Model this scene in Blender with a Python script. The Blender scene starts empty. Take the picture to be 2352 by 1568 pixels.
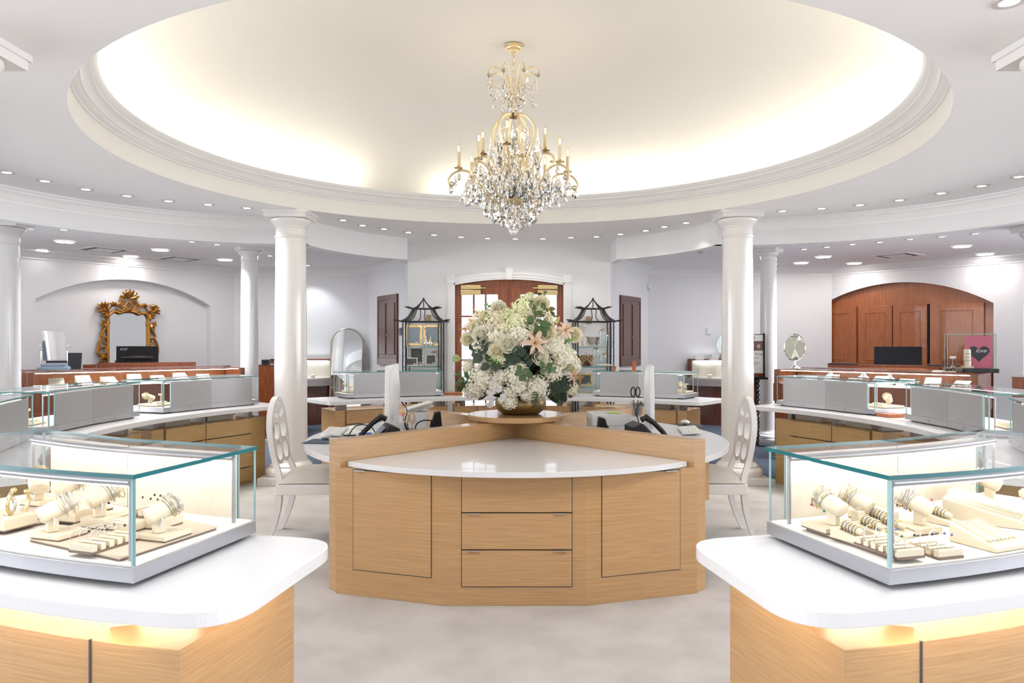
import bpy, math, random
from mathutils import Vector, Matrix
R = math.radians
random.seed(7)
S = bpy.context.scene
COL = S.collection
# ---------------------------------------------------------------- camera
F, CX, CY, H = 1687.0, 1176.0, 784.0, 1.42      # focal length in pixels of the 2352x1568 frame, eye height
cam = bpy.data.cameras.new('camera'); cam_o = bpy.data.objects.new('camera', cam); COL.objects.link(cam_o)
cam_o.location = (0, 0, H); cam_o.rotation_euler = (R(90), 0, 0)
cam.sensor_width = 36; cam.lens = F / 2352 * 36; cam.clip_start = .05; cam.clip_end = 200
S.camera = cam_o
# ---------------------------------------------------------------- world, exposure
W = bpy.data.worlds.new('daylight'); S.world = W; W.use_nodes = True
W.node_tree.nodes['Background'].inputs[0].default_value = (.92, .95, 1.0, 1)
def world_node(t, **k):
    n_ = W.node_tree.nodes.new(t)
    for q, v in k.items(): setattr(n_, q, v)
    return n_
w1 = world_node('ShaderNodeTexCoord'); w2 = world_node('ShaderNodeSeparateXYZ'); w3 = world_node('ShaderNodeMath', operation='POWER'); w4 = world_node('ShaderNodeMath', operation='MULTIPLY_ADD'); wa = world_node('ShaderNodeMath', operation='ABSOLUTE')
WL_ = W.node_tree.links; WL_.new(w1.outputs['Generated'], w2.inputs[0]); WL_.new(w2.outputs[0], wa.inputs[0]); WL_.new(wa.outputs[0], w3.inputs[0]); w3.inputs[1].default_value = 3.2
WL_.new(w3.outputs[0], w4.inputs[0]); w4.inputs[1].default_value = 8.; w4.inputs[2].default_value = .85; w5 = world_node('ShaderNodeMath', operation='MAXIMUM'); w6 = world_node('ShaderNodeMath', operation='MULTIPLY_ADD'); WL_.new(w2.outputs[1], w5.inputs[0]); w5.inputs[1].default_value = 0
WL_.new(w5.outputs[0], w6.inputs[0]); w6.inputs[1].default_value = 2.2; WL_.new(w4.outputs[0], w6.inputs[2]); WL_.new(w6.outputs[0], W.node_tree.nodes['Background'].inputs[1])   # brighter sky to the two sides
S.view_settings.view_transform = 'Standard'; S.view_settings.look = 'None'
S.view_settings.gamma = 1; S.view_settings.exposure = 0.02; S.view_settings.use_curve_mapping = False
c = S.cycles
c.use_denoising = True; c.max_bounces = 7; c.diffuse_bounces = 4; c.glossy_bounces = 4; c.transmission_bounces = 4
c.transparent_max_bounces = 28; c.caustics_reflective = False; c.caustics_refractive = False
c.sample_clamp_indirect = 5; c.use_adaptive_sampling = True; c.adaptive_threshold = .03
# ---------------------------------------------------------------- pixel helpers (for measuring only)
def pz(x, y, z):
    d = F * (H - z) / (y - CY); return ((x - CX) * d / F, d)
def pd(x, y, d):
    return ((x - CX) * d / F, d, H + (CY - y) * d / F)
YC = 5.6                                          # centre of the ring of counters
def pol(a, r, yc=YC): return (r * math.sin(R(a)), yc + r * math.cos(R(a)))
# ---------------------------------------------------------------- materials
def mat(name, col, rough=.5, metal=0., spec=.5, emit=None, es=0., coat=0.):
    m = bpy.data.materials.new(name); m.use_nodes = True; b = m.node_tree.nodes['Principled BSDF']
    b.inputs['Base Color'].default_value = (*col, 1); b.inputs['Roughness'].default_value = rough
    b.inputs['Metallic'].default_value = metal; b.inputs['Specular IOR Level'].default_value = spec
    b.inputs['Coat Weight'].default_value = coat
    if emit: b.inputs['Emission Color'].default_value = (*emit, 1); b.inputs['Emission Strength'].default_value = es
    return m
def nd(m, t, **kw):
    n = m.node_tree.nodes.new(t)
    for k, v in kw.items():
        if k in n.inputs: n.inputs[k].default_value = v
        else: setattr(n, k, v)
    return n
def tex(m, scale=(1, 1, 1), nscale=10, detail=4, lo=(.3, .3, .3), hi=(.6, .6, .6), p0=.35, p1=.65, bump=0., kind='ShaderNodeTexNoise', bd=.002):
    L = m.node_tree.links; b = m.node_tree.nodes['Principled BSDF']
    g = nd(m, 'ShaderNodeNewGeometry'); mp = nd(m, 'ShaderNodeMapping'); mp.inputs['Scale'].default_value = scale
    L.new(g.outputs['Position'], mp.inputs['Vector'])
    n = nd(m, kind); n.inputs['Scale'].default_value = nscale
    if 'Detail' in n.inputs: n.inputs['Detail'].default_value = detail
    L.new(mp.outputs[0], n.inputs['Vector'])
    r = nd(m, 'ShaderNodeValToRGB'); r.color_ramp.elements[0].position = p0; r.color_ramp.elements[1].position = p1
    r.color_ramp.elements[0].color = (*lo, 1); r.color_ramp.elements[1].color = (*hi, 1)
    L.new(n.outputs[0], r.inputs[0]); L.new(r.outputs[0], b.inputs['Base Color'])
    if bump:
        bu = nd(m, 'ShaderNodeBump'); bu.inputs['Strength'].default_value = bump; bu.inputs['Distance'].default_value = bd
        L.new(n.outputs[0], bu.inputs['Height']); L.new(bu.outputs[0], b.inputs['Normal'])
    return m
def wood(name, lo, hi, scale, rough=.4, p0=.35, p1=.68, bump=.12, coat=0):
    return tex(mat(name, hi, rough, coat=coat), scale, 6, 5, lo, hi, p0, p1, bump, bd=.0008)
def glass(name, tint=(.985, .995, .993), fac=.10, rough=.0, gcol=(1, 1, 1)):
    m = bpy.data.materials.new(name); m.use_nodes = True; T = m.node_tree; T.nodes.remove(T.nodes['Principled BSDF'])
    o = T.nodes['Material Output']; t = nd(m, 'ShaderNodeBsdfTransparent'); g = nd(m, 'ShaderNodeBsdfGlossy'); x = nd(m, 'ShaderNodeMixShader')
    lw = nd(m, 'ShaderNodeLayerWeight'); lw.inputs['Blend'].default_value = fac
    t.inputs[0].default_value = (*tint, 1); g.inputs['Roughness'].default_value = rough; g.inputs[0].default_value = (*gcol, 1)
    gb = nd(m, 'ShaderNodeNewGeometry'); iv = nd(m, 'ShaderNodeMath', operation='SUBTRACT'); iv.inputs[0].default_value = 1; ml = nd(m, 'ShaderNodeMath', operation='MULTIPLY')
    T.links.new(gb.outputs['Backfacing'], iv.inputs[1]); T.links.new(iv.outputs[0], ml.inputs[0]); T.links.new(lw.outputs['Fresnel'], ml.inputs[1])
    T.links.new(ml.outputs[0], x.inputs[0]); T.links.new(t.outputs[0], x.inputs[1]); T.links.new(g.outputs[0], x.inputs[2]); T.links.new(x.outputs[0], o.inputs[0])
    return m
def emi(name, col, s):
    m = bpy.data.materials.new(name); m.use_nodes = True; T = m.node_tree; T.nodes.remove(T.nodes['Principled BSDF'])
    e = nd(m, 'ShaderNodeEmission'); e.inputs[0].default_value = (*col, 1); e.inputs[1].default_value = s
    T.links.new(e.outputs[0], T.nodes['Material Output'].inputs[0]); return m
OAK_H = wood('oak_horizontal', (.43, .255, .115), (.53, .325, .155), (.9, .9, 30))
OAK_X = wood('oak_desk', (.42, .25, .112), (.52, .32, .152), (.9, .9, 30), .3, coat=.12)
OAK_G = wood('oak_olive', (.40, .25, .10), (.50, .32, .135), (.9, .9, 30))
CHERRY = wood('cherry', (.135, .032, .010), (.235, .062, .019), (9, 9, .9), .3, coat=.25)
CHERRY_L = wood('cherry_light', (.30, .085, .022), (.40, .125, .036), (9, 9, .9), .3, coat=.25)
CHERRY_D = wood('cherry_dark', (.085, .024, .015), (.135, .042, .026), (9, 9, .9), .25, coat=.3)
WALL = tex(mat('wallpaper', (.78, .77, .775), .8), (1, 1, 9), 60, 3, (.76, .75, .755), (.82, .81, .81), .3, .7, .1)
CEIL = mat('ceiling_paint', (.90, .885, .885), .85)
DOME = mat('dome_paint', (.90, .885, .845), .8)
TRIMW = mat('trim_paint', (.84, .83, .82), .35)
FRIEZE = mat('frieze_paint', (.80, .78, .73), .5)
COLM = mat('column_paint', (.79, .765, .745), .16, coat=.3)
LACQ = mat('white_lacquer', (.84, .82, .81), .25)
QUARTZ = tex(mat('quartz', (.85, .85, .86), .22, coat=.2), (1, 1, 1), 500, 1, (.62, .61, .60), (.74, .74, .755), .27, .40)
SILV = tex(mat('silver_panel', (.5, .5, .5), .38, .55), (60, 60, 60), 20, 2, (.37, .37, .38), (.45, .45, .46), .3, .7)
SILV2 = mat('silver_base', (.37, .37, .395), .34, .65)
DARK = mat('shadow_gap', (.05, .05, .055), .6)
STEEL = mat('steel', (.70, .69, .68), .25, 1.)
STAND = mat('standoff_grey', (.30, .285, .28), .5, .3)
STANDW = mat('standoff_cream', (.72, .67, .60), .4)
CHROME = mat('chrome', (.85, .85, .86), .06, 1.)
DECK = mat('deck_white', (.84, .80, .73), .6)
LINER = tex(mat('liner', (.8, .78, .72), .7), (1, 1, 1), 14, 6, (.76, .69, .58), (.82, .76, .66), .35, .65)
CREAM = mat('cream_leatherette', (.76, .66, .50), .5)
CREAM2 = mat('cream_cloth', (.72, .66, .55), .75)
BROWN = mat('brown_edge', (.20, .13, .10), .6)
GOLDJ = mat('gold_jewel', (.85, .66, .34), .18, 1.)
SILVJ = mat('silver_jewel', (.80, .76, .70), .2, 1.)
GEMS = [mat('gem_%d' % i, cc, .1, coat=.5) for i, cc in enumerate([(.10, .16, .45), (.03, .30, .14), (.45, .06, .14), (.60, .45, .05), (.02, .02, .03)])]
GLASS = glass('clear_glass')
GLASST = glass('top_glass', (.985, .995, .993), .17)
GLASSD = glass('door_glass', (.97, .98, 1.), .06)
EDGE = mat('glass_edge', (.012, .13, .15), .2)
EDGEL = mat('glass_edge_light', (.30, .47, .48), .25)
TEAL = mat('glass_edge_far', (.10, .25, .25), .2)
BLACK = mat('black_plastic', (.010, .010, .011), .45, spec=.3)
BLACKM = mat('black_iron', (.018, .017, .018), .45, .3)
SCREEN = mat('screen_black', (.004, .004, .005), .5, spec=.2)
WHITEP = mat('white_plastic', (.80, .80, .81), .3)
GREYP = mat('grey_plastic', (.16, .19, .23), .4)
NAVYP = mat('navy_pad', (.045, .07, .12), .7)
PAPER = mat('paper', (.82, .82, .80), .8)
BRASS = mat('brass', (.66, .52, .28), .32, 1.)
BRASSP = mat('brass_plate', (.36, .29, .15), .35, .7)
GILT = mat('gilt', (.46, .215, .05), .32, .85)
GOLDC = mat('chandelier_gold', (.78, .63, .38), .35, .55)
CANDLE = mat('candle_sleeve', (.74, .63, .42), .6)
MIRR = mat('mirror', (.9, .92, .92), .02, 1.)
MIRRW = mat('mirror_warm', (.86, .85, .70), .05, .9)
CHAMP = mat('champagne_metal', (.62, .53, .40), .3, .9)
BRONZE = tex(mat('bronze', (.3, .2, .1), .32, .85), (1, 1, 40), 8, 3, (.22, .14, .06), (.40, .27, .12), .3, .7, .3)
SEATF = mat('seat_fabric', (.66, .62, .56), .85)
CRYS = mat('crystal', (.97, .965, .955), .0); CRYS.node_tree.nodes['Principled BSDF'].inputs['Transmission Weight'].default_value = 1.; CRYS.node_tree.nodes['Principled BSDF'].inputs['IOR'].default_value = 1.5
CRYSD = mat('crystal_core', (.72, .70, .66), .08, .35, coat=.6)
PEWT = mat('pewter', (.45, .44, .43), .3, .9)
GBRNZ = mat('antique_gold', (.50, .37, .20), .35, .85)
LED_W = emi('led_cool', (1, .98, .95), 11.)
LED_DISC = emi('led_disc', (1, .95, .92), 66.)
LED_CASE = emi('led_case', (1, .87, .73), 30.)
LED_CASEC = emi('led_case_far', (1, .88, .72), 20.)
LED_COOL = emi('led_showcase', (.9, .94, 1.), 14.)
LED_UND = emi('led_under', (1, .80, .58), 34.)
LED_UNDF = emi('led_under_far', (1, .80, .55), 4.)
COVE = emi('cove_lamp', (1, .91, .72), 32.)
FLAME = emi('filament', (1, .72, .38), 16.)
BULB = glass('bulb_glass', (1, .95, .86), .12)
PETW = mat('petal_white', (.96, .93, .79), .6); PETG = mat('petal_green_white', (.90, .91, .62), .6); PETY = mat('petal_cream', (.96, .91, .71), .6)
PETP = mat('petal_blush', (.82, .60, .46), .6); PETO = mat('petal_orchid', (.84, .82, .83), .5)
STAM = mat('stamen', (.62, .33, .06), .6); BUDM = mat('lily_bud', (.50, .42, .16), .6); TULG = mat('tulip_green', (.62, .66, .36), .6)
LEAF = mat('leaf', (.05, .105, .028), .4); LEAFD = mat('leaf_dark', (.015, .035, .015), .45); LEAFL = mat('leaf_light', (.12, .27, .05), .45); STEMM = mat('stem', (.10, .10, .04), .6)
PINK = mat('poster_pink', (.62, .16, .24), .7); HEART = mat('poster_heart', (.05, .045, .06), .6)
for m_ in (PETW, PETG, PETY, PETP, PETO, TULG):       # petals let some light through
    T_ = m_.node_tree; p_ = T_.nodes['Principled BSDF']; t_ = nd(m_, 'ShaderNodeBsdfTranslucent'); t_.inputs[0].default_value = p_.inputs['Base Color'].default_value; x_ = nd(m_, 'ShaderNodeMixShader'); x_.inputs[0].default_value = .25
    T_.links.new(p_.outputs[0], x_.inputs[1]); T_.links.new(t_.outputs[0], x_.inputs[2]); T_.links.new(x_.outputs[0], T_.nodes['Material Output'].inputs[0])
# ---------------------------------------------------------------- mesh collector
class MB:
    def __init__(s): s.v = []; s.f = []; s.mi = []; s.cur = 0
    def add(s, vs, fs, mi=None):
        b = len(s.v); s.v += [tuple(v) for v in vs]; s.f += [tuple(b + i for i in f) for f in fs]; s.mi += [s.cur if mi is None else mi] * len(fs); return s
    def box(s, x0, x1, y0, y1, z0, z1, M=None):
        vs = [Vector((x, y, z)) for z in (z0, z1) for x, y in ((x0, y0), (x1, y0), (x1, y1), (x0, y1))]
        if M: vs = [M @ v for v in vs]
        return s.add(vs, [(3, 2, 1, 0), (4, 5, 6, 7), (0, 1, 5, 4), (1, 2, 6, 5), (2, 3, 7, 6), (3, 0, 4, 7)])
    def cbox(s, cx, cy, cz, w, d, h, rz=0):
        M = Matrix.Translation((cx, cy, cz)) @ Matrix.Rotation(R(rz), 4, 'Z')
        return s.box(-w / 2, w / 2, -d / 2, d / 2, -h / 2, h / 2, M)
    def prism(s, pts, z0, z1, side=None, M=None):
        n = len(pts)
        ar = sum(pts[i][0] * pts[(i + 1) % n][1] - pts[(i + 1) % n][0] * pts[i][1] for i in range(n))
        if ar < 0: pts = pts[::-1]
        vs = [Vector((p[0], p[1], z0)) for p in pts] + [Vector((p[0], p[1], z1)) for p in pts]
        if M: vs = [M @ v for v in vs]
        b = len(s.v); s.v += [tuple(v) for v in vs]
        s.f += [tuple(b + i for i in range(n - 1, -1, -1)), tuple(b + n + i for i in range(n))]; s.mi += [s.cur] * 2
        for i in range(n):
            j = (i + 1) % n; s.f.append((b + i, b + j, b + n + j, b + n + i)); s.mi.append(s.cur if side is None else side)
        return s
    def lathe(s, prof, seg=24, M=None, a0=0, a1=360, cap=True):
        full = abs(a1 - a0 - 360) < 1e-6; n = seg if full else seg + 1
        vs = []
        for r, z in prof:
            for k in range(n):
                a = R(a0 + (a1 - a0) * k / seg); vs.append(Vector((r * math.cos(a), r * math.sin(a), z)))
        if M: vs = [M @ v for v in vs]
        fs = []
        for i in range(len(prof) - 1):
            for k in range(n if full else seg):
                k2 = (k + 1) % n; fs.append((i * n + k, i * n + k2, (i + 1) * n + k2, (i + 1) * n + k))
        if cap and full:
            if prof[0][0] > 1e-5: fs.append(tuple(range(n - 1, -1, -1)))
            if prof[-1][0] > 1e-5: fs.append(tuple((len(prof) - 1) * n + k for k in range(n)))
        return s.add(vs, fs)
    def tube(s, path, r, seg=8, closed=False, cap=True):
        P = [Vector(p) for p in path]; n = len(P)
        rs = r if isinstance(r, (list, tuple)) else [r] * n
        vs = []; prev = None
        for i in range(n):
            if closed: t = P[(i + 1) % n] - P[i - 1]
            else: t = P[min(i + 1, n - 1)] - P[max(i - 1, 0)]
            t = t.normalized() if t.length > 1e-9 else Vector((0, 0, 1))
            if prev is None:
                up = Vector((0, 0, 1)) if abs(t.z) < .9 else Vector((1, 0, 0)); u = t.cross(up).normalized()
            else:
                u = prev - t * prev.dot(t); u = u.normalized() if u.length > 1e-6 else t.orthogonal().normalized()
            prev = u; w = t.cross(u)
            for k in range(seg):
                a = 2 * math.pi * k / seg; vs.append(P[i] + (u * math.cos(a) + w * math.sin(a)) * rs[i])
        fs = []
        for i in range(n if closed else n - 1):
            i2 = (i + 1) % n
            for k in range(seg):
                k2 = (k + 1) % seg; fs.append((i * seg + k, i * seg + k2, i2 * seg + k2, i2 * seg + k))
        if cap and not closed: fs += [tuple(range(seg - 1, -1, -1)), tuple((n - 1) * seg + k for k in range(seg))]
        return s.add(vs, fs)
    def cyl(s, a, b, r, seg=12): return s.tube([a, b], r, seg)
    def ball(s, c, r, seg=10, rings=6, sc=(1, 1, 1), M=None):
        T = Matrix.Translation(c) @ (M or Matrix()) @ Matrix.Diagonal((*sc, 1))
        return s.lathe([(r * math.sin(math.pi * i / rings), -r * math.cos(math.pi * i / rings)) for i in range(rings + 1)], seg, T, cap=False)
    def build(s, name, m, parent=None, smooth=False, world=False, bevel=0, label=None):
        me = bpy.data.meshes.new(name)
        vs = s.v
        if parent is not None and world:
            I = MW[parent.name].inverted(); vs = [tuple(I @ Vector(v)) for v in vs]
        me.from_pydata(vs, [], s.f); me.validate(verbose=False)
        ms = m if isinstance(m, (list, tuple)) else [m]
        for mm in ms: me.materials.append(mm)
        if len(ms) > 1 and len(me.polygons) == len(s.mi): me.polygons.foreach_set('material_index', s.mi)
        me.update()
        o = bpy.data.objects.new(name, me); COL.objects.link(o)
        if smooth:
            me.polygons.foreach_set('use_smooth', [True] * len(me.polygons)); 
            try: me.set_sharp_from_angle(angle=R(40))
            except Exception: pass
        if bevel:
            b = o.modifiers.new('edge', 'BEVEL'); b.width = bevel; b.segments = 2; b.limit_method = 'ANGLE'
        if parent is not None:
            o.parent = parent; MW[o.name] = MW[parent.name]
        else: MW[o.name] = Matrix()
        if label: o['label'] = label
        return o
MW = {}
def tag(o, label, cat, group=None):
    o['label'] = label; o['category'] = cat
    if group: o['group'] = group
    return o
def thing(name, label, cat, loc=(0, 0, 0), rz=0, group=None):
    o = bpy.data.objects.new(name, None); COL.objects.link(o); o.empty_display_size = .1
    o.location = loc; o.rotation_euler = (0, 0, R(rz))
    MW[o.name] = Matrix.Translation(loc) @ Matrix.Rotation(R(rz), 4, 'Z')
    return tag(o, label, cat, group)
def struct(o): o['kind'] = 'structure'; return o
def dup(src, loc, rz, label, group=None):
    r = src.copy(); COL.objects.link(r); r.location = loc; r.rotation_euler = (0, 0, R(rz)); r['label'] = label
    MW[r.name] = Matrix.Translation(loc) @ Matrix.Rotation(R(rz), 4, 'Z')
    if group: r['group'] = group
    for ch in list(src.children):
        c2 = ch.copy(); COL.objects.link(c2); c2.parent = r
        for g in list(ch.children):
            d = g.copy(); COL.objects.link(d); d.parent = c2
    return r
def text_mesh(body, size, depth=.0005, align='CENTER'):
    cu = bpy.data.curves.new('t', 'FONT'); cu.body = body; cu.size = size; cu.extrude = depth; cu.align_x = align; cu.align_y = 'CENTER'
    o = bpy.data.objects.new('t', cu); COL.objects.link(o)
    bpy.context.view_layer.update()
    me = bpy.data.meshes.new_from_object(o.evaluated_get(bpy.context.evaluated_depsgraph_get()))
    bpy.data.objects.remove(o); return me
def add_text(name, body, size, M, m, parent, shear=0):
    me = text_mesh(body, size); me.materials.clear(); me.materials.append(m)
    X = MW[parent.name].inverted() @ M
    if shear: X = X @ Matrix(((1, shear, 0, 0), (0, 1, 0, 0), (0, 0, 1, 0), (0, 0, 0, 1)))
    me.transform(X); o = bpy.data.objects.new(name, me); COL.objects.link(o); o.parent = parent; MW[o.name] = MW[parent.name]; return o
def round_poly(pts, rad, n=7):
    out = []; m = len(pts)
    for i in range(m):
        p = Vector(pts[i][:2]); r = rad[i] if isinstance(rad, (list, tuple)) else rad
        if r <= 0: out.append(tuple(p)); continue
        a = Vector(pts[i - 1][:2]) - p; b = Vector(pts[(i + 1) % m][:2]) - p
        la, lb = a.length, b.length; r2 = min(r, la * .48, lb * .48); a.normalize(); b.normalize()
        A = p + a * r2; B = p + b * r2
        for k in range(n + 1):
            t = k / n; out.append(tuple(A * (1 - t) ** 2 + p * 2 * t * (1 - t) + B * t ** 2))
    return out
def arc(a0, a1, r, n=12, yc=YC): return [pol(a0 + (a1 - a0) * k / n, r, yc) for k in range(n + 1)]
def lookM(o, x, z):                                # matrix with local X along x, local Z along z
    x = Vector(x).normalized(); z = Vector(z).normalized(); y = z.cross(x).normalized(); x = y.cross(z)
    return Matrix(((x.x, y.x, z.x, o[0]), (x.y, y.y, z.y, o[1]), (x.z, y.z, z.z, o[2]), (0, 0, 0, 1)))
def spot(name, loc, watts, ang=100, col=(1, .96, .92), size=.05, blend=.6):
    l = bpy.data.lights.new(name, 'SPOT'); l.energy = watts; l.spot_size = R(ang); l.spot_blend = blend; l.color = col; l.shadow_soft_size = size
    o = bpy.data.objects.new(name, l); COL.objects.link(o); o.location = loc; return o
ORD = ['first', 'second', 'third', 'fourth', 'fifth', 'sixth', 'seventh', 'eighth', 'ninth', 'tenth', 'eleventh', 'twelfth', 'thirteenth', 'fourteenth', 'fifteenth']
# ================================================================ ROOM
ZC = 2.73
HC, HR = (-.01, 5.40), 2.79                        # round opening in the ceiling
# floor: pale carpet inside the ring of counters, blue-grey carpet outside
fm = mat('carpet', (.5, .47, .45), .95, spec=.1); T = fm.node_tree; L = T.links
g = nd(fm, 'ShaderNodeNewGeometry'); sx = nd(fm, 'ShaderNodeSeparateXYZ'); L.new(g.outputs['Position'], sx.inputs[0])
vd = nd(fm, 'ShaderNodeVectorMath', operation='DISTANCE'); vd.inputs[1].default_value = (0, YC, 0); L.new(g.outputs['Position'], vd.inputs[0])
m1 = nd(fm, 'ShaderNodeMath', operation='LESS_THAN'); L.new(vd.outputs['Value'], m1.inputs[0]); m1.inputs[1].default_value = 3.36
m2 = nd(fm, 'ShaderNodeMath', operation='LESS_THAN'); L.new(sx.outputs[1], m2.inputs[0]); m2.inputs[1].default_value = 3.4
m3 = nd(fm, 'ShaderNodeMath', operation='MAXIMUM'); L.new(m1.outputs[0], m3.inputs[0]); L.new(m2.outputs[0], m3.inputs[1])
n1 = nd(fm, 'ShaderNodeTexNoise'); n1.inputs['Scale'].default_value = 3.2; n1.inputs['Detail'].default_value = 6; L.new(g.outputs['Position'], n1.inputs['Vector'])
r1 = nd(fm, 'ShaderNodeValToRGB'); r1.color_ramp.elements[0].position = .34; r1.color_ramp.elements[1].position = .62
r1.color_ramp.elements[0].color = (.45, .425, .405, 1); r1.color_ramp.elements[1].color = (.545, .52, .50, 1); L.new(n1.outputs[0], r1.inputs[0])
mx = nd(fm, 'ShaderNodeMix', data_type='RGBA'); mx.inputs['A'].default_value = (.075, .09, .12, 1)
L.new(m3.outputs[0], mx.inputs[0]); L.new(r1.outputs[0], mx.inputs[7]); mx.inputs[6].default_value = (.075, .09, .12, 1)
L.new(mx.outputs[2], T.nodes['Principled BSDF'].inputs['Base Color'])
wv = nd(fm, 'ShaderNodeTexNoise'); wv.inputs['Scale'].default_value = 130; L.new(g.outputs['Position'], wv.inputs['Vector'])
bu = nd(fm, 'ShaderNodeBump'); bu.inputs['Strength'].default_value = .5; bu.inputs['Distance'].default_value = .004; L.new(wv.outputs[0], bu.inputs['Height']); L.new(bu.outputs[0], T.nodes['Principled BSDF'].inputs['Normal'])
struct(MB().box(-9, 9, -2.5, 15, -.06, 0).build('floor', fm))
# ceiling sheet with the round opening
XA, XB, YA, YB = -9.0, 9.0, -2.5, 15.0
ang = sorted([2 * math.pi * k / 120 for k in range(120)] + [math.atan2(y - HC[1], x - HC[0]) % (2 * math.pi) for x in (XA, XB) for y in (YA, YB)])
vs, fs = [], []
for a in ang:
    cx_, sy_ = math.cos(a), math.sin(a)
    t = min([(XB - HC[0]) / cx_ if cx_ > 1e-9 else 1e9, (XA - HC[0]) / cx_ if cx_ < -1e-9 else 1e9, (YB - HC[1]) / sy_ if sy_ > 1e-9 else 1e9, (YA - HC[1]) / sy_ if sy_ < -1e-9 else 1e9])
    vs += [(HC[0] + HR * cx_, HC[1] + HR * sy_, ZC), (HC[0] + t * cx_, HC[1] + t * sy_, ZC)]
n = len(ang)
for i in range(n):
    j = (i + 1) % n; fs.append((2 * i, 2 * j, 2 * j + 1, 2 * i + 1))
struct(MB().add(vs, fs).build('ceiling', CEIL))
HM = Matrix.Translation((HC[0], HC[1], 0))
struct(MB().lathe([(HR, ZC), (HR, 2.875)], 120, HM, cap=False).build('trim_1', FRIEZE, smooth=True))
struct(MB().lathe([(HR, 2.872), (2.775, 2.875), (2.775, 2.885), (2.76, 2.89), (2.745, 2.90), (2.745, 2.907), (2.73, 2.912), (2.72, 2.93), (2.695, 2.948), (2.68, 2.955), (2.68, 2.965), (2.665, 2.975), (2.65, 2.99), (2.645, 3.005), (2.66, 3.01), (2.69, 3.01), (2.70, 2.96), (3.02, 2.96)], 120, HM, cap=False).build('trim_2', TRIMW, smooth=True))
dome = [(3.02 * math.cos(R(90 * k / 22)), 2.96 + .64 * math.sin(R(90 * k / 22))) for k in range(23)]
struct(MB().lathe(dome, 120, HM, cap=False).build('ceiling_dome', DOME, smooth=True))
# lamps lying in the cove
tubes = [(-8, 44), (48, 84), (88, 106), (126, 170), (174, 232), (236, 300), (304, 348)]
for i, (a0, a1) in enumerate(tubes):
    mb = MB().tube([(HC[0] + 2.84 * math.cos(R(a0 + (a1 - a0) * k / 14)), HC[1] + 2.84 * math.sin(R(a0 + (a1 - a0) * k / 14)), 3.0) for k in range(15)], .018, 6)
    tag(mb.build('cove_lamp', COVE), 'warm lamp strip lying behind the round ceiling moulding', 'light', 'lamps hidden in the ceiling cove')
# curved bulkheads (lobes of a clover around the round opening)
ZB = 2.455
def lobe(c0, r, a0, a1, n=36): return [(c0[0] + r * math.sin(R(a0 + (a1 - a0) * k / n)), c0[1] + r * math.cos(R(a0 + (a1 - a0) * k / n))) for k in range(n + 1)]
def strip(path, z0, z1, th, name, m):               # vertical wall strip along a path; thickness away from the room centre
    P = [Vector((*p, 0)) for p in path]; out = []
    for i, p in enumerate(P):
        t = (P[min(i + 1, len(P) - 1)] - P[max(i - 1, 0)]).normalized(); nn = Vector((-t.y, t.x, 0))
        out.append(p + nn * th)
    mb = MB(); n = len(P)
    vs = [(p.x, p.y, z0) for p in P] + [(p.x, p.y, z1) for p in P] + [(p.x, p.y, z0) for p in out] + [(p.x, p.y, z1) for p in out]
    fs = []
    for i in range(n - 1):
        fs += [(i, i + 1, n + i + 1, n + i), (2 * n + i + 1, 2 * n + i, 3 * n + i, 3 * n + i + 1), (i + 1, i, 2 * n + i, 2 * n + i + 1), (n + i, n + i + 1, 3 * n + i + 1, 3 * n + i)]
    fs += [(0, n, 3 * n, 2 * n), (n - 1, 3 * n - 1, 4 * n - 1, 2 * n - 1)]
    return struct(mb.add(vs, fs).build(name, m, smooth=True))
def crown(path, prof, name, m, closed=False):       # prof: (offset towards room, z)
    P = [Vector((*p, 0)) for p in path]; n = len(P); k = len(prof); vs = []
    for i, p in enumerate(P):
        if 0 < i < n - 1:
            t1 = (p - P[i - 1]).normalized(); t2 = (P[i + 1] - p).normalized(); n1 = Vector((t1.y, -t1.x, 0)); n2 = Vector((t2.y, -t2.x, 0))
            nn = (n1 + n2); nn = nn / max(.2, nn.length ** 2 / 2)
        else:
            t = (P[min(i + 1, n - 1)] - P[max(i - 1, 0)]).normalized(); nn = Vector((t.y, -t.x, 0))
        vs += [tuple(p + nn * o + Vector((0, 0, z))) for o, z in prof]
    fs = [(i * k + j, (i + 1) * k + j, (i + 1) * k + j + 1, i * k + j + 1) for i in range(n - 1) for j in range(k - 1)]
    fs += [tuple(range(k)), tuple((n - 1) * k + j for j in range(k - 1, -1, -1))]
    return struct(MB().add(vs, fs).build(name, m, smooth=True))
bk = [p for p in lobe((-.0, 7.53), 2.21, -85, 85, 60)]
lb = [p for p in bk if p[0] < -1.32 and p[1] > 7.75]; rb = [p for p in bk if p[0] > 1.27 and p[1] > 7.75]
LL = lobe((-2.2, 5.6), 2.2, -152, 0.6, 44); RL = lobe((2.28, 5.65), 2.22, 0, 152, 44)
CM = [(0, ZC - .125), (.012, ZC - .125), (.012, ZC - .105), (.03, ZC - .09), (.035, ZC - .07), (.06, ZC - .045), (.075, ZC - .04), (.075, ZC - .025), (.10, ZC - .015), (.10, ZC - .001), (0, ZC - .001)]
strip(LL + [(-2.18, 7.80)], ZB, ZC, .10, 'wall_bulkhead_left', WALL)
strip([(2.19, 7.84)] + RL, ZB, ZC, .10, 'wall_bulkhead_right', WALL)
strip(lb + [(-1.378, 9.70)], ZB, ZC, .08, 'wall_bulkhead_back_left', WALL)
strip([(1.308, 9.70)] + rb, ZB, ZC, .08, 'wall_bulkhead_back_right', WALL)
crown(LL[:-1], CM, 'trim_3', TRIMW); crown(RL[1:], CM, 'trim_4', TRIMW)
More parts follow.
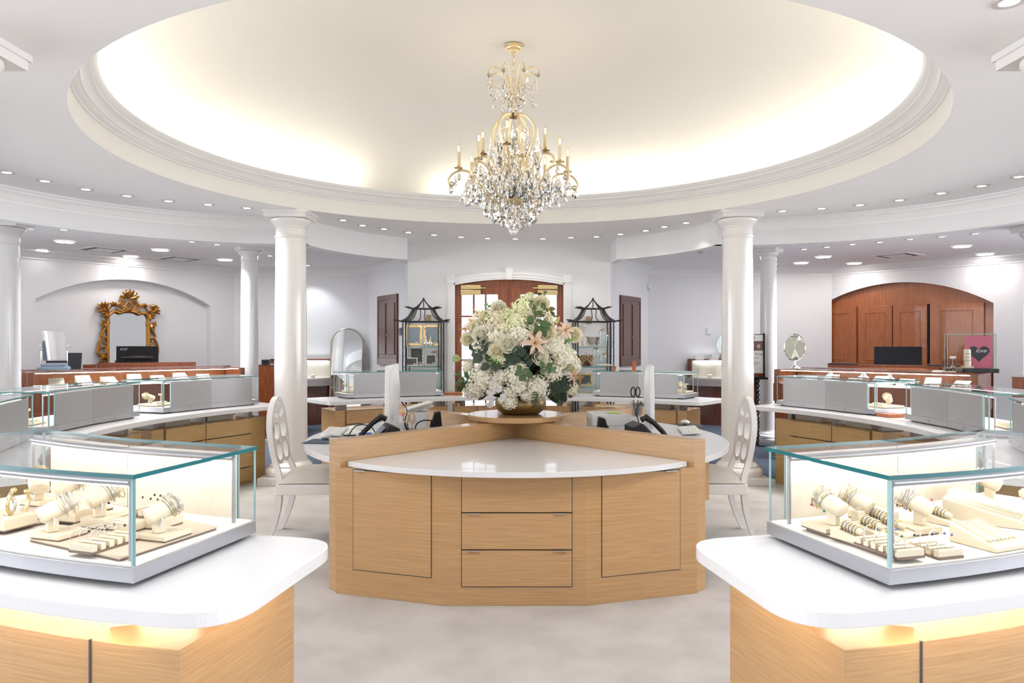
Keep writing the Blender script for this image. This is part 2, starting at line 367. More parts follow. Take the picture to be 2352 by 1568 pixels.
# walls: points run left to right as seen
DW = [(-1.375, 9.70), (1.305, 9.70)]
CL, CR = (-2.53, 13.0), (2.41, 13.0)
LW0, LW1 = Vector((-6.9, 10.3)), Vector((-4.85, 13.1)); RW0, RW1 = Vector((4.97, 13.75)), Vector((7.59, 10.9))
LWD = (LW1 - LW0).normalized(); RWD = (RW1 - RW0).normalized()
LWs = LW0 - LWD * 2.6; RWe = RW1 + RWD * 2.6
LWc = LW0 + LWD * ((13.0 - LW0.y) / LWD.y); RWc = RW0 + RWD * ((13.0 - RW0.y) / RWD.y)
def wallseg(a, b, name, z0=0, z1=ZC, th=.12):
    a, b = Vector(a[:2]), Vector(b[:2]); t = (b - a).normalized(); nn = Vector((-t.y, t.x)) * th
    return struct(MB().prism([a, b, b + nn, a + nn], z0, z1).build(name, WALL))
def arch_wall(A, B, s0, s1, zs, za, name, depth, back_m, rev_m, fill=True):
    """wall from A to B with a segmental arched niche between distances s0 and s1"""
    A, B = Vector(A[:2]), Vector(B[:2]); t = (B - A).normalized(); nn = Vector((-t.y, t.x)); Ln = (B - A).length
    N = 24; c = (s1 - s0) / 2; rise = za - zs; Rr = (c * c + rise * rise) / (2 * rise)
    top = [(s0 + (s1 - s0) * k / N, zs + math.sqrt(max(0, Rr * Rr - ((k / N - .5) * 2 * c) ** 2)) - (Rr - rise)) for k in range(N + 1)]
    w = lambda s, z, d=0: (*(A + t * s + nn * d), z)
    mb = MB()
    vs = [w(0, 0), w(s0, 0), w(s0, zs), w(0, zs), w(0, ZC), w(s0, ZC)]; mb.add(vs, [(0, 1, 2, 3), (3, 2, 5, 4)])
    vs = [w(s1, 0), w(Ln, 0), w(Ln, zs), w(s1, zs), w(Ln, ZC), w(s1, ZC)]; mb.add(vs, [(0, 1, 2, 3), (3, 2, 4, 5)])
    for k in range(N):
        (sa, z_a), (sb, z_b) = top[k], top[k + 1]; mb.add([w(sa, z_a), w(sb, z_b), w(sb, ZC), w(sa, ZC)], [(0, 1, 2, 3)])
    struct(mb.build(name, WALL))
    mb = MB()
    for k in range(N):
        (sa, z_a), (sb, z_b) = top[k], top[k + 1]; mb.add([w(sa, z_a), w(sa, z_a, depth), w(sb, z_b, depth), w(sb, z_b)], [(0, 1, 2, 3)])
    mb.add([w(s0, 0), w(s0, 0, depth), w(s0, zs, depth), w(s0, zs)], [(0, 1, 2, 3)]); mb.add([w(s1, 0), w(s1, zs), w(s1, zs, depth), w(s1, 0, depth)], [(0, 1, 2, 3)])
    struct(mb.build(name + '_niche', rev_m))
    struct(MB().prism([A + t * (s0 - .15) + nn * (depth + .001), A + t * (s1 + .15) + nn * (depth + .001), A + t * (s1 + .15) + nn * (depth + .05), A + t * (s0 - .15) + nn * (depth + .05)], 0, za + .1).build(name + '_niche_back', back_m))
    return w
LWL = (LW1 - LW0).length; off = 2.6
WL = arch_wall(LWs, LWc, off + .0556 * LWL, off + .834 * LWL, 2.03, 2.39, 'wall_left', .13, WALL, WALL)
RWL = (RW1 - RW0).length
offr = (RW0 - RWc).length * (1 if (RW0 - RWc).dot(RWD) > 0 else -1)
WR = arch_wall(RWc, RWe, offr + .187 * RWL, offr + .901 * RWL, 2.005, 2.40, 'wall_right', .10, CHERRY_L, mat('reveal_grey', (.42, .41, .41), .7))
wallseg(LWc, CL, 'wall_far_left'); wallseg(CR, RWc, 'wall_far_right')
LA, RA = (-1.60, 11.43), (1.50, 11.45)
wallseg(CL, LA, 'wall_angle_left'); wallseg(RA, CR, 'wall_angle_right')
struct(MB().prism([(-1.375, 9.72), (-1.375, 9.90), (-1.66, 11.40), (-1.60, 11.43), (-1.2, 10.2), (-1.25, 9.9)], 0, ZC).build('wall_return_left', WALL))
struct(MB().prism([(1.305, 9.72), (1.305, 9.90), (1.56, 11.42), (1.50, 11.45), (1.12, 10.2), (1.18, 9.9)], 0, ZC).build('wall_return_right', WALL))
CO = [(0, ZC - .135), (.015, ZC - .135), (.015, ZC - .115), (.035, ZC - .10), (.05, ZC - .07), (.085, ZC - .04), (.10, ZC - .035), (.10, ZC - .015), (.125, ZC - .01), (.125, ZC - .001), (0, ZC - .001)]
rw = lambda a: tuple(a[:2])
crown([rw(LWs), rw(LWc), CL, LA], CO, 'trim_5', TRIMW); crown([RA, CR, rw(RWc), rw(RWe)], CO, 'trim_6', TRIMW)
BBp = [(0, .003), (.018, .003), (.018, .11), (.008, .13), (0, .13)]
crown([rw(LWc), CL, LA], BBp, 'baseboard_left', TRIMW); crown([RA, CR, rw(RWc)], BBp, 'baseboard_right', TRIMW)
# door wall with the arched double door
DY = 9.70; dl, dr = (1043 - CX) * DY / F, (1296 - CX) * DY / F; zs_, za_ = 2.175, 2.25
mb = MB(); N = 20; cmid, hw = (dl + dr) / 2, (dr - dl) / 2; rise = za_ - zs_; Rr = (hw * hw + rise * rise) / (2 * rise)
archz = lambda x, e=0.: zs_ + math.sqrt(max(0, (Rr + e) ** 2 - (x - cmid) ** 2)) - (Rr - rise)
for x0, x1 in ((DW[0][0], dl), (dr, DW[1][0])):
    mb.box(x0, x1, DY, DY + .18, 0, ZC)
for k in range(N):
    xa, xb = dl + (dr - dl) * k / N, dl + (dr - dl) * (k + 1) / N
    vs = [(xa, DY, archz(xa)), (xb, DY, archz(xb)), (xb, DY, ZC), (xa, DY, ZC), (xa, DY + .18, archz(xa)), (xb, DY + .18, archz(xb)), (xb, DY + .18, ZC), (xa, DY + .18, ZC)]
    mb.add(vs, [(0, 1, 2, 3), (5, 4, 7, 6), (4, 5, 1, 0), (3, 2, 6, 7)])
struct(mb.build('wall_back', WALL))
# casing
mb = MB()
cw = .088
for x0, x1 in ((dl - cw, dl + .012), (dr - .012, dr + cw)):
    mb.box(x0, x1, DY - .022, DY - .001, 0, zs_ + .02)
    for q in range(3): mb.box(x0 + .018 + q * .026, x0 + .026 + q * .026, DY - .028, DY - .02, 0, zs_ + .02)
    mb.box(x0 - .006, x1 + .006, DY - .034, DY - .001, zs_ + .02, zs_ + .125); xm = (x0 + x1) / 2
    mb.lathe([(0.032, 0), (.032, .006), (.02, .006), (.012, .003), (.008, .010), (0, .010)], 16, Matrix.Translation((xm, DY - .034, zs_ + .072)) @ Matrix.Rotation(R(90), 4, 'X'))
for e0, e1, y_ in ((-.012, .088, DY - .022), (.015, .030, DY - .029), (.052, .064, DY - .029)):
    for k in range(N):
        xa, xb = dl + (dr - dl) * k / N, dl + (dr - dl) * (k + 1) / N
        q = lambda x, e: archz(x) + e
        vs = [(xa, y_, q(xa, e0)), (xb, y_, q(xb, e0)), (xb, y_, q(xb, e1)), (xa, y_, q(xa, e1)), (xa, DY - .001, q(xa, e0)), (xb, DY - .001, q(xb, e0)), (xb, DY - .001, q(xb, e1)), (xa, DY - .001, q(xa, e1))]
        mb.add(vs, [(0, 1, 2, 3), (3, 2, 6, 7), (1, 0, 4, 5)])
mb.prism([(cmid - .036, archz(cmid) - .015), (cmid + .036, archz(cmid) - .015), (cmid + .052, archz(cmid) + .135), (cmid - .052, archz(cmid) + .135)], 0, .045, M=Matrix(((1, 0, 0, 0), (0, 0, -1, DY - .001), (0, 1, 0, 0), (0, 0, 0, 1))))
struct(mb.build('trim_7', TRIMW))
# two door leaves with 3 x 6 panes
def leaf(x0, x1, nm, hinge_left):
    root = bpy.data.objects.new(nm, None); COL.objects.link(root); root.location = ((x0 + x1) / 2, DY + .07, 0); MW[root.name] = Matrix.Translation(root.location); struct(root)
    mb = MB(); y0, y1 = DY + .05, DY + .095
    so, si = (.095, .150) if hinge_left else (.150, .095)
    a, b = x0 + so, x1 - si; zt, zb = 2.045, .30
    mb.box(x0, a, y0, y1, .01, 2.16); mb.box(b, x1, y0, y1, .01, 2.16); mb.box(a, b, y0, y1, .01, zb)
    xs = sorted(set([x0 + (x1 - x0) * k / 10 for k in range(11)] + [a, b]))
    for xa, xb in zip(xs, xs[1:]):
        if xb - xa < 1e-4: continue
        lo = zt if (xa >= a - 1e-6 and xb <= b + 1e-6) else 2.16
        za1, za2 = archz(xa) - .004, archz(xb) - .004
        vs = [(xa, y0, lo), (xb, y0, lo), (xb, y0, za2), (xa, y0, za1), (xa, y1, lo), (xb, y1, lo), (xb, y1, za2), (xa, y1, za1)]
        mb.add(vs, [(0, 1, 2, 3), (5, 4, 7, 6), (4, 5, 1, 0), (3, 2, 6, 7)])
    if hinge_left: mb.box(x1 - .012, x1 + .014, y1 + .001, y1 + .015, .01, 2.24)
    mb.build('leaf_frame', wood('door_cherry' + nm, (.19, .045, .016), (.29, .082, .030), (9, 9, .8), .3, coat=.2), root, world=True)
    mb = MB()
    for k in range(1, 3):
        xm = a + (b - a) * k / 3; mb.box(xm - .012, xm + .012, y0 + .008, y1 - .008, zb, zt)
    for k in range(1, 6):
        zm = zb + (zt - zb) * k / 6; mb.box(a, b, y0 + .006, y1 - .006, zm - .011, zm + .011)
    mb.build('muntins', CHERRY, root, world=True)
    MB().box(a - .004, b + .004, DY + .069, DY + .075, zb - .004, zt + .004).build('pane', GLASSD, root, world=True)
    mb = MB(); cxm = (x0 * .70 + x1 * .30) if hinge_left else (x0 * .30 + x1 * .70)
    mb.box(cxm - .13, cxm + .13, DY - .005, y0 + .001, 2.035, 2.10); mb.box(cxm - .13, cxm + .13, DY + .004, y0 + .001, 2.11, 2.165)
    mb.cyl((cxm + (.12 if hinge_left else -.12), DY, 2.125), (cxm + (.19 if hinge_left else -.19), DY, 2.125), .007); mb.ball((cxm + (.19 if hinge_left else -.19), DY, 2.125), .012)
    mb.build('door_closer', BRASS, root, world=True, bevel=.004, label='brass door closer')
    MB().cyl((x1 - .05 if hinge_left else x0 + .05, DY + .02, .95), (x1 - .05 if hinge_left else x0 + .05, DY + .02, 1.15), .012).build('handle', BRASS, root, world=True)
leaf(dl + .002, cmid - .002, 'door_1', True); leaf(cmid + .002, dr - .002, 'door_2', False)
# daylight terrace outside the door
struct(MB().box(-2.2, 2.2, 9.95, 15, -.05, 0.001).build('ground_outside', mat('paving', (.5, .5, .5), .9)))
# ---------------------------------------------------------------- columns
def column(px, d, r, ztop, label, x=None, rz=0, pl=None):
    X = (px - CX) * d / F if x is None else x
    root = thing('column', label, 'column', (X, d, 0), rz); k = r / .155; hp = .255 * k if pl is None else pl
    mb = MB().box(-hp, hp, -hp, hp, .001, .075 * k)
    mb.build('plinth', COLM, root, bevel=.004)
    pr = [(hp * .97, .075 * k), (hp * .99, .095 * k), (hp * 1.0, .12 * k), (hp * .97, .145 * k), (hp * .88, .16 * k), (hp * .84, .165 * k), (hp * .84, .18 * k), (hp * .76, .195 * k), (hp * .74, .205 * k), (r * 1.10, .215 * k), (r * 1.06, .24 * k)]
    MB().lathe(pr, 40).build('base', COLM, root, smooth=True)
    zt = ztop - .27 * k; n = 14
    pr = [(r * (1.06 - .10 * (i / n) ** 1.6), .24 * k + (zt - .24 * k) * i / n) for i in range(n + 1)]
    MB().lathe(pr, 40).build('shaft', COLM, root, smooth=True)
    e = r * .96
    pr = [(e, zt), (e * 1.05, zt + .005 * k), (e * 1.07, zt + .016 * k), (e * 1.03, zt + .026 * k), (e, zt + .03 * k), (e, zt + .10 * k), (e * 1.06, zt + .108 * k), (e * 1.06, zt + .118 * k), (e * 1.14, zt + .13 * k), (e * 1.28, zt + .155 * k), (e * 1.36, zt + .175 * k), (e * 1.36, zt + .188 * k), (e * 1.30, zt + .195 * k)]
    mb = MB().lathe(pr, 40); a = e * 1.40
    mb.box(-a, a, -a, a, zt + .195 * k, ztop - .03 * k); a *= 1.06; mb.box(-a, a, -a, a, ztop - .032 * k, ztop - .001)
    mb.build('capital', COLM, root, smooth=True)
    return root
column(668, 7.46, .155, ZC, 'tall glossy white column behind the left white chair')
column(1694, 7.46, .152, ZC, 'tall glossy white column behind the right white chair')
column(0, 10.25, .116, ZC, 'slimmer white column behind the tall column by the left chair', x=(573 - CX) * 10.25 / F, rz=35)
column(0, 10.40, .112, ZC, 'slimmer white column beside the easel sign', x=(1765 - CX) * 10.4 / F, rz=-38)
column(0, 8.0, .15, ZC, 'white column cut off at the far left edge', x=-5.53, rz=10)
column(0, 8.34, .14, ZC, 'white column cut off at the far right edge', x=5.98)
column(0, 3.15, .155, ZC, 'column near the camera at top left, only its capital corner showing', x=-2.42)
column(0, 3.15, .155, ZC, 'column near the camera at top right, only its capital corner showing', x=2.42)
# ---------------------------------------------------------------- ceiling lights
def downlight_proto(r=.062):
    root = thing('downlight', 'x', 'light', (0, 0, ZC))
    MB().lathe([(r * .52, -.001), (r * .60, -.006), (r * .95, -.006), (r, -.001), (r, -.0003)], 20, cap=False).build('trim_ring', mat('downlight_trim', (.62, .57, .54), .4, .2), root, smooth=True)
    MB().lathe([(0, -.0045), (r * .58, -.004)], 18, cap=False).build('lamp', LED_W, root)
    return root
proto = None
def downs(lst, lab, grp, watts, cool=(1, .96, .92), wf=None):
    global proto
    for i, (x, y) in enumerate(lst):
        X, Y = pz(x, y, ZC); lb_ = lab % ORD[i]
        if proto is None:
            proto = downlight_proto(); proto.location = (X, Y, ZC); proto['label'] = lb_; proto['group'] = grp
        else: dup(proto, (X, Y, ZC), 0, lb_, grp)
        spot('downlight_beam', (X, Y, ZC - .012), wf(x, watts) if wf else watts, 105 if wf else 120, cool, .035)
WD = 42.
downs([(15, 395), (103, 415), (197, 434), (292, 449), (387, 461), (478, 469), (567, 477)], '%s recessed downlight from the left, row left of the round opening', 'downlights left of the opening', WD)
downs([(788, 505), (833, 517), (882, 525), (938, 533), (997, 539), (1059, 544), (1120, 547), (1184, 548), (1247, 547.5), (1311, 545), (1370, 543), (1425, 537), (1483, 529), (1526, 520), (1576, 511)], '%s recessed downlight from the left in the arc below the chandelier', 'downlights in the back arc', 34., wf=lambda x, w: w * (.22 if 960 < x < 1400 or x < 800 or x > 1560 else .5))
downs([(1797, 484), (1887, 478), (1975, 470), (2066, 459), (2162, 443), (2255, 426), (2340, 405)], '%s recessed downlight from the left, row right of the round opening', 'downlights right of the opening', WD)
downs([(2318, 3)], '%s and only recessed downlight in the top right corner', 'downlights front right', WD)
downs([(147, 527), (231, 535), (302, 541), (372, 547), (441, 555), (499, 561), (620, 587), (707, 609)], '%s small downlight from the left beyond the left bulkhead', 'downlights beyond the left bulkhead', 150., (.86, .92, 1), wf=lambda x, w: 40 if 700 < x < 720 or x < 1660 and x > 1640 else w)
downs([(1646, 620), (1652, 615), (1847, 572), (1899, 567), (1958, 560.6), (2021, 555.6), (2090, 549), (2163, 543), (2240, 536)], '%s small downlight from the left beyond the right bulkhead', 'downlights beyond the right bulkhead', 150., (.86, .92, 1), wf=lambda x, w: 40 if 700 < x < 720 or x < 1660 and x > 1640 else w)
for a in range(-50, 60, 18):                          # the downlights of the front arc, above and behind the camera
    spot('downlight_beam', (1.9 * math.sin(R(a)), 3.7 - 1.9 * math.cos(R(a)), ZC - .012), 24, 125, (.96, .97, 1), .035)
for sg in (-1, 1):
    for k in range(4): spot('downlight_beam', (sg * (2.35 + 1.72 * math.sin(R(92 + 17 * k))), 5.6 + 1.72 * math.cos(R(92 + 17 * k)), ZC - .012), 26, 125, (.97, .97, 1), .035)
dp = None
for grp, lst in (('left', [(92, 573), (149, 554), (301, 588), (368, 573), (517, 596)]), ('right', [(1840, 603), (1891, 589), (1962, 604), (2209, 565), (2263, 583)])):
    for i, (x, y) in enumerate(lst):
        X, Y = pz(x, y, ZC); lb_ = '%s glowing round disc light from the left on the %s outer ceiling' % (ORD[i], grp)
        if dp is None:
            dp = thing('disc_light', lb_, 'light', (X, Y, ZC), 0, 'disc lights on the left outer ceiling')
            MB().lathe([(.10, -.012), (.115, -.012), (.125, -.001)], 24, cap=False).build('rim', TRIMW, dp, smooth=True); MB().lathe([(0, -.014), (.105, -.0125)], 24, cap=False).build('diffuser', LED_DISC, dp)
        else: dup(dp, (X, Y, ZC), 0, lb_, 'disc lights on the %s outer ceiling' % grp)
for sg in (-1, 1):                                     # added fill lamps without fixtures, unseen behind the tall columns, brightening the far walls
    l_ = bpy.data.lights.new('unseen_fill_lamp', 'AREA'); l_.shape = 'DISK'; l_.size = .2; l_.energy = 20; l_.color = (.92, .95, 1); lo_ = bpy.data.objects.new('unseen_fill_lamp', l_); COL.objects.link(lo_); lo_.location = (sg * 3.42, 11.3, ZC - .02)
def vent(x, y, rz, label):
    X, Y = pz(x, y, ZC); r = thing('ceiling_vent', label, 'vent', (X, Y, ZC), rz, None)
    mb = MB(); a = .30
    for b in ((-a, a, -a, -a + .05), (-a, a, a - .05, a), (-a, -a + .05, -a + .05, a - .05), (a - .05, a, -a + .05, a - .05)): mb.box(*b, -.012, -.001)
    mb.build('frame', TRIMW, r); MB().box(-a + .05, a - .05, -a + .05, a - .05, -.004, -.001).build('opening', DARK, r)
    MB().box(-a + .14, a - .14, -a + .14, a - .14, -.014, -.006).build('centre_panel', TRIMW, r)
vent(240, 573, -35, 'square ceiling air vent left of the arched niche crown'); vent(413, 594, -35, 'square ceiling air vent near the slim left column'); vent(2060, 586, 38, 'square ceiling air vent above the wood cupboard arch')
spk = MB().lathe([(0.0, -.03), (.03, -.028), (.045, -.012), (.05, -.001)], 16, Matrix.Translation((*pz(1609, 578, ZC), ZC)))
tag(spk.build('smoke_detector', mat('detector', (.62, .56, .46), .5), smooth=True), 'tan smoke detector on ceiling left of the right tall column', 'smoke detector')
# ================================================================ RING OF COUNTERS
ZT = .77
def slab(a0, a1, r0, r1, label, z0=.728, cr=(.10, .12, .12, .10), n=16, grp='white stone counters of the ring'):
    inner = arc(a0, a1, r0, n); outer = arc(a1, a0, r1, n)
    pts = inner + outer; rad = [0] * len(pts)
    rad[0] = cr[0]; rad[len(inner) - 1] = cr[1]; rad[len(inner)] = cr[2]; rad[-1] = cr[3]
    # long neighbours so that the corners can round: drop the points next to each corner
    for i in sorted([1, len(inner) - 2, len(inner) + 1, len(pts) - 2], reverse=True): del pts[i]; del rad[i]
    P = round_poly(pts, rad, 8); return P
def counter_slab(P, label, z0=.728):
    cx_ = sum(p[0] for p in P) / len(P); cy_ = sum(p[1] for p in P) / len(P)
    o = MB().prism([(p[0] - cx_, p[1] - cy_) for p in P], z0, ZT).build('worktop', QUARTZ, bevel=.004)
    o.location = (cx_, cy_, 0); MW[o.name] = Matrix.Translation((cx_, cy_, 0)); tag(o, label, 'worktop', 'white stone worktops of the ring'); return o
counter_slab(slab(-40.3, 41.6, 3.02, 3.73, ''), 'long curved white worktop in front of the wooden door')
counter_slab(slab(52.6, 131, 3.04, 3.86, ''), 'curved white worktop on the right, behind the right front case')
counter_slab(slab(-131, -50.0, 3.04, 3.86, ''), 'curved white worktop on the left, behind the left front case')
def near_slab(sg, label):
    P = arc(144, 170.0, 3.24, 10) + arc(170.0, 144, 3.925, 10)
    rad = [0.08] + [0] * 9 + [.16] + [.30] + [0] * 9 + [.1]
    for i in (20, 12, 9, 1): del P[i]; del rad[i]
    counter_slab([(sg * p[0], p[1]) for p in round_poly(P, rad, 10)], label)
near_slab(-1, 'white rounded worktop in the left foreground'); near_slab(1, 'white rounded worktop in the right foreground')
def fac(m, r0, angs): return [pol(a, r0) for a in angs]
def segbox(mb, A, B, z0, z1, th, out=0.):           # flat slab between two floor points A-B, thickness th towards outside
    A, B = Vector(A), Vector(B); t = (B - A).normalized(); nn = Vector((t.y, -t.x))
    if (A - Vector((0, YC))).dot(nn) < 0: nn = -nn
    A2, B2 = A + nn * out, B + nn * out; mb.prism([A2, B2, B2 + nn * th, A2 + nn * th], z0, z1)
def lockmesh(mb, p, nrm, r=.011):
    M = lookM(p, (nrm.y, -nrm.x, 0), (nrm.x, nrm.y, 0)); mb.lathe([(r, 0), (r, .006), (r * .75, .008), (r * .7, .004), (r * .35, .004), (r * .3, .010), (0, .010)], 14, M)
def cabinet(angs, label, kinds, zt=.655, r0=3.165, r1=3.62, rows=(.655, .50, .335, .17, .03), mats=OAK_G, light=True):
    """angs: facet angles of the inner face; kinds: 's' stile or 'd' stack of drawers for each facet"""
    a0, a1 = angs[0], angs[-1]; c0 = pol((a0 + a1) / 2, r0)
    root = thing('drawer_cabinet', label, 'cabinet', (c0[0], c0[1], 0), 0, 'oak cabinets under the ring of worktops')
    inner = fac(0, r0, angs); outer = arc(a1 - .6 * (1 if a1 > a0 else -1), a0 + .6 * (1 if a1 > a0 else -1), r1, 6)
    MB().prism(inner + outer, .001, zt).build('carcass', mats, root, world=True)
    for i, k in enumerate(kinds):
        if k != 'd': continue
        A, B = Vector(inner[i]), Vector(inner[i + 1]); t = (B - A).normalized(); nn = Vector((0, YC)) - (A + B) / 2; nn.normalize()
        A2, B2 = A + t * .006, B - t * .006; Ln = (B2 - A2).length
        gapm = MB(); segbox(gapm, A + t * .001, B - t * .001, rows[-1], rows[0] - .004, -.002); gapm.build('drawer_gap', DARK, root, world=True)
        for j in range(len(rows) - 1):
            mb = MB(); z1, z0 = rows[j] - .006, rows[j + 1] + .003
            segbox(mb, A2, B2, z0, z1, -.018, -.002); d = mb.build('drawer', mats, root, world=True, bevel=.0015)
            mb = MB()
            for f in (.10, .86):
                p = A2 + t * (Ln * f); q = p + t * .055; pv = nn * .028
                mb.prism([p + nn * .012, q + nn * .012, q + pv, p + pv], z1 - .002, z1 + .0015)
            mb.build('pull', STEEL, d, world=True)
            mb = MB(); p = (A2 + B2) / 2 + nn * .019; lockmesh(mb, (p.x, p.y, (z0 + z1) / 2 + .02), nn, .012); mb.build('lock', STEEL, d, world=True, smooth=True)
    for a in (a0 + (a1 - a0) * .10, a0 + (a1 - a0) * .5, a0 + (a1 - a0) * .92):
        for r_ in (r0 + .05,):
            mb = MB(); p = pol(a, r_); q = pol(a, r_ + .22); tv = Vector((math.cos(R(a)), -math.sin(R(a)))) * .022
            p, q = Vector(p), Vector(q); mb.prism([p - tv, p + tv, q + tv, q - tv], zt, .728); mb.build('standoff', STAND, root, world=True)
    if light:
        mb = MB(); mid = arc(a0 + 1.5 * (1 if a1 > a0 else -1), a1 - 1.5 * (1 if a1 > a0 else -1), r0 + .36, 8); mid2 = arc(a1 - 1.5 * (1 if a1 > a0 else -1), a0 + 1.5 * (1 if a1 > a0 else -1), r0 + .375, 8)
        mb.prism(mid + mid2, .70, .722); mb.build('light_strip', LED_UNDF, root, world=True)
    return root
cabinet([37.6, 35.5, 27.5, 19, 14.8], 'oak cabinet under the back worktop, right of the door', 'sdds', mats=OAK_X)
cabinet([-38, -35.8, -27, -18, -13.8], 'oak cabinet under the back worktop, left of the door', 'sdds', mats=OAK_X)
cabinet([12.5, 7.2, -7.4, -12.4], 'oak cabinet under the back worktop, behind the bouquet', 'sds', mats=OAK_X)
cabinet([56.4, 59.5, 68.8, 77.2, 79.7], 'oak drawer cabinet right of the right white chair', 'sdds')
cabinet([82.8, 85.6, 94.5, 103.5], 'oak drawer cabinet right side, half hidden by the front case', 'sdd')
cabinet([-52.9, -55.9, -65.8, -74.6, -77.4], 'oak drawer cabinet left of the left white chair', 'sdds')
cabinet([-79.7, -82.4, -91.5, -101], 'oak drawer cabinet left side, half hidden by the front case', 'sdd')
# trays lying on the drawer cabinets
def tray(a, r, w, d, h, z, rz, label, m=None):
    x, y = pol(a, r); mb = MB(); mb.box(-w / 2, w / 2, -d / 2, d / 2, 0, .008)
    for b in ((-w / 2, w / 2, -d / 2, -d / 2 + .012), (-w / 2, w / 2, d / 2 - .012, d / 2), (-w / 2, -w / 2 + .012, -d / 2 + .012, d / 2 - .012), (w / 2 - .012, w / 2, -d / 2 + .012, d / 2 - .012)): mb.box(*b, .008, h)
    o = mb.build('jewel_tray', m or mat('tray_linen', (.42, .38, .31), .8)); o.location = (x, y, z); o.rotation_euler = (0, 0, R(rz)); MW[o.name] = Matrix.Translation((x, y, z)) @ Matrix.Rotation(R(rz), 4, 'Z')
    return tag(o, label, 'tray', 'jewel trays under the worktops')
tray(62.5, 3.33, .30, .22, .045, .657, -62, 'grey jewel tray on right oak cabinet, nearer the white chair')
tray(73.3, 3.33, .28, .24, .05, .657, -71, 'pale grey jewel tray on right oak cabinet, nearer the camera')
tray(-61.5, 3.33, .30, .22, .045, .657, 60, 'brown grey jewel tray on left oak cabinet, nearer the white chair')
tray(-70.5, 3.33, .30, .22, .045, .657, 70, 'brown grey jewel tray on left oak cabinet, nearer the camera')
tray(30.5, 3.36, .34, .22, .05, .657, -30, 'olive jewel tray under the right end of the back worktop')
# wooden blocks lying on worktops
def lid(px, py, w, d, h, rz, label):
    x, y = pz(px, py, ZT); o = MB().box(-w / 2, w / 2, -d / 2, d / 2, 0, h).build('wooden_tray', CHERRY_L, bevel=.004); o.location = (x, y, ZT + .001); o.rotation_euler = (0, 0, R(rz)); MW[o.name] = Matrix.Translation(o.location) @ Matrix.Rotation(R(rz), 4, 'Z')
    tag(o, label, 'tray')
lid(1041, 906, .22, .20, .03, 8, 'flat orange wood tray on back worktop left of the bouquet')
lid(2045, 957, .16, .16, .028, -76, 'flat orange wood tray on right worktop between two cases')
# ---------------------------------------------------------------- near oak bases
def near_base(sg, label):
    pts = lambda l: [(sg * p[0], p[1]) for p in l]
    root = thing('counter_base', label, 'cabinet', (sg * 1.4, 2.35, 0))
    P = pts(arc(146, 168.0, 3.335, 8) + arc(167.6, 146, 3.86, 8)); MB().prism(P, .001, .65).build('carcass', OAK_H, root, world=True, bevel=.002)
    for a, r_ in ((163.3, 3.72), (150.5, 3.72), (160, 3.40), (149, 3.40)):
        x, y = pol(a, r_); MB().cbox(sg * x, y, .689, .062, .10, .078, -sg * (180 - a)).build('standoff', STANDW, root, world=True)
    q = (163.6 if sg < 0 else 164.2); mb = MB()
    A = Vector(pol(q - .05, 3.8615)); B = Vector(pol(q + .05, 3.8615)); C = Vector(pol(q + .05, 3.855)); D = Vector(pol(q - .05, 3.855))
    mb.prism(pts([A, B, C, D]), .02, .651); mb.build('groove', DARK, root, world=True)
    mb = MB(); mb.prism(pts(arc(147, 165.5, 3.60, 10) + arc(165.5, 147, 3.625, 10)), .714, .727); mb.prism(pts(arc(147, 166.2, 3.872, 10) + arc(166.2, 147, 3.885, 10)), .721, .7275)
    e0, e1 = pol(169.0, 3.42), pol(168.9, 3.80); mb.tube([(sg * e0[0], e0[1], .7235), (sg * e1[0], e1[1], .7235)], .004, 6)
    mb.build('light_strip', LED_UND, root, world=True)
near_base(-1, 'oak counter base glowing under the left foreground worktop'); near_base(1, 'oak counter base glowing under the right foreground worktop')
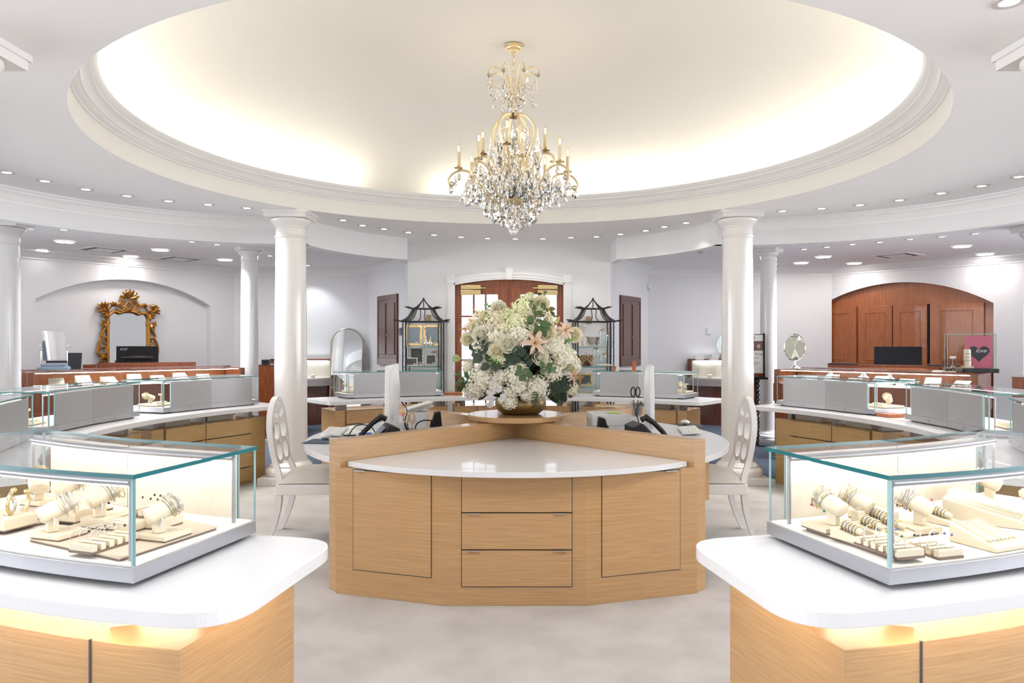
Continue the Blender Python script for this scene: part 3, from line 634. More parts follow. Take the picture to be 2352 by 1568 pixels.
# ---------------------------------------------------------------- glass display cases
def display_case(a0, a1, label, r0=3.27, r1=3.74, zt=1.07, near=False, edge=None, sg=1):
    """a0<a1 in degrees on the +X side (mirrored with sg). Panel side faces the ring centre."""
    PT = lambda a, r: (sg * pol(a, r)[0], pol(a, r)[1])
    am = (a0 + a1) / 2; c0 = PT(am, (r0 + r1) / 2)
    root = thing('display_case', label, 'display case', (c0[0], c0[1], ZT), 0, 'glass jewellery cases on the ring of worktops')
    aa = lambda k, n, i=0.: a0 + i + (a1 - a0 - 2 * i) * k / n
    def outline(ins, n=10): 
        ia = math.degrees(ins / ((r0 + r1) / 2))
        inn = [PT(a0 + ia, r0 + ins), PT(am, r0 * 1.0 + ins), PT(a1 - ia, r0 + ins)]
        outr = [PT(aa(n - k, n, ia), r1 - ins) for k in range(n + 1)]
        return inn + outr
    z1 = ZT + .012; z2 = ZT + .052
    MB().prism(outline(.035), ZT + .0005, z1).build('plinth', DARK, root, world=True)
    MB().prism(outline(0), z1, z2).build('base', SILV2, root, world=True, bevel=.0015)
    MB().prism(outline(.010), z2 - .002, z2 + .004).build('deck', DECK, root, world=True)
    t = .012 if near else .010
    MB().prism(outline(-.004), zt - t, zt, side=1).build('glass_top', [GLASST, edge or (EDGE if near else TEAL)], root, world=True)
    gt = .008; zb = z2 + .004
    def pane(pts, nm='glass_side'):
        mb = MB(); A = [Vector(p) for p in pts]; out = []
        for i, p in enumerate(A):
            tt = (A[min(i + 1, len(A) - 1)] - A[max(i - 1, 0)]).normalized(); out.append(p + Vector((tt.y, -tt.x)) * gt)
        n = len(A); vs = [(p.x, p.y, zb) for p in A] + [(p.x, p.y, zt - t) for p in A] + [(p.x, p.y, zb) for p in out] + [(p.x, p.y, zt - t) for p in out]; fs = []; mi = []
        for i in range(n - 1): fs += [(i, i + 1, n + i + 1, n + i), (2 * n + i + 1, 2 * n + i, 3 * n + i, 3 * n + i + 1)]
        mb.add(vs, fs, 0); mb.add(vs, [(0, n, 3 * n, 2 * n), (n - 1, 3 * n - 1, 4 * n - 1, 2 * n - 1)], 1)
        mb.build(nm, [GLASS, EDGEL], root, world=True)
    i_ = .006; ia = math.degrees(i_ / r1)
    pane([PT(aa(k, 10, ia), r1 - i_) for k in range(11)], 'glass_front')
    pane([PT(a1 - ia, r1 - i_), PT(a1 - ia, r0 + i_)]); pane([PT(a0 + ia, r0 + i_), PT(a0 + ia, r1 - i_)])
    # silver sliding back panels between two glass end strips
    e = math.degrees(.085 / r0) if not near else math.degrees(.07 / r0)
    ends = [(a0 + e, am - .02), (am + .02, a1 - e)]
    for b0, b1 in ends:
        A, B = Vector(PT(b0, r0 - .004 + .012 * 0)), Vector(PT(b1, r0 - .004)); nn = Vector((0, YC)) - (A + B) / 2; nn.normalize()
        q = [A, B, B - nn * .008, A - nn * .008]
        o = MB().prism(q, z1 + .045, zt - t - .012).build('back_panel', SILV, root, world=True)
        MB().prism([A + nn * .002, B + nn * .002, B - nn * .003, A - nn * .003], z1 - .004, z1 + .044).build('panel_rail', SILV, o, world=True)
        p = (A + B) / 2 + nn * .002; mb = MB(); lockmesh(mb, (p.x, p.y, z1 + .020), nn, .010); mb.build('lock', STEEL, o, world=True, smooth=True)
        MB().prism([A - nn * .009, B - nn * .009, B - nn * .012, A - nn * .012], zb, zt - t - .02).build('panel_liner', LINER, o, world=True)
    for b0, b1 in ((a0 + ia, a0 + e - .08), (a1 - e + .08, a1 - ia)):
        pane([PT(b1, r0 + i_), PT(b0, r0 + i_)], 'glass_back_strip')
    # light bars on slim posts, one along the outer side, one along the panels
    rr = .011 if near else .007; zl = zt - t - rr - .008; il = math.degrees(.05 / r1)
    for nm_, r_, fa in (('outer', r1 - .045, il), ('inner', r0 + .06, il)):
        path = [PT(aa(k, 10, fa), r_) for k in range(11)]
        o = MB().tube([(*p, zl) for p in path], rr, 12).build('light_bar', SILV2, root, world=True, smooth=True)
        MB().tube([(*p, zl - rr * .75) for p in path], rr * .55, 6).build('led_strip', LED_CASE if near else LED_CASEC, o, world=True)
        mb = MB()
        for p in (path[0], path[-1]):
            mb.cyl((*p, zb), (*p, zl), .006 if near else .005, 10)
            if near: mb.cyl((p[0] - .001, p[1], zl), (p[0] + .001, p[1], zl), rr * 1.2)
        mb.build('post', SILV2, root, world=True, smooth=True)
    return root
display_case(145.2, 164.8, 'large lit glass bracelet case in the left foreground', 3.26, 3.80, near=True, sg=-1)
display_case(145.2, 165.0, 'large lit glass bracelet and ring case in the right foreground', 3.27, 3.81, near=True)
display_case(14.5, 34.6, 'glass case with two silver panels left of the bouquet', 3.29, 3.69, sg=-1)
display_case(17.0, 36.2, 'glass case with glowing top edge right of the bouquet', 3.28, 3.69)
display_case(-9.5, 9.5, 'glass case hidden behind the bouquet', 3.29, 3.69)
display_case(55.2, 75.6, 'first glass case on the right worktop, nearest its white end')
display_case(82.0, 101.6, 'second glass case on the right worktop, above the orange wood tray')
display_case(107.6, 127, 'third glass case on the right worktop, cut by the photo edge')
display_case(53.0, 72.6, 'first glass case on the left worktop, nearest the left white chair', sg=-1)
display_case(77.6, 98.2, 'second glass case on the left worktop, middle of three', sg=-1)
display_case(102.4, 126.4, 'third glass case on the left worktop, cut by the photo edge', sg=-1)
# ================================================================ CENTRAL DESK
IC = Vector((.03, 5.30)); ZD = .74
island = thing('service_desk', 'round oak service desk with crossed partitions and white top, in the middle', 'desk', (IC.x, IC.y, 0))
def diag(ang, L, th, z1, name):
    t = Vector((math.sin(R(ang)), math.cos(R(ang)))); nn = Vector((-t.y, t.x)) * th / 2
    A, B = IC + t * .04, IC + t * L
    MB().prism([A + nn, A - nn, B - nn, B + nn], .001, z1).build(name, OAK_X, island, world=True, bevel=.0015)
for a in (46, 137, -137, -46): diag(a, 1.525, .115, .86, 'partition')
MB().lathe([(.335, .861), (.345, .868), (.345, .893), (.338, .90), (0, .90)], 64, Matrix.Translation((IC.x, IC.y, 0)) , cap=True).build('round_shelf', OAK_X, island, world=True, smooth=True)
# wedge shaped tops
def wedge(a0, a1, r, n=24, ins=.065):
    b = (a1 - a0) / 2; t = Vector((math.sin(R((a0 + a1) / 2)), math.cos(R((a0 + a1) / 2)))); ap = IC + t * (ins / math.sin(R(b)))
    ia = math.degrees(ins / r); return [tuple(ap)] + [(IC.x + r * math.sin(R(a0 + ia + (a1 - a0 - 2 * ia) * k / n)), IC.y + r * math.cos(R(a0 + ia + (a1 - a0 - 2 * ia) * k / n))) for k in range(n + 1)]
MB().prism(wedge(137, 223, 1.485), .71, ZD).build('front_top', QUARTZ, island, world=True, bevel=.002)
MB().prism(wedge(46, 137, 1.475), .705, ZD).build('side_top', QUARTZ, island, world=True, bevel=.002)
MB().prism(wedge(223, 314, 1.475), .705, ZD).build('side_top', QUARTZ, island, world=True, bevel=.002)
MB().prism(wedge(-46, 46, 1.475), .705, ZD).build('back_top', QUARTZ, island, world=True, bevel=.002)
# front cabinet: three facets
fp = [pz(771, 1362, 0), pz(1015, 1391, 0), pz(1345, 1391, 0), pz(1601, 1362, 0)]
body = fp + [(IC.x + .12, IC.y - .12), (IC.x - .12, IC.y - .12)]
MB().prism(body, .001, .708).build('front_cabinet', OAK_X, island, world=True)
def facepts(i, x0, x1):
    A, B = Vector(fp[i]), Vector(fp[i + 1]); 
    def hit(px):
        s = (px - CX) / F; d = B - A; k = (s * A.y - A.x) / (d.x - s * d.y); return A + d * k
    n = Vector((-(B - A).y, (B - A).x)).normalized(); n = n if n.y < 0 else -n
    return hit(x0), hit(x1), n
def front(i, x0, x1, z0, z1, name, pulls):
    P, Q, n = facepts(i, x0, x1); t = (Q - P).normalized()
    MB().prism([P - t * .004, Q + t * .004, Q + t * .004 + n * .002, P - t * .004 + n * .002], z0 - .005, min(.7075, z1 + .006)).build('shadow_gap', DARK, island, world=True)
    o = MB().prism([P + n * .001, Q + n * .001, Q + n * .0045, P + n * .0045], z0, z1).build(name, OAK_H, island, world=True)
    mb = MB(); L_ = (Q - P).length
    for f in pulls:
        p = P + t * (L_ * f); q = p + t * .07; mb.prism([p + n * .004, q + n * .004, q + n * .020, p + n * .020], z1 - .001, z1 + .003)
    if pulls: mb.build('pull', STEEL, o, world=True)
zof = lambda y, d: H + (CY - y) * d / F
d0 = fp[1][1] - .0
front(1, 1061, 1313, zof(1177, d0) + .003, .7075, 'drawer', ())
front(1, 1061, 1313, zof(1262, d0) + .003, zof(1177, d0) - .003, 'drawer', (.05, .83))
front(1, 1061, 1313, zof(1347, d0) + .003, zof(1262, d0) - .003, 'drawer', (.05, .83))
front(0, 812, 990, .148, .700, 'door', (.02,)); front(2, 1383, 1561, .148, .700, 'door', (.80,))
# drawer unit under the right side top, modesty panel under the left
MB().prism([(1.05, 4.42), (1.235, 4.60), (1.235, 5.15), (1.05, 5.15)], .43, .704).build('drawer_unit', OAK_X, island, world=True)
MB().prism([(-.93, 4.55), (-1.05, 4.66), (-1.05, 5.2), (-.93, 5.2)], .001, .704).build('side_panel', OAK_X, island, world=True)
# ---------------------------------------------------------------- chairs
def chair(x, y, rz, label):
    """faces local +X"""
    r = thing('side_chair', label, 'chair', (x, y, 0), rz, 'white pierced back chairs at the round desk')
    w = .235
    mb = MB(); mb.box(-.20, .27, -w, w, .335, .41); mb.build('seat_frame', LACQ, r, bevel=.006)
    prof = [(-.185, .41), (.255, .41)]
    mb = MB(); N = 10; vs = []; hh = lambda u, v: .415 + .085 * (max(0, 1 - abs(u) ** 3.5) ** .5) * (max(0, 1 - abs(v) ** 3.5) ** .5)
    for i in range(N + 1):
        for j in range(N + 1):
            u, v = -1 + 2 * i / N, -1 + 2 * j / N; vs.append((.035 + u * .225, v * (w - .005), hh(u, v)))
    fs = [(i * (N + 1) + j, (i + 1) * (N + 1) + j, (i + 1) * (N + 1) + j + 1, i * (N + 1) + j + 1) for i in range(N) for j in range(N)]
    mb.add(vs, fs); mb.build('seat', SEATF, r, smooth=True)
    # backrest: pierced panel of rings between two stiles
    def bx(z): return -.20 - .10 * max(0, (z - .45)) - .02 * math.sin((z - .45) * 5)
    mb = MB()
    def ring(cy, cz, ro, ri, th=.034):
        n = 24; vs = []; 
        for rr_, dx in ((ro, -th / 2), (ro, th / 2), (ri, th / 2), (ri, -th / 2)):
            for k in range(n):
                a = 2 * math.pi * k / n; z = cz + rr_ * math.sin(a); vs.append((bx(z) + dx, cy + rr_ * math.cos(a), z))
        fs = []
        for q in range(4):
            for k in range(n): fs.append((q * n + k, q * n + (k + 1) % n, ((q + 1) % 4) * n + (k + 1) % n, ((q + 1) % 4) * n + k))
        mb.add(vs, fs)
    for cz, cy, ro in ((.625, .078, .092), (.775, .088, .098), (.905, .066, .080)):
        ring(cy, cz, ro, ro - .026); ring(-cy, cz, ro, ro - .026)
    ring(0, .955, .062, .038)
    mb.build('pierced_back', LACQ, r, smooth=True)
    for s in (-1, 1):
        pth = [(-.18, s * .195, .34), (-.185, s * .19, .45), (bx(.56), s * .168, .56), (bx(.66), s * .185, .66), (bx(.78), s * .195, .78), (bx(.88), s * .168, .88), (bx(.945), s * .118, .945), (bx(.99), s * .055, .99), (bx(1.002), 0, 1.002)]
        P2 = []
        for i in range(len(pth) - 1):
            for k in range(4):
                t = k / 4; p0, p1, p2, p3 = [Vector(pth[max(0, min(len(pth) - 1, i + q))]) for q in (-1, 0, 1, 2)]
                P2.append(.5 * ((2 * p1) + (-p0 + p2) * t + (2 * p0 - 5 * p1 + 4 * p2 - p3) * t * t + (-p0 + 3 * p1 - 3 * p2 + p3) * t ** 3))
        P2.append(Vector(pth[-1])); mb = MB(); hw, ht = .013, .020; vs = []
        for i, p in enumerate(P2):
            t = (P2[min(i + 1, len(P2) - 1)] - P2[max(i - 1, 0)]).normalized(); sd = Vector((0, t.z, -t.y)).normalized()
            fx = Vector((1, 0, 0)); vs += [p + sd * hw + fx * ht, p - sd * hw + fx * ht, p - sd * hw - fx * ht, p + sd * hw - fx * ht]
        fs = [(i * 4 + k, i * 4 + (k + 1) % 4, i * 4 + 4 + (k + 1) % 4, i * 4 + 4 + k) for i in range(len(P2) - 1) for k in range(4)] + [(0, 1, 2, 3)]
        mb.add(vs, fs); mb.build('back_stile', LACQ, r, smooth=True)
    for sx_, s in ((-1, -1), (-1, 1), (1, -1), (1, 1)):
        mb = MB(); vs = []; n = 8
        for i in range(n + 1):
            t = i / n; z = .34 * (1 - t) + .001 * t; k = .024 - .008 * t
            x_ = (-.185 - .085 * t ** 1.8) if sx_ < 0 else (.245 + .02 * t ** 1.5); y_ = s * (.205 - .045 * t if sx_ < 0 else .205)
            vs += [(x_ - k, y_ - k, z), (x_ + k, y_ - k, z), (x_ + k, y_ + k, z), (x_ - k, y_ + k, z)]
        fs = [(i * 4 + k, i * 4 + 4 + k, i * 4 + 4 + (k + 1) % 4, i * 4 + (k + 1) % 4) for i in range(n) for k in range(4)] + [(0, 1, 2, 3), (n * 4 + 3, n * 4 + 2, n * 4 + 1, n * 4)]
        mb.add(vs, fs); mb.build('leg', LACQ, r)
    return r
chair(-1.475, 5.42, 2, 'white chair with pierced ring back at the left of the round desk')
chair(1.475, 5.43, 178, 'white chair with pierced ring back at the right of the round desk')
# ================================================================ CHANDELIER
HX, HY = .013, 5.40
ch = thing('chandelier', 'gilt and crystal chandelier with candle bulbs hanging in the round opening', 'chandelier', (HX, HY, 2.20))
CMx = Matrix.Translation((HX, HY, 0))
def rz_path(pts, ang): 
    c_, s_ = math.sin(R(ang)), -math.cos(R(ang)); return [(HX + r * c_, HY + r * s_, z) for r, z in pts]
def smooth_path(p, k=4):
    out = []; P = [Vector(q) for q in p]
    for i in range(len(P) - 1):
        p0, p1, p2, p3 = P[max(0, i - 1)], P[i], P[i + 1], P[min(len(P) - 1, i + 2)]
        for q in range(k):
            t = q / k; out.append(.5 * ((2 * p1) + (-p0 + p2) * t + (2 * p0 - 5 * p1 + 4 * p2 - p3) * t * t + (-p0 + 3 * p1 - 3 * p2 + p3) * t ** 3))
    return out + [P[-1]]
MB().lathe([(.068, 3.592), (.07, 3.58), (.055, 3.575), (.05, 3.565), (.03, 3.56), (.022, 3.545), (.01, 3.54), (0, 3.54)], 28, CMx).build('ceiling_rose', GOLDC, ch, world=True, smooth=True)
mb = MB()
for i in range(11):
    z = 3.53 - i * .031; a = 90 * (i % 2); pts = []
    for k in range(10):
        t = 2 * math.pi * k / 10; pts.append((HX + .010 * math.cos(t) * math.cos(R(a)), HY + .010 * math.cos(t) * math.sin(R(a)), z + .021 * math.sin(t)))
    mb.tube(pts, .003, 5, closed=True)
mb.cyl((HX, HY, 3.21), (HX, HY, 3.06), .006)
mb.build('chain', GOLDC, ch, world=True, smooth=True)
MB().lathe([(.012, 3.055), (.03, 3.06), (.034, 3.075), (.02, 3.09), (.012, 3.10)], 16, CMx).build('hub', mat('dark_gold', (.12, .08, .04), .3, .8), ch, world=True, smooth=True)
for k in range(8):
    a = 22 + 45 * k; mb = MB()
    mb.tube(smooth_path(rz_path([(.012, 3.17), (.045, 3.24), (.075, 3.33), (.115, 3.405), (.165, 3.41), (.198, 3.375), (.192, 3.342), (.172, 3.345), (.175, 3.362)], a)), .0055, 6)
    mb.build('crown_scroll', GOLDC, ch, world=True, smooth=True)
for k in range(6):
    a = 15 + 60 * k; mb = MB()
    mb.tube(smooth_path(rz_path([(.015, 3.07), (.05, 3.085), (.10, 3.065), (.15, 3.00), (.155, 2.92), (.125, 2.82), (.095, 2.73), (.10, 2.66), (.13, 2.63), (.145, 2.66)], a)), .009, 6)
    mb.build('lyre_arm', GOLDC, ch, world=True, smooth=True)
MB().lathe([(0, 2.415), (.05, 2.42), (.075, 2.44), (.07, 2.46), (.03, 2.475), (.015, 2.50), (.012, 2.60)], 20, CMx).build('arm_plate', GOLDC, ch, world=True, smooth=True)
MB().lathe([(.012, 2.48), (.06, 2.50), (.075, 2.55), (.06, 2.60), (.035, 2.63), (.05, 2.66), (.055, 2.72), (.03, 2.80), (.045, 2.86), (.03, 2.95), (.02, 3.04)], 12, CMx, cap=False).build('glass_stem', CRYSD, ch, world=True)
MB().ball((HX, HY, 2.238), .038, 16, 10).build('bottom_ball', CRYS, ch, world=True, smooth=True)
def candle_arm(a, low):
    p = [(.04, 2.45), (.11, 2.435), (.19, 2.475), (.25, 2.57), (.31, 2.645), (.38, 2.665), (.445, 2.64), (.48, 2.59), (.468, 2.552), (.44, 2.556), (.443, 2.575)] if low else [(.03, 2.52), (.08, 2.55), (.125, 2.64), (.16, 2.74), (.21, 2.79), (.27, 2.785), (.30, 2.75), (.29, 2.725), (.272, 2.732)]
    arm = MB().tube(smooth_path(rz_path(p, a)), .0085, 6).build('candle_arm', GOLDC, ch, world=True, smooth=True)
    rr, zb = (.405, 2.668) if low else (.235, 2.797)
    x, y, _ = rz_path([(rr, 0)], a)[0]; M = Matrix.Translation((x, y, zb))
    mb = MB()
    for q in range(8):
        t = 2 * math.pi * q / 8; e = Vector((math.cos(t), math.sin(t), 0)); f = Vector((-e.y, e.x, 0)); o = Vector((x, y, zb + .012))
        mb.add([o + e * .008 - f * .005, o + e * .008 + f * .005, o + e * .026 + f * .011 + Vector((0, 0, -.004)), o + e * .036 + Vector((0, 0, .006)), o + e * .026 - f * .011 + Vector((0, 0, -.004))], [(0, 1, 2, 3, 4)])
    mb.lathe([(.004, 0), (.010, .004), (.017, .012), (.012, .016), (.016, .022), (.012, .028), (.016, .034), (.015, .042)], 12, M); mb.build('bobeche', GBRNZ if not low else GOLDC, arm, world=True, smooth=True)
    MB().lathe([(.0125, .040), (.0125, .125), (.010, .127), (0, .127)], 12, M).build('candle_sleeve', CANDLE, arm, world=True, smooth=True)
    MB().lathe([(.006, .126), (.014, .138), (.0165, .152), (.014, .172), (.007, .192), (.0015, .206)], 12, M, cap=False).build('bulb', BULB, arm, world=True, smooth=True)
    mb = MB(); mb.cyl((x - .004, y, zb + .137), (x - .004, y, zb + .175), .0016, 5); mb.cyl((x + .004, y, zb + .137), (x + .004, y, zb + .175), .0016, 5); mb.build('filament', FLAME, arm, world=True)
for k in range(8): candle_arm(8 + 45 * k, True)
for k in range(4): candle_arm(-12 + 90 * k, False)
def drop_mesh(h, r, nm):
    mb = MB(); mb.lathe([(0, 0), (r * .55, -h * .22), (r, -h * .58), (r * .75, -h * .82), (0, -h)], 6, Matrix.Diagonal((1, .6, 1, 1)), cap=False)
    mb.lathe([(0, .016), (r * .28, .010), (r * .28, .004), (0, -.001)], 6, cap=False)
    me = bpy.data.meshes.new(nm); me.from_pydata(mb.v, [], mb.f); me.materials.append(CRYS); return me
DM = [drop_mesh(.085, .026, 'crystal_drop_a'), drop_mesh(.066, .018, 'crystal_drop_b'), drop_mesh(.105, .030, 'crystal_drop_c')]
rnd = random.Random(3); drops = []
def dr(r, a, z, k): drops.append((r, a, z, k))
for k in range(8):
    a = 8 + 45 * k
    for da, r_, z_, m_ in ((0, .46, 2.555, 0), (-4, .40, 2.64, 1), (5, .43, 2.62, 1), (-7, .33, 2.62, 2), (8, .30, 2.60, 2), (0, .25, 2.55, 2), (12, .36, 2.56, 0), (-14, .27, 2.50, 0), (16, .22, 2.46, 0), (20, .33, 2.50, 1), (-20, .38, 2.53, 1)): dr(r_, a + da, z_ + rnd.uniform(-.02, .02), m_)
for n_, r_, z_, m_ in ((14, .21, 2.425, 0), (12, .16, 2.40, 2), (10, .115, 2.365, 0), (8, .08, 2.335, 1), (6, .045, 2.33, 0), (10, .13, 2.44, 1), (12, .17, 2.62, 2), (12, .13, 2.72, 2), (10, .10, 2.66, 0), (8, .16, 2.83, 0), (8, .12, 2.90, 2), (6, .09, 3.00, 1), (8, .19, 2.75, 0), (10, .20, 2.66, 0), (9, .26, 2.60, 2), (10, .30, 2.52, 0), (8, .22, 2.55, 2), (9, .07, 2.60, 2), (8, .06, 2.72, 0), (7, .07, 2.84, 0), (12, .34, 2.58, 0), (14, .38, 2.50, 1), (10, .15, 2.52, 0), (9, .10, 2.95, 0)):
    for k in range(n_): dr(r_ + rnd.uniform(-.012, .012), 360 * k / n_ + rnd.uniform(-8, 8) + r_ * 300, z_ + rnd.uniform(-.02, .02), m_)
for k in range(8):
    for r_, z_, m_ in ((.185, 3.345, 0), (.12, 3.30, 1), (.09, 3.235, 0), (.05, 3.20, 0), (.145, 3.28, 1), (.16, 3.22, 1)): dr(r_, 22 + 45 * k + rnd.uniform(-9, 9), z_ + rnd.uniform(-.015, .015), m_)
drops.sort(key=lambda q: -(q[0] * math.cos(R(q[1]))))
mbx = MB()
for i, (r_, a, z_, m_) in enumerate(drops):
    x, y, _ = rz_path([(r_, 0)], a)[0]; M = Matrix.Translation((x, y, z_)) @ Matrix.Rotation(rnd.uniform(0, 6.3), 4, 'Z')
    if i < 98:
        o = bpy.data.objects.new('crystal_drop', DM[m_]); COL.objects.link(o); o.parent = ch; o.matrix_local = MW[ch.name].inverted() @ M
    else: mbx.add([M @ v.co for v in DM[m_].vertices], [tuple(p.vertices) for p in DM[m_].polygons])
o = mbx.build('crystal_drops', CRYS, ch, world=True); o['kind'] = 'stuff'
mbx = MB()                                            # swags and strings of beads
for k in range(8):
    a = 8 + 45 * k
    for q in range(12):
        t = q / 11; r_ = .40 * (1 - t) + .13 * t; z_ = 2.62 - .12 * math.sin(math.pi * t) - .14 * t; x, y, _ = rz_path([(r_, 0)], a + 22 * math.sin(math.pi * t))[0]; mbx.ball((x, y, z_), .0065, 6, 4)
    for q in range(8): x, y, _ = rz_path([(.44, 0)], a + 9)[0]; mbx.ball((x, y, 2.60 - q * .014), .006, 6, 4)
    x, y, _ = rz_path([(.19, 0)], 22 + 45 * k)[0]; mbx.ball((x, y, 3.352), .016, 8, 6); x, y, _ = rz_path([(.455, 0)], a)[0]; mbx.ball((x, y, 2.565), .017, 8, 6)
    x, y, _ = rz_path([(.065, 0)], a + 20)[0]; mbx.ball((x, y, 2.50 + .02 * (k % 2)), .038, 9, 7, (1, 1, 1.1))
o = mbx.build('crystal_beads', CRYS, ch, world=True); o['kind'] = 'stuff'
for a in (45, 135, 225, 315):
    x, y, _ = rz_path([(.20, 0)], a + 15)[0]; MB().lathe([(.006, 2.66), (.02, 2.68), (.012, 2.70), (.034, 2.76), (.034, 2.80), (.02, 2.835), (.024, 2.85), (.008, 2.90), (.002, 2.96)], 10, Matrix.Translation((x, y, 0)), cap=False).build('glass_spire', CRYS, ch, world=True, smooth=True)
pl = bpy.data.lights.new('chandelier_glow', 'POINT'); pl.energy = 9; pl.color = (1, .80, .55); pl.shadow_soft_size = .30
plo = bpy.data.objects.new('chandelier_glow', pl); COL.objects.link(plo); plo.location = (HX, HY, 2.9); plo.parent = None

# ================================================================ BOUQUET
BX, BY, BZ = .062, 5.30, .9005
mb = MB().lathe([(.10, 0), (.135, .004), (.165, .025), (.183, .06), (.185, .085), (.176, .115), (.163, .135), (.158, .152), (.152, .152), (.155, .13), (.165, .10), (.165, .06), (.12, .02), (0, .02)], 48)
o = mb.build('flower_bowl', BRONZE, smooth=True); o.location = (BX, BY, BZ); MW[o.name] = Matrix.Translation(o.location)
tag(o, 'round bronze bowl holding the flower arrangement on the round shelf', 'bowl')
FC = Vector((BX, BY, 1.20))
def fpos(px, py, push=0.):
    """a spot on the front of the bouquet seen at this place"""
    k = 5.3 / F; X, Z = (px - CX) * k, H + (CY - py) * k
    u = (X - BX) / .50; v = (Z - 1.24) / .50; q = max(0., 1 - u * u - v * v); dY = -.32 * math.sqrt(q) + .02 - push
    s = (5.3 + dY) / 5.3; return Vector((X * s, 5.3 + dY, H + (Z - H) * s))
def fl_mat(p, tilt=None, spin=0, toward=.55):
    n = (p - FC).normalized(); cdir = (Vector((0, 0, H)) - p).normalized(); z = (n * (1 - toward) + cdir * toward).normalized()
    if tilt is not None: z = (z + Vector(tilt)).normalized()
    x = z.orthogonal(); return Matrix.Translation(p) @ lookM((0, 0, 0), x, z) @ Matrix.Rotation(R(spin), 4, 'Z')
def petal(mb, M, L_, w, curl, cup=.2, n=5, base=.0, tip=.0, mi=0, wide=False):
    vs = []; 
    for i in range(n + 1):
        t = i / n; ww = w * (math.sin(math.pi * min(.97, .12 + .80 * t)) ** .8) * (1 if t < .99 else .35); a = curl[0] + (curl[1] - curl[0]) * t
        if wide: ww = w * (.35 + .65 * math.sin(math.pi * (.05 + .50 * t))) * (1, 1, 1, 1, .93, .62)[min(5, round(5 * t))]
        if i == 0: x, z = base, 0
        else: x += L_ / n * math.cos(a); z += L_ / n * math.sin(a)
        vs += [M @ Vector((x, -ww, z + cup * ww)), M @ Vector((x, 0, z)), M @ Vector((x, ww, z + cup * ww))]
    fs = [(i * 3 + j, i * 3 + 3 + j, i * 3 + 4 + j, i * 3 + 1 + j) for i in range(n) for j in (0, 1)]
    mb.add(vs, fs, mi)
RZ = lambda a: Matrix.Rotation(R(a), 4, 'Z')
def hydrangea(px, py, r, m, n=70, sc=(1, 1, 1), seed=0):
    rn = random.Random(seed); p = fpos(px, py); r = r * 1.16 * 5.15 / F; M = fl_mat(p, toward=.3); mb = MB()
    mb.ball(p, r * .80, 10, 8, M=M.to_3x3().to_4x4(), sc=sc)
    n = int(n * 2.1)
    for i in range(n):
        z = 1 - 1.55 * (i + .5) / n; a = i * 2.39996 + rn.uniform(-.2, .2); q = math.sqrt(max(0, 1 - z * z))
        d = Vector((q * math.cos(a) * sc[0], q * math.sin(a) * sc[1], z * sc[2])); c_ = d * r * rn.uniform(.90, 1.10); nn = Vector((d.x + rn.uniform(-.5, .5), d.y + rn.uniform(-.5, .5), d.z + rn.uniform(-.5, .5))).normalized()
        u = nn.orthogonal().normalized(); u.rotate(Matrix.Rotation(rn.uniform(0, 3), 3, nn)); w = nn.cross(u); s = .0092 * rn.uniform(.85, 1.3) * (1.15 if r > .06 else .9)
        for k in range(4):
            t = math.pi / 2 * k; e = u * math.cos(t) + w * math.sin(t); f = nn.cross(e)
            tp = nn * s * rn.uniform(-.15, .45); mb.add([M @ c_, M @ (c_ + e * s * .45 + f * s * .45 + nn * s * .15), M @ (c_ + e * s * .85 + f * s * .34 + tp), M @ (c_ + e * s * 1.08 + tp), M @ (c_ + e * s * .85 - f * s * .34 + tp), M @ (c_ + e * s * .45 - f * s * .45 + nn * s * .15)], [(0, 1, 2, 5), (5, 2, 3, 4)])
    return mb, m, p
def rose(px, py, r, m, seed=0, tilt=None, openness=1.):
    rn = random.Random(seed); p = fpos(px, py, .02); r = r * 1.12 * 5.1 / F; M = fl_mat(p, tilt, toward=.75); mb = MB()
    for l, (n_, a0, a1, L_, w_, b) in enumerate([(6, .05, .75, 1.05, .62, .10), (6, .45, 1.15, 1.0, .55, .10), (6, .8, 1.55, .95, .48, .08), (5, 1.1, 1.95, .88, .40, .06), (5, 1.25, 2.2, .80, .30, .03), (4, 1.35, 2.35, .70, .24, .02), (3, 1.4, 2.5, .6, .16, .01)]):
        for k in range(n_): petal(mb, M @ RZ(360 * k / n_ + 31 * l + rn.uniform(-8, 8)), L_ * r, w_ * r, (a0 * openness - .25, a1), .45, 6, b * r, wide=True)
    mb.ball(p + M.to_3x3() @ Vector((0, 0, r * .30)), r * .43, 12, 8, (1, 1, .85), M.to_3x3().to_4x4())
    return mb, m, p, (M, r)
def lily(px, py, L_, m, tilt=None, spin=0, seed=0, toward=.7):
    p = fpos(px, py, .06); M = fl_mat(p, tilt, spin, toward); mb = MB()
    for k in range(6): petal(mb, M @ RZ(60 * k), L_ * (1 if k % 2 else .93), L_ * (.17 if k % 2 else .13), (1.15, -.75), .25, 8, .004)
    return mb, m, p, M
def addflower(res, name, label, extra=None):
    mb, m, p = res[:3]; c0 = p.copy()
    root = thing(name, label, 'flower', c0, 0, 'flowers of the white bouquet')
    mb.build({'hydrangea': 'flower_head', 'rose': 'petals', 'ranunculus': 'petals', 'lily': 'petals', 'tulip': 'petals', 'orchid': 'petals', 'peony': 'petals', 'lily_bud': 'bud', 'snowball_flower': 'flower_head', 'chrysanthemum': 'flower_head'}[name], m, root, world=True, smooth=name not in ('hydrangea', 'snowball_flower'))
    b = Vector((BX + (p.x - BX) * .12, BY + (p.y - BY) * .2, BZ + .13)); q = p + (FC - p).normalized() * .02
    mid = (q + b) / 2 + Vector((0, 0, .03)); MB().tube(smooth_path([q, mid, b], 3), .0028, 5).build('stem', STEMM, root, world=True)
    if extra: extra(root)
    return root
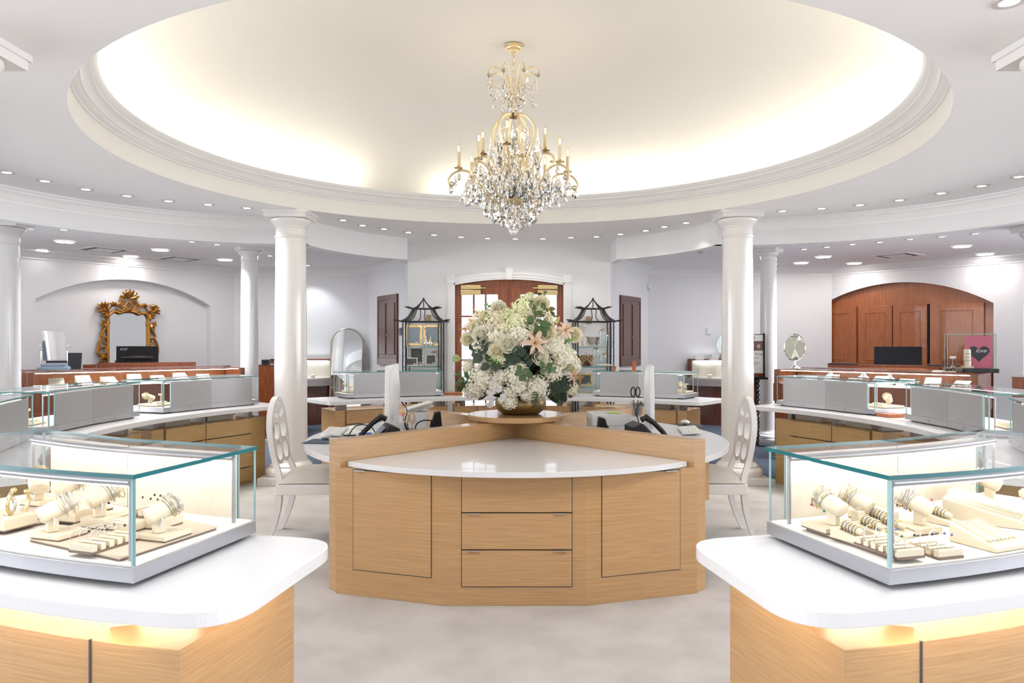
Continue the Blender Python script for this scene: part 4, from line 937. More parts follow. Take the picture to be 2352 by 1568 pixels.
hyd = [
 (1186, 742, 26, PETG, 'pale green hydrangea rising at the centre top of the bouquet', 80, (1, 1, 1)), (1200, 712, 22, PETG, 'pale green hydrangea tip just under the top leaf sprig', 70, (1, 1, 1)), (1215, 690, 15, PETG, 'small green white hydrangea tip, highest of the bouquet', 50, (1, 1, 1)), (1163, 728, 17, PETG, 'pale green hydrangea between the centre top and the left cluster', 55, (1, 1, 1)),
 (1141, 732, 24, PETY, 'cream cluster flower left of the bouquet top', 70, (1, 1, .8)), (1163, 753, 19, PETY, 'cream cluster flower below the green hydrangea', 60, (1, 1, .8)), (1126, 757, 13, PETW, 'small white hydrangea above the left round head', 40, (1, 1, 1)),
 (1141, 774, 18, PETW, 'round white hydrangea left of the ranunculus', 60, (1, 1, 1)), (1193, 768, 24, PETW, 'round white hydrangea above the open ranunculus', 80, (1, 1, 1)), (1275, 795, 25, PETW, 'white hydrangea right of the blush lily', 70, (1, 1, .8)), (1296, 822, 24, PETW, 'white hydrangea at the right edge above the tulip', 70, (1, 1, 1)), (1314, 838, 17, PETW, 'loose white hydrangea farthest right', 45, (1, 1, 1)),
 (1117, 838, 15, PETW, 'small round white snowball on the left', 50, (1, 1, 1)), (1150, 863, 16, PETW, 'small round white snowball between the two big low hydrangeas', 50, (1, 1, 1)), (1110, 868, 25, PETW, 'big white hydrangea low on the left', 85, (1, 1, 1)), (1096, 888, 21, PETW, 'white hydrangea behind the orchid at the low left edge', 65, (1, 1, 1)), (1081, 896, 15, PETW, 'white peony like head lowest on the left edge', 45, (1, 1, 1)),
 (1186, 862, 23, PETW, 'big white hydrangea low in the centre', 80, (1, 1, 1)), (1192, 886, 18, PETW, 'lower half of the centre hydrangea pair', 60, (1, 1, 1)), (1195, 846, 14, PETW, 'small white hydrangea in the dark centre leaves', 45, (1, 1, 1)), (1153, 828, 14, PETG, 'greenish hydrangea below the cream ruffled rose', 45, (1, 1, 1)), (1235, 888, 23, PETW, 'white hydrangea hanging over the bowl at the right', 80, (1, 1, 1)),
 (1271, 853, 20, PETW, 'white hydrangea low right beside the bud', 65, (1, 1, 1)), (1255, 836, 12, PETW, 'small white cluster above the low right leaves', 35, (1, 1, 1)), (1170, 922, 15, PETW, 'small white snowball hanging in front of the bowl', 55, (1, 1, 1)), (1170, 900, 13, PETW, 'small white cluster above the hanging snowball', 45, (1, 1, 1)), (1076, 841, 14, PETW, 'ragged white flower beside the left tulip', 40, (1, 1, .8)), (1308, 892, 17, PETY, 'yellowish ruffled flower at the low right edge', 45, (1, 1, 1)), (1238, 716, 14, PETG, 'pale green hydrangea behind the top right sprig', 45, (1, 1, 1)), (1262, 740, 13, PETY, 'cream cluster beside the lily bud', 40, (1, 1, 1)),
 (1104, 800, 17, PETW, 'white hydrangea on the left below the white rose', 55, (1, 1, 1)), (1222, 752, 17, PETG, 'pale green hydrangea right of the round white one', 55, (1, 1, 1)), (1288, 772, 16, PETW, 'white hydrangea behind the upturned blush lily', 50, (1, 1, 1)), (1252, 800, 14, PETW, 'small white hydrangea under the double tulip rose', 45, (1, 1, 1)), (1112, 725, 14, PETY, 'cream cluster at the upper left over the panes', 45, (1, 1, .8)), (1128, 812, 13, PETW, 'small white hydrangea beside the dark rounded leaves', 40, (1, 1, 1)), (1212, 905, 14, PETW, 'small white hydrangea at the middle of bowl rim', 45, (1, 1, 1)), (1140, 885, 15, PETW, 'white hydrangea behind the orchids', 45, (1, 1, 1))]
for i, (x, y, r_, m, lab, n_, sc) in enumerate(hyd): addflower(hydrangea(x, y, r_, m, n_, sc, i), 'hydrangea' if 'snowball' not in lab else 'snowball_flower', lab)
def centre(res, m=STAM):
    M, r_ = res[3]
    def f(root):
        mb = MB(); rn = random.Random(1)
        for k in range(14): a = rn.uniform(0, 6.3); q = r_ * .22 * rn.random(); mb.ball(M @ Vector((q * math.cos(a), q * math.sin(a), r_ * .52)), .0035, 5, 4)
        mb.build('stamens', m, root, world=True)
    return f
for i, (x, y, r_, m, nm, lab) in enumerate([(1167, 790, 19, PETW, 'ranunculus', 'large open white ranunculus with orange heart in the middle'), (1105, 769, 17, PETW, 'rose', 'white rose left, under the white lily'), (1094, 752, 15, PETY, 'rose', 'cream rose with orange heart at upper left'), (1141, 807, 16, PETY, 'rose', 'ruffled cream rose below left of the ranunculus'), (1075, 780, 14, PETY, 'rose', 'small cream rose at the left edge'), (1146, 709, 16, PETW, 'rose', 'white rose in front of the door muntin at top'), (1212, 733, 16, PETY, 'rose', 'cream rose right of the top hydrangea'), (1243, 699, 17, PETY, 'rose', 'cream rose behind the top right leaves'), (1257, 766, 18, PETY, 'rose', 'double cream tulip rose right of the blush lily'), (1318, 770, 16, PETY, 'rose', 'cream white rose farthest right, near the shelf'), (1241, 821, 16, PETW, 'peony', 'open white peony with yellow stamens right of centre')]):
    res = rose(x, y, r_, m, i); addflower(res, nm, lab, centre(res) if i in (0, 2, 10) else None)
def tulip(px, py, tilt, lab):
    p = fpos(px, py, .02); M = fl_mat(p, tilt, toward=.1); mb = MB()
    for k in range(6): petal(mb, M @ RZ(60 * k), .062, .026, (1.0, 2.0), .5, 6, .004)
    mb.ball(p + M.to_3x3() @ Vector((0, 0, .018)), .018, 8, 6); addflower((mb, TULG, p), 'tulip', lab)
tulip(1059, 824, (-1.6, -.3, .1), 'pale green tulip sticking out at the left'); tulip(1303, 846, (.5, -.8, .3), 'pale green tulip on the right above the ruffled flower')
def lily_extra(M):
    def f(root):
        mb = MB()
        for k in range(6):
            a = R(60 * k + 20); mb.tube([M @ Vector((0, 0, .005)), M @ Vector((.012 * math.cos(a), .012 * math.sin(a), .05)), M @ Vector((.02 * math.cos(a), .02 * math.sin(a), .072))], .0014, 4); mb.ball(M @ Vector((.02 * math.cos(a), .02 * math.sin(a), .073)), .005, 5, 4, (1, .5, .5))
        mb.build('stamens', STAM, root, world=True)
    return f
for x, y, L_, m, tl, sp, lab in ((1229, 788, .105, PETP, (.1, -.3, .15), 20, 'blush pink lily open in the middle right'), (1296, 760, .085, PETP, (.5, -.3, .6), 10, 'blush pink lily turned up at the right edge'), (1088, 741, .075, PETY, (-.5, -.1, .4), 40, 'white lily at the upper left in front of the panes'), (1314, 862, .07, PETP, (.9, -.2, -.2), 0, 'blush lily half hidden low at the right'), (1073, 757, .055, PETP, (-.8, -.2, .2), 15, 'small blush lily at the left edge'), (1098, 722, .05, PETY, (-.4, 0, .8), 0, 'small spiky white flower over the left door panes'), (1258, 727, .05, PETY, (.3, 0, .9), 0, 'small spiky white flower right of the top leaves')):
    res = lily(x, y, L_, m, tl, sp); addflower(res, 'lily', lab, lily_extra(res[3]))
for x, y, tl, lab in ((1279, 738, (.45, -.1, 1.2), 'upright golden lily bud at upper right'), (1207, 784, (0, -.2, 1.5), 'golden lily bud beside the blush lily'), (1272, 841, (0, -.3, 1), 'small golden bud low at the right'), (1112, 735, (-.1, 0, 1.5), 'brown lily bud above the left rose')):
    p = fpos(x, y, .03); M = fl_mat(p, tl, toward=.05); mb = MB().lathe([(.003, -.03), (.011, -.018), (.014, 0), (.011, .02), (.004, .038), (0, .042)], 8, M); addflower((mb, BUDM, p), 'lily_bud', lab)
for x, y, r_, lab in ((1128, 897, .036, 'largest white orchid low on the left'), (1133, 874, .028, 'white orchid above the largest orchid'), (1126, 927, .030, 'white orchid hanging lowest, left of the bowl'), (1152, 914, .028, 'white orchid in front of the bowl rim'), (1146, 893, .024, 'small orchid with pink throat right of the largest orchid')):
    p = fpos(x, y, .05); M = fl_mat(p, (-.15, -.4, -.05), 12, .6); mb = MB()
    for a, L_, w in ((0, 1.05, .75), (180, 1.05, .75), (90, .95, .45), (215, .9, .40), (325, .9, .40)): petal(mb, M @ RZ(a), L_ * r_, w * r_, (.25, -.35), .1, 5, .002)
    mb.ball(p + M.to_3x3() @ Vector((0, 0, .006)), .006, 6, 4)
    def lip(root, M=M, r_=r_):
        m2 = MB(); petal(m2, M @ RZ(270), r_ * .5, r_ * .16, (1.2, .2), .6, 4, .002); m2.build('lip', PETP, root, world=True)
    addflower((mb, PETO, p), 'orchid', lab, lip)
def leafblade(mb, o, d, n, L_, w, droop=.3):
    d = d.normalized(); s = d.cross(n).normalized(); n = s.cross(d); vs = []
    for i in range(6):
        t = i / 5; ww = w * math.sin(math.pi * (t * .93 + .05)) ** .9; c_ = o + d * L_ * t - n * droop * L_ * t * t
        vs += [c_ + s * ww + n * ww * .25, c_, c_ - s * ww + n * ww * .25]
    mb.add(vs, [(i * 3 + j, i * 3 + 3 + j, i * 3 + 4 + j, i * 3 + 1 + j) for i in range(5) for j in (0, 1)])
def sprig(path, leaves, m, lab, L_=.06, w=.02, name='leaf_sprig', seed=0, push=.06):
    rn = random.Random(seed); P = [fpos(x, y, push) for x, y in path]; p0 = P[0]; root = thing(name, lab, 'foliage', p0, 0, 'green sprigs of the white bouquet')
    b = Vector((BX, BY, BZ + .13)); MB().tube(smooth_path([b, (b + p0) / 2 + Vector((0, 0, .02))] + P, 3), .0025, 5).build('stem', STEMM, root, world=True)
    mb = MB()
    for i in range(leaves):
        t = i / max(1, leaves - 1) * (len(P) - 1); k = min(int(t), len(P) - 2); o = P[k].lerp(P[k + 1], t - k); ax = (P[k + 1] - P[k]).normalized()
        sd = Vector((-ax.z, 0, ax.x)) * (1 if i % 2 else -1); d = ax * rn.uniform(.2, .7) + sd + Vector((0, rn.uniform(-.5, .1), 0))
        if i == leaves - 1: d = ax
        leafblade(mb, o, d, Vector((rn.uniform(-.3, .3), -1, .4)), L_ * rn.uniform(.8, 1.2), w * rn.uniform(.85, 1.2))
    mb.build('leaves', m, root, world=True, smooth=True); return root
sprig([(1228, 760), (1232, 735), (1228, 710), (1240, 692), (1250, 675)], 11, LEAF, 'tall leafy sprig standing out of the bouquet top', .055, .016, seed=2)
sprig([(1225, 725), (1215, 700), (1203, 684)], 5, LEAF, 'leafy sprig reaching left over the top hydrangea', .05, .016, seed=4)
sprig([(1243, 720), (1256, 708), (1264, 716)], 5, LEAF, 'leafy sprig bending right near the top', .055, .018, seed=5)
sprig([(1128, 735), (1122, 715), (1120, 696)], 9, LEAFL, 'light green sprig over the left door panes', .03, .012, seed=6)
sprig([(1090, 868), (1066, 875), (1050, 890)], 9, LEAF, 'leafy sprig reaching out low at the left', .055, .018, seed=7)
sprig([(1075, 865), (1058, 866), (1049, 862)], 4, LEAF, 'short sprig with a white bud at the far left', .04, .014, seed=8)
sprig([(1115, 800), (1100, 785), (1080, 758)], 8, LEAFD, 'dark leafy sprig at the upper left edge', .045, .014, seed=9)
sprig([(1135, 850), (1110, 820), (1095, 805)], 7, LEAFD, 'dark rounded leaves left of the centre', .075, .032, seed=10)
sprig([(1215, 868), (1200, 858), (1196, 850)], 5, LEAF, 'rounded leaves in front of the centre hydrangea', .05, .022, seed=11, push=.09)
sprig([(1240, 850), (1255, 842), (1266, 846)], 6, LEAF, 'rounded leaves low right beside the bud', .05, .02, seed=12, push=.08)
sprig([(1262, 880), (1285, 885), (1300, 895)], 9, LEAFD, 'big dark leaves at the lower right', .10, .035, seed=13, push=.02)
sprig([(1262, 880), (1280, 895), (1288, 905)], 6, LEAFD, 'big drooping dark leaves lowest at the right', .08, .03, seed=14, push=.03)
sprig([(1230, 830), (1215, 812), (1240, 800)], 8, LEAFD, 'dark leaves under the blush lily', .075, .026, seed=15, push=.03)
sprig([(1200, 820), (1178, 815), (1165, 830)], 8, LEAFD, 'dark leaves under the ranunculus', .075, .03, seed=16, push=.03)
sprig([(1145, 845), (1135, 835), (1128, 822)], 9, LEAFL, 'bright feathery green left of the centre', .035, .008, seed=17, push=.05)
sprig([(1298, 785), (1310, 782), (1312, 775)], 9, LEAFL, 'light green berries sprig at the right edge', .018, .010, seed=18)
sprig([(1232, 900), (1228, 918), (1225, 930)], 13, LEAFD, 'small fern hanging over the bowl front', .028, .006, name='fern', seed=19, push=.09)
sprig([(1200, 745), (1240, 745), (1245, 755)], 7, LEAF, 'broad green leaves below the top hydrangea', .07, .026, seed=20, push=.07)
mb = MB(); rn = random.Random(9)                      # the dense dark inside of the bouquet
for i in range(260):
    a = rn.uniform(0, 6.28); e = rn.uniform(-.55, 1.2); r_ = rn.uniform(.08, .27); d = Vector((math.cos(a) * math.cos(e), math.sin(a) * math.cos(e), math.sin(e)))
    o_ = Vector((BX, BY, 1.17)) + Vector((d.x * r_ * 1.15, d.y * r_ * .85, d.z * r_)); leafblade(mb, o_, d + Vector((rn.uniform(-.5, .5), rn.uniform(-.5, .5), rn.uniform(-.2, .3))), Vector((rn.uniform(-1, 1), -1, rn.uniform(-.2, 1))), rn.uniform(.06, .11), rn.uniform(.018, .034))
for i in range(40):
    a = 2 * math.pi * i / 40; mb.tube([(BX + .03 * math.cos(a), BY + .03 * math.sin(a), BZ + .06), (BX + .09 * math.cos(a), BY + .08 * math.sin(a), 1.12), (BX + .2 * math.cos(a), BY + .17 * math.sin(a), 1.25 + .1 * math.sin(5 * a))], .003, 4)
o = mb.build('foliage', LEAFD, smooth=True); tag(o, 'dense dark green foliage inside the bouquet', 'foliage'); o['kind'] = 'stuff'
# ================================================================ PAGODA SHELVES
def etagere(px, label):
    X = (px - CX) * 9.5 / F; r = thing('etagere', label, 'shelf stand', (X, 9.5, 0)); hx, hy = .245, .165; ze, zm, za = 1.675, 1.842, 1.972
    for sx_ in (-1, 1):
        for sy in (-1, 1):
            mb = MB()
            for dx, dy in ((0, 0), (-sx_ * .035, 0)):
                mb.cyl((sx_ * hx + dx, sy * hy + dy, .001), (sx_ * hx + dx, sy * hy + dy, ze), .0085, 8)
                for q in range(9): mb.cyl((sx_ * hx + dx, sy * hy + dy, .15 + q * .18), (sx_ * hx + dx, sy * hy + dy, .158 + q * .18), .0115, 8)
            mb.build('post', BLACKM, r)
            mb = MB()
            for q in (-1, 0, 1):
                e = Vector((sx_ * hx, sy * hy, ze)); o = Vector((q * .022, -sx_ * sy * q * .022, 0)); tip = Vector((sx_ * (hx + .095), sy * (hy + .06), ze + .022)); m_ = Vector((sx_ * .115, sy * .08, zm))
                mb.tube(smooth_path([tip + o * .8, e + Vector((sx_ * .02, sy * .015, .004)) + o, e * 1 + Vector((-sx_ * .075, -sy * .04, .06)) + o, m_ + o * .7], 4), .0065, 6)
                t2 = Vector((sx_ * .205, sy * .14, zm + .022))
                mb.tube(smooth_path([t2 + o, m_ + o * .6 + Vector((0, 0, .004)), Vector((sx_ * .045, sy * .03, zm + .065)), Vector((0, 0, za))], 4), .006, 6)
            mb.build('roof_rod', BLACKM, r, smooth=True)
    mb = MB()
    for z, a, b in ((ze, hx, hy), (zm, .115, .08)):
        for p, q in (((-a, -b, z), (a, -b, z)), ((a, -b, z), (a, b, z)), ((a, b, z), (-a, b, z)), ((-a, b, z), (-a, -b, z))): mb.cyl(p, q, .0075, 8)
    for q in (-.03, .03): mb.tube([(q, -.08, zm), (q * .8, -.12, ze + .05), (q * 1.6, -hy, ze)], .006, 6)
    mb.cyl((0, 0, zm), (0, 0, za), .006); mb.ball((0, 0, za), .013, 8, 6); mb.build('roof_frame', BLACKM, r)
    for z in (1.362, 1.105, .845, .585, .30):
        o = MB().box(-hx - .004, hx + .004, -hy, hy, z - .010, z).build('glass_shelf', [glass('shelf_glass', (.93, .98, .96), .12)], r)
        mb = MB()
        for p, q in (((-hx, -hy, z - .014), (hx, -hy, z - .014)), ((hx, hy, z - .014), (-hx, hy, z - .014)), ((-hx, -hy, z - .014), (-hx, hy, z - .014)), ((hx, -hy, z - .014), (hx, hy, z - .014))): mb.cyl(p, q, .004, 6)
        mb.build('shelf_rail', TEAL, o)
    return X
def at(o, loc, rz=0): o.location = loc; o.rotation_euler = (0, 0, R(rz)); MW[o.name] = Matrix.Translation(loc) @ Matrix.Rotation(R(rz), 4, 'Z'); return o
def frame(loc, w, h, fw, m_frame, m_in, label, lean=8, rz=0, knob=True):
    r = thing('picture_frame', label, 'picture frame', loc, rz); M = Matrix.Rotation(R(-lean), 4, 'X'); mb = MB(); rn = random.Random(int(w * 1000))
    for b in ((-w / 2, w / 2, 0, .012, 0, fw), (-w / 2, w / 2, 0, .012, h - fw, h), (-w / 2, -w / 2 + fw, 0, .012, fw, h - fw), (w / 2 - fw, w / 2, 0, .012, fw, h - fw)): mb.box(*b, M)
    if knob:
        for k in range(46):
            t = rn.random() * 2 * (w + h); 
            if t < w: x, z = t - w / 2, fw / 2
            elif t < 2 * w: x, z = t - w - w / 2, h - fw / 2
            elif t < 2 * w + h: x, z = -w / 2 + fw / 2, t - 2 * w
            else: x, z = w / 2 - fw / 2, t - 2 * w - h
            mb.ball(M @ Vector((x + rn.uniform(-fw, fw) * .4, -.002, z)), fw * rn.uniform(.16, .30), 5, 4)
    mb.build('frame', m_frame, r, bevel=0); MB().box(-w / 2 + fw, w / 2 - fw, .004, .008, fw, h - fw, M).build('picture', m_in, r)
    MB().add([M @ Vector((-.01, .012, h * .7)), M @ Vector((.01, .012, h * .7)), Vector((.02, .06, 0)), Vector((-.02, .06, 0))], [(0, 1, 2, 3), (3, 2, 1, 0)]).build('easel_back', BLACK, r)
    MB().box(w * .12, w * .12 + .03, .0035, .004, fw + .01, fw + .018, M).build('sticker', PAPER, r); return r
PHB = mat('photo_blue_grey', (.20, .24, .29), .25, .2); PHD = mat('photo_dark', (.035, .04, .045), .25)
XL = etagere(973, 'black pagoda shelf stand left of the wooden door'); XR = etagere(1362, 'black pagoda shelf stand right of the wooden door')
frame((XL - .125, 9.44, 1.370), .22, .265, .028, GOLDJ, PHB, 'ornate gold frame on the top left of the left pagoda shelf', 6)
frame((XL + .11, 9.45, 1.370), .21, .265, .026, GOLDJ, PHB, 'ornate gold frame on the top right of the left pagoda shelf', 6)
frame((XL - .09, 9.47, 1.113), .20, .245, .028, PEWT, PHD, 'large silver frame with dark picture on second shelf of left pagoda', 6)
frame((XL - .135, 9.38, 1.113), .14, .10, .008, SILVJ, PHD, 'thin small frame in front on second shelf of left pagoda', 10, knob=False)
frame((XL + .10, 9.44, 1.113), .15, .15, .020, PEWT, PHD, 'small floral silver frame on second shelf right of left pagoda', 8)
frame((XL - .09, 9.44, 0.593), .2, .2, .026, PEWT, PHD, 'low silver frame seen under the left worktop gap', 8); frame((XL + .12, 9.44, 0.593), .18, .18, .026, SILVJ, PHD, 'low bright frame seen under the left worktop gap', 8)
def blossom(mb, c, r, rn, n=5):
    for k in range(n):
        a = 2 * math.pi * k / n + rn.random(); mb.ball(Vector(c) + Vector((r * math.cos(a), r * .5 * math.sin(a), r * .4 * rn.random())), r * .62, 6, 4, (1, .8, .5))
def sculpt(name, loc, label, cat, kind, s=1., m=None):
    rn = random.Random(len(label)); r = thing(name, label, cat, loc)
    if kind == 'bowl':
        MB().lathe([(.0, .02), (.055, .02), (.07, .06), (.085, .115), (.080, .115), (.066, .06), (.05, .03), (0, .03)], 20, Matrix.Scale(s, 4)).build('bowl', PEWT, r, smooth=True)
        mb = MB(); 
        for k in range(5):
            a = k * 1.26; mb.tube([(.08 * s * math.cos(a), .08 * s * math.sin(a), .09 * s), (.085 * s * math.cos(a + .3), .085 * s * math.sin(a + .3), .04 * s), (.06 * s * math.cos(a + .8), .06 * s * math.sin(a + .8), .004)], .005 * s, 5)
        blossom(mb, (-.085 * s, -.02, .115 * s), .016, rn); blossom(mb, (.085 * s, -.02, .07 * s), .016, rn); mb.build('branches', GBRNZ, r)
    elif kind == 'jar':
        h = .16 * s; MB().lathe([(0, 0), (.045, 0), (.048, .01), (.048, h), (.044, h), (.044, .012), (0, .012)], 18).build('jar', glass('jar_glass', (.94, .96, .96), .3), r, smooth=True)
        mb = MB().lathe([(.050, h), (.050, h + .012), (.02, h + .018), (0, h + .018)], 18); mb.build('lid', PEWT, r, smooth=True); mb = MB(); blossom(mb, (0, 0, h + .03), .022, rn, 6); blossom(mb, (.015, -.01, h + .045), .014, rn, 5); mb.build('lid_flower', GBRNZ, r)
    elif kind == 'coral':
        mb = MB()
        for k in range(7):
            a = rn.uniform(0, 6.3); p = Vector((0, 0, .003)); d = Vector((math.cos(a) * .5, math.sin(a) * .3, 1))
            for q in range(5): p2 = p + d.normalized() * .035 * s; mb.tube([p, p2], .005, 5); p = p2; d += Vector((rn.uniform(-.8, .8), rn.uniform(-.4, .4), .1)); blossom(mb, p, .010, rn, 4)
        mb.build('branches', GBRNZ, r)
    elif kind == 'vase':
        MB().lathe([(0, 0), (.035, 0), (.028, .03), (.024, .10), (.032, .19), (.028, .19), (.02, .1), (0, .04)], 16).build('vase', CREAM, r, smooth=True); mb = MB()
        for k in range(6): p = (rn.uniform(-.05, .05), rn.uniform(-.03, .03), rn.uniform(.18, .30)); mb.tube([(0, 0, .10), p], .003, 4); blossom(mb, p, .012, rn)
        mb.build('twigs', GBRNZ, r)
    elif kind == 'basket':
        MB().lathe([(0, 0), (.075, 0), (.095, .10), (.10, .125), (.092, .125), (.07, .015), (0, .015)], 20).build('basket', CHERRY_D, r, smooth=True); mb = MB(); mb.tube([(.10 * math.cos(t * .52), .10 * math.sin(t * .52), .125) for t in range(12)], .008, 6, closed=True); mb.build('rim', CHERRY_D, r, smooth=True)
    elif kind == 'dish': MB().lathe([(0, 0), (.05, 0), (.10, .018), (.097, .022), (.05, .006), (0, .006)], 24).build('dish', PAPER, r, smooth=True); mb = MB(); blossom(mb, (0, -.03, .022), .02, rn); mb.build('ornament', GBRNZ, r)
    elif kind == 'pear':
        for q, x in enumerate((-.03, .025)): MB().lathe([(0, 0), (.025, .004), (.036, .03), (.032, .055), (.012, .08), (.004, .13), (0, .13)], 12, Matrix.Translation((x, 0, 0))).build('bottle', SILVJ, r, smooth=True)
    return r
sculpt('ornament', (XL + .08, 9.36, 1.363), 'silver pear shaped bottles in front of the right gold frame', 'ornament', 'pear')
sculpt('flower_ornament', (XL + .13, 9.54, 1.106), 'flower topped glass jar at the back of the left pagoda second shelf', 'ornament', 'jar', .9)
sculpt('twig_ornament', (XL - .05, 9.39, .846), 'tangled gold twig ornament on the third shelf of left pagoda', 'ornament', 'coral', .7)
sculpt('vase', (XR - .16, 9.47, 1.363), 'slim cream vase with twigs on the right pagoda top shelf', 'vase', 'vase')
sculpt('pewter_bowl', (XR - .01, 9.41, 1.363), 'pewter bowl with branch handles on the right pagoda top shelf', 'bowl', 'bowl')
sculpt('glass_jar', (XR + .115, 9.46, 1.363), 'taller flower lidded glass jar on the right pagoda top shelf', 'jar', 'jar', 1.05); sculpt('glass_jar', (XR + .19, 9.40, 1.363), 'shorter flower lidded glass jar on the right pagoda top shelf', 'jar', 'jar', .8)
sculpt('basket', (XR - .10, 9.54, 1.106), 'dark brown basket on the second shelf of right pagoda', 'basket', 'basket'); sculpt('coral_ornament', (XR - .155, 9.38, 1.106), 'gold coral ornament left on second shelf of right pagoda', 'ornament', 'coral', 1); sculpt('coral_ornament', (XR - .03, 9.38, 1.106), 'gold coral ornament beside the basket on right pagoda', 'ornament', 'coral', .85)
sculpt('glass_jar', (XR + .04, 9.48, 1.106), 'tall glass jar on the second shelf of right pagoda', 'jar', 'jar', 1.2); sculpt('glass_jar', (XR + .12, 9.40, 1.106), 'low glass jar with tall flower lid on second shelf of right pagoda', 'jar', 'jar', .75); sculpt('dish', (XR + .14, 9.46 - .14, 1.106), 'white flat dish on the second shelf of right pagoda', 'dish', 'dish')
frame((XR - .10, 9.42, 0.853), .17, .16, .022, GBRNZ, PHD, 'dark picture frame on the third shelf of right pagoda', 8); sculpt('coral_ornament', (XR - .19, 9.38, 0.853), 'gold coral ornament on the third shelf of right pagoda', 'ornament', 'coral', .8)
frame((XR + .0, 9.42, 0.593), .22, .18, .03, GBRNZ, PHD, 'low gold frame seen under the right worktop gap', 8)
# ---------------------------------------------------------------- wall plates and small fittings
def plate(x, y, d, w, h, m, name, label, cat, rz=0, dep=.02):
    X, Y, Z = pd(x, y, d); r = at(MB().box(-w / 2, w / 2, -dep, 0, -h / 2, h / 2).build(name, m, bevel=.003), (X, Y, Z), rz); return tag(r, label, cat)
plate(985, 731, 9.695, .066, .098, BRASSP, 'switch_plate', 'brass switch plate behind the left pagoda roof', 'switch'); plate(1352, 735, 9.695, .066, .098, BRASSP, 'switch_plate', 'brass switch plate behind the right pagoda roof', 'switch')
# on the angled walls
def on_line(A, B, x):
    A, B = Vector(A[:2]), Vector(B[:2]); s = (x - CX) / F; d = B - A; k = (s * A.y - A.x) / (d.x - s * d.y); return A + d * k, d.normalized()
def shutter(A, B, x0, x1, ytl, ybl, ytr, ybr, label):
    p, t = on_line(A, B, x0); q, _ = on_line(A, B, x1); w = (q - p).length; zt = H + (CY - (ytl)) * p.y / F; zb = H + (CY - ybl) * p.y / F; c0 = (p + q) / 2
    ang = math.degrees(math.atan2(t.y, t.x)); r = thing('wall_shutter', label, 'shutter', (c0.x, c0.y, zb), ang); h = zt - zb
    mb = MB(); b = .075
    mb.box(-w / 2, w / 2, -.035, -.001, 0, b * 1.5); mb.box(-w / 2, w / 2, -.035, -.001, h - b, h); mb.box(-w / 2, -w / 2 + b * .55, -.035, -.001, b * 1.5, h - b); mb.box(w / 2 - b * .55, w / 2, -.035, -.001, b * 1.5, h - b); mb.build('frame', CHERRY_D, r, bevel=.004)
    pw = (w - 1.1 * b) / 2
    for s in (-1, 1):
        xc = s * pw / 2; o = MB().box(xc - pw / 2 + .003, xc + pw / 2 - .003, -.028, -.001, b * 1.5 + .002, h - b - .002).build('panel', CHERRY_D, r)
        mb = MB(); x0_, x1_, z0_, z1_ = xc - pw / 2 + .05, xc + pw / 2 - .05, b * 1.5 + .06, h - b - .06; mb.box(x0_, x1_, -.040, -.027, z0_, z1_); mb.build('raised_field', CHERRY_D, o, bevel=.010)
    MB().ball((.012, -.04, h * .42), .011, 8, 6).build('knob', BRASS, r)
shutter(CL, LA, 870.4, 915.5, 680.8, 836, 673.8, 840, 'dark cherry wall shutter right of the arched floor mirror'); shutter(RA, CR, 1422.4, 1468, 677.3, 842, 683.5, 839, 'dark cherry wall shutter right of the right pagoda shelf')
p, t = on_line(CL, LA, 921); plate(920, 761, p.y - .01, .09, .115, GREYP, 'keypad', 'grey keypad on the wall left of the left pagoda shelf', 'keypad', math.degrees(math.atan2(t.y, t.x)))
X, Y, Z = pd(1491, 660, 12.97); r = thing('motion_sensor', 'white motion sensor high in the wall corner right of the door', 'sensor', (X, Y, Z)); MB().lathe([(0, -.06), (.035, -.055), (.04, 0), (.036, .05), (.02, .065), (0, .068)], 14, Matrix.Diagonal((1, .8, 1, 1))).build('body', WHITEP, r, smooth=True); MB().ball((0, -.03, -.035), .012, 8, 6).build('lens', GREYP, r)
plate(1628, 760, 12.995, .07, .115, WHITEP, 'wall_outlet', 'white outlet plate on the far wall left of the right tall column', 'outlet')
# arched floor mirror leaning on the far wall
X0 = (794 - CX) * 12.75 / F; r = thing('floor_mirror', 'tall arched floor mirror with thin champagne frame leaning on the far wall', 'mirror', (X0, 12.68, 0)); Mt = Matrix.Rotation(R(-7.5), 4, 'X'); w = .275; h = 1.66
pts = [(-w, .005), (-w, h - w)] + [(-w * math.cos(R(a)), h - w + w * math.sin(R(a))) for a in range(10, 180, 10)] + [(w, h - w), (w, .005)]
XZ = Matrix(((1, 0, 0, 0), (0, 0, -1, 0), (0, 1, 0, 0), (0, 0, 0, 1)))
MB().prism(pts, 0, .012, M=Mt @ XZ).build('glass', MIRR, r); MB().tube([Mt @ Vector((p[0], -.012, p[1])) for p in pts], .010, 6, closed=True).build('frame', CHAMP, r, smooth=True)
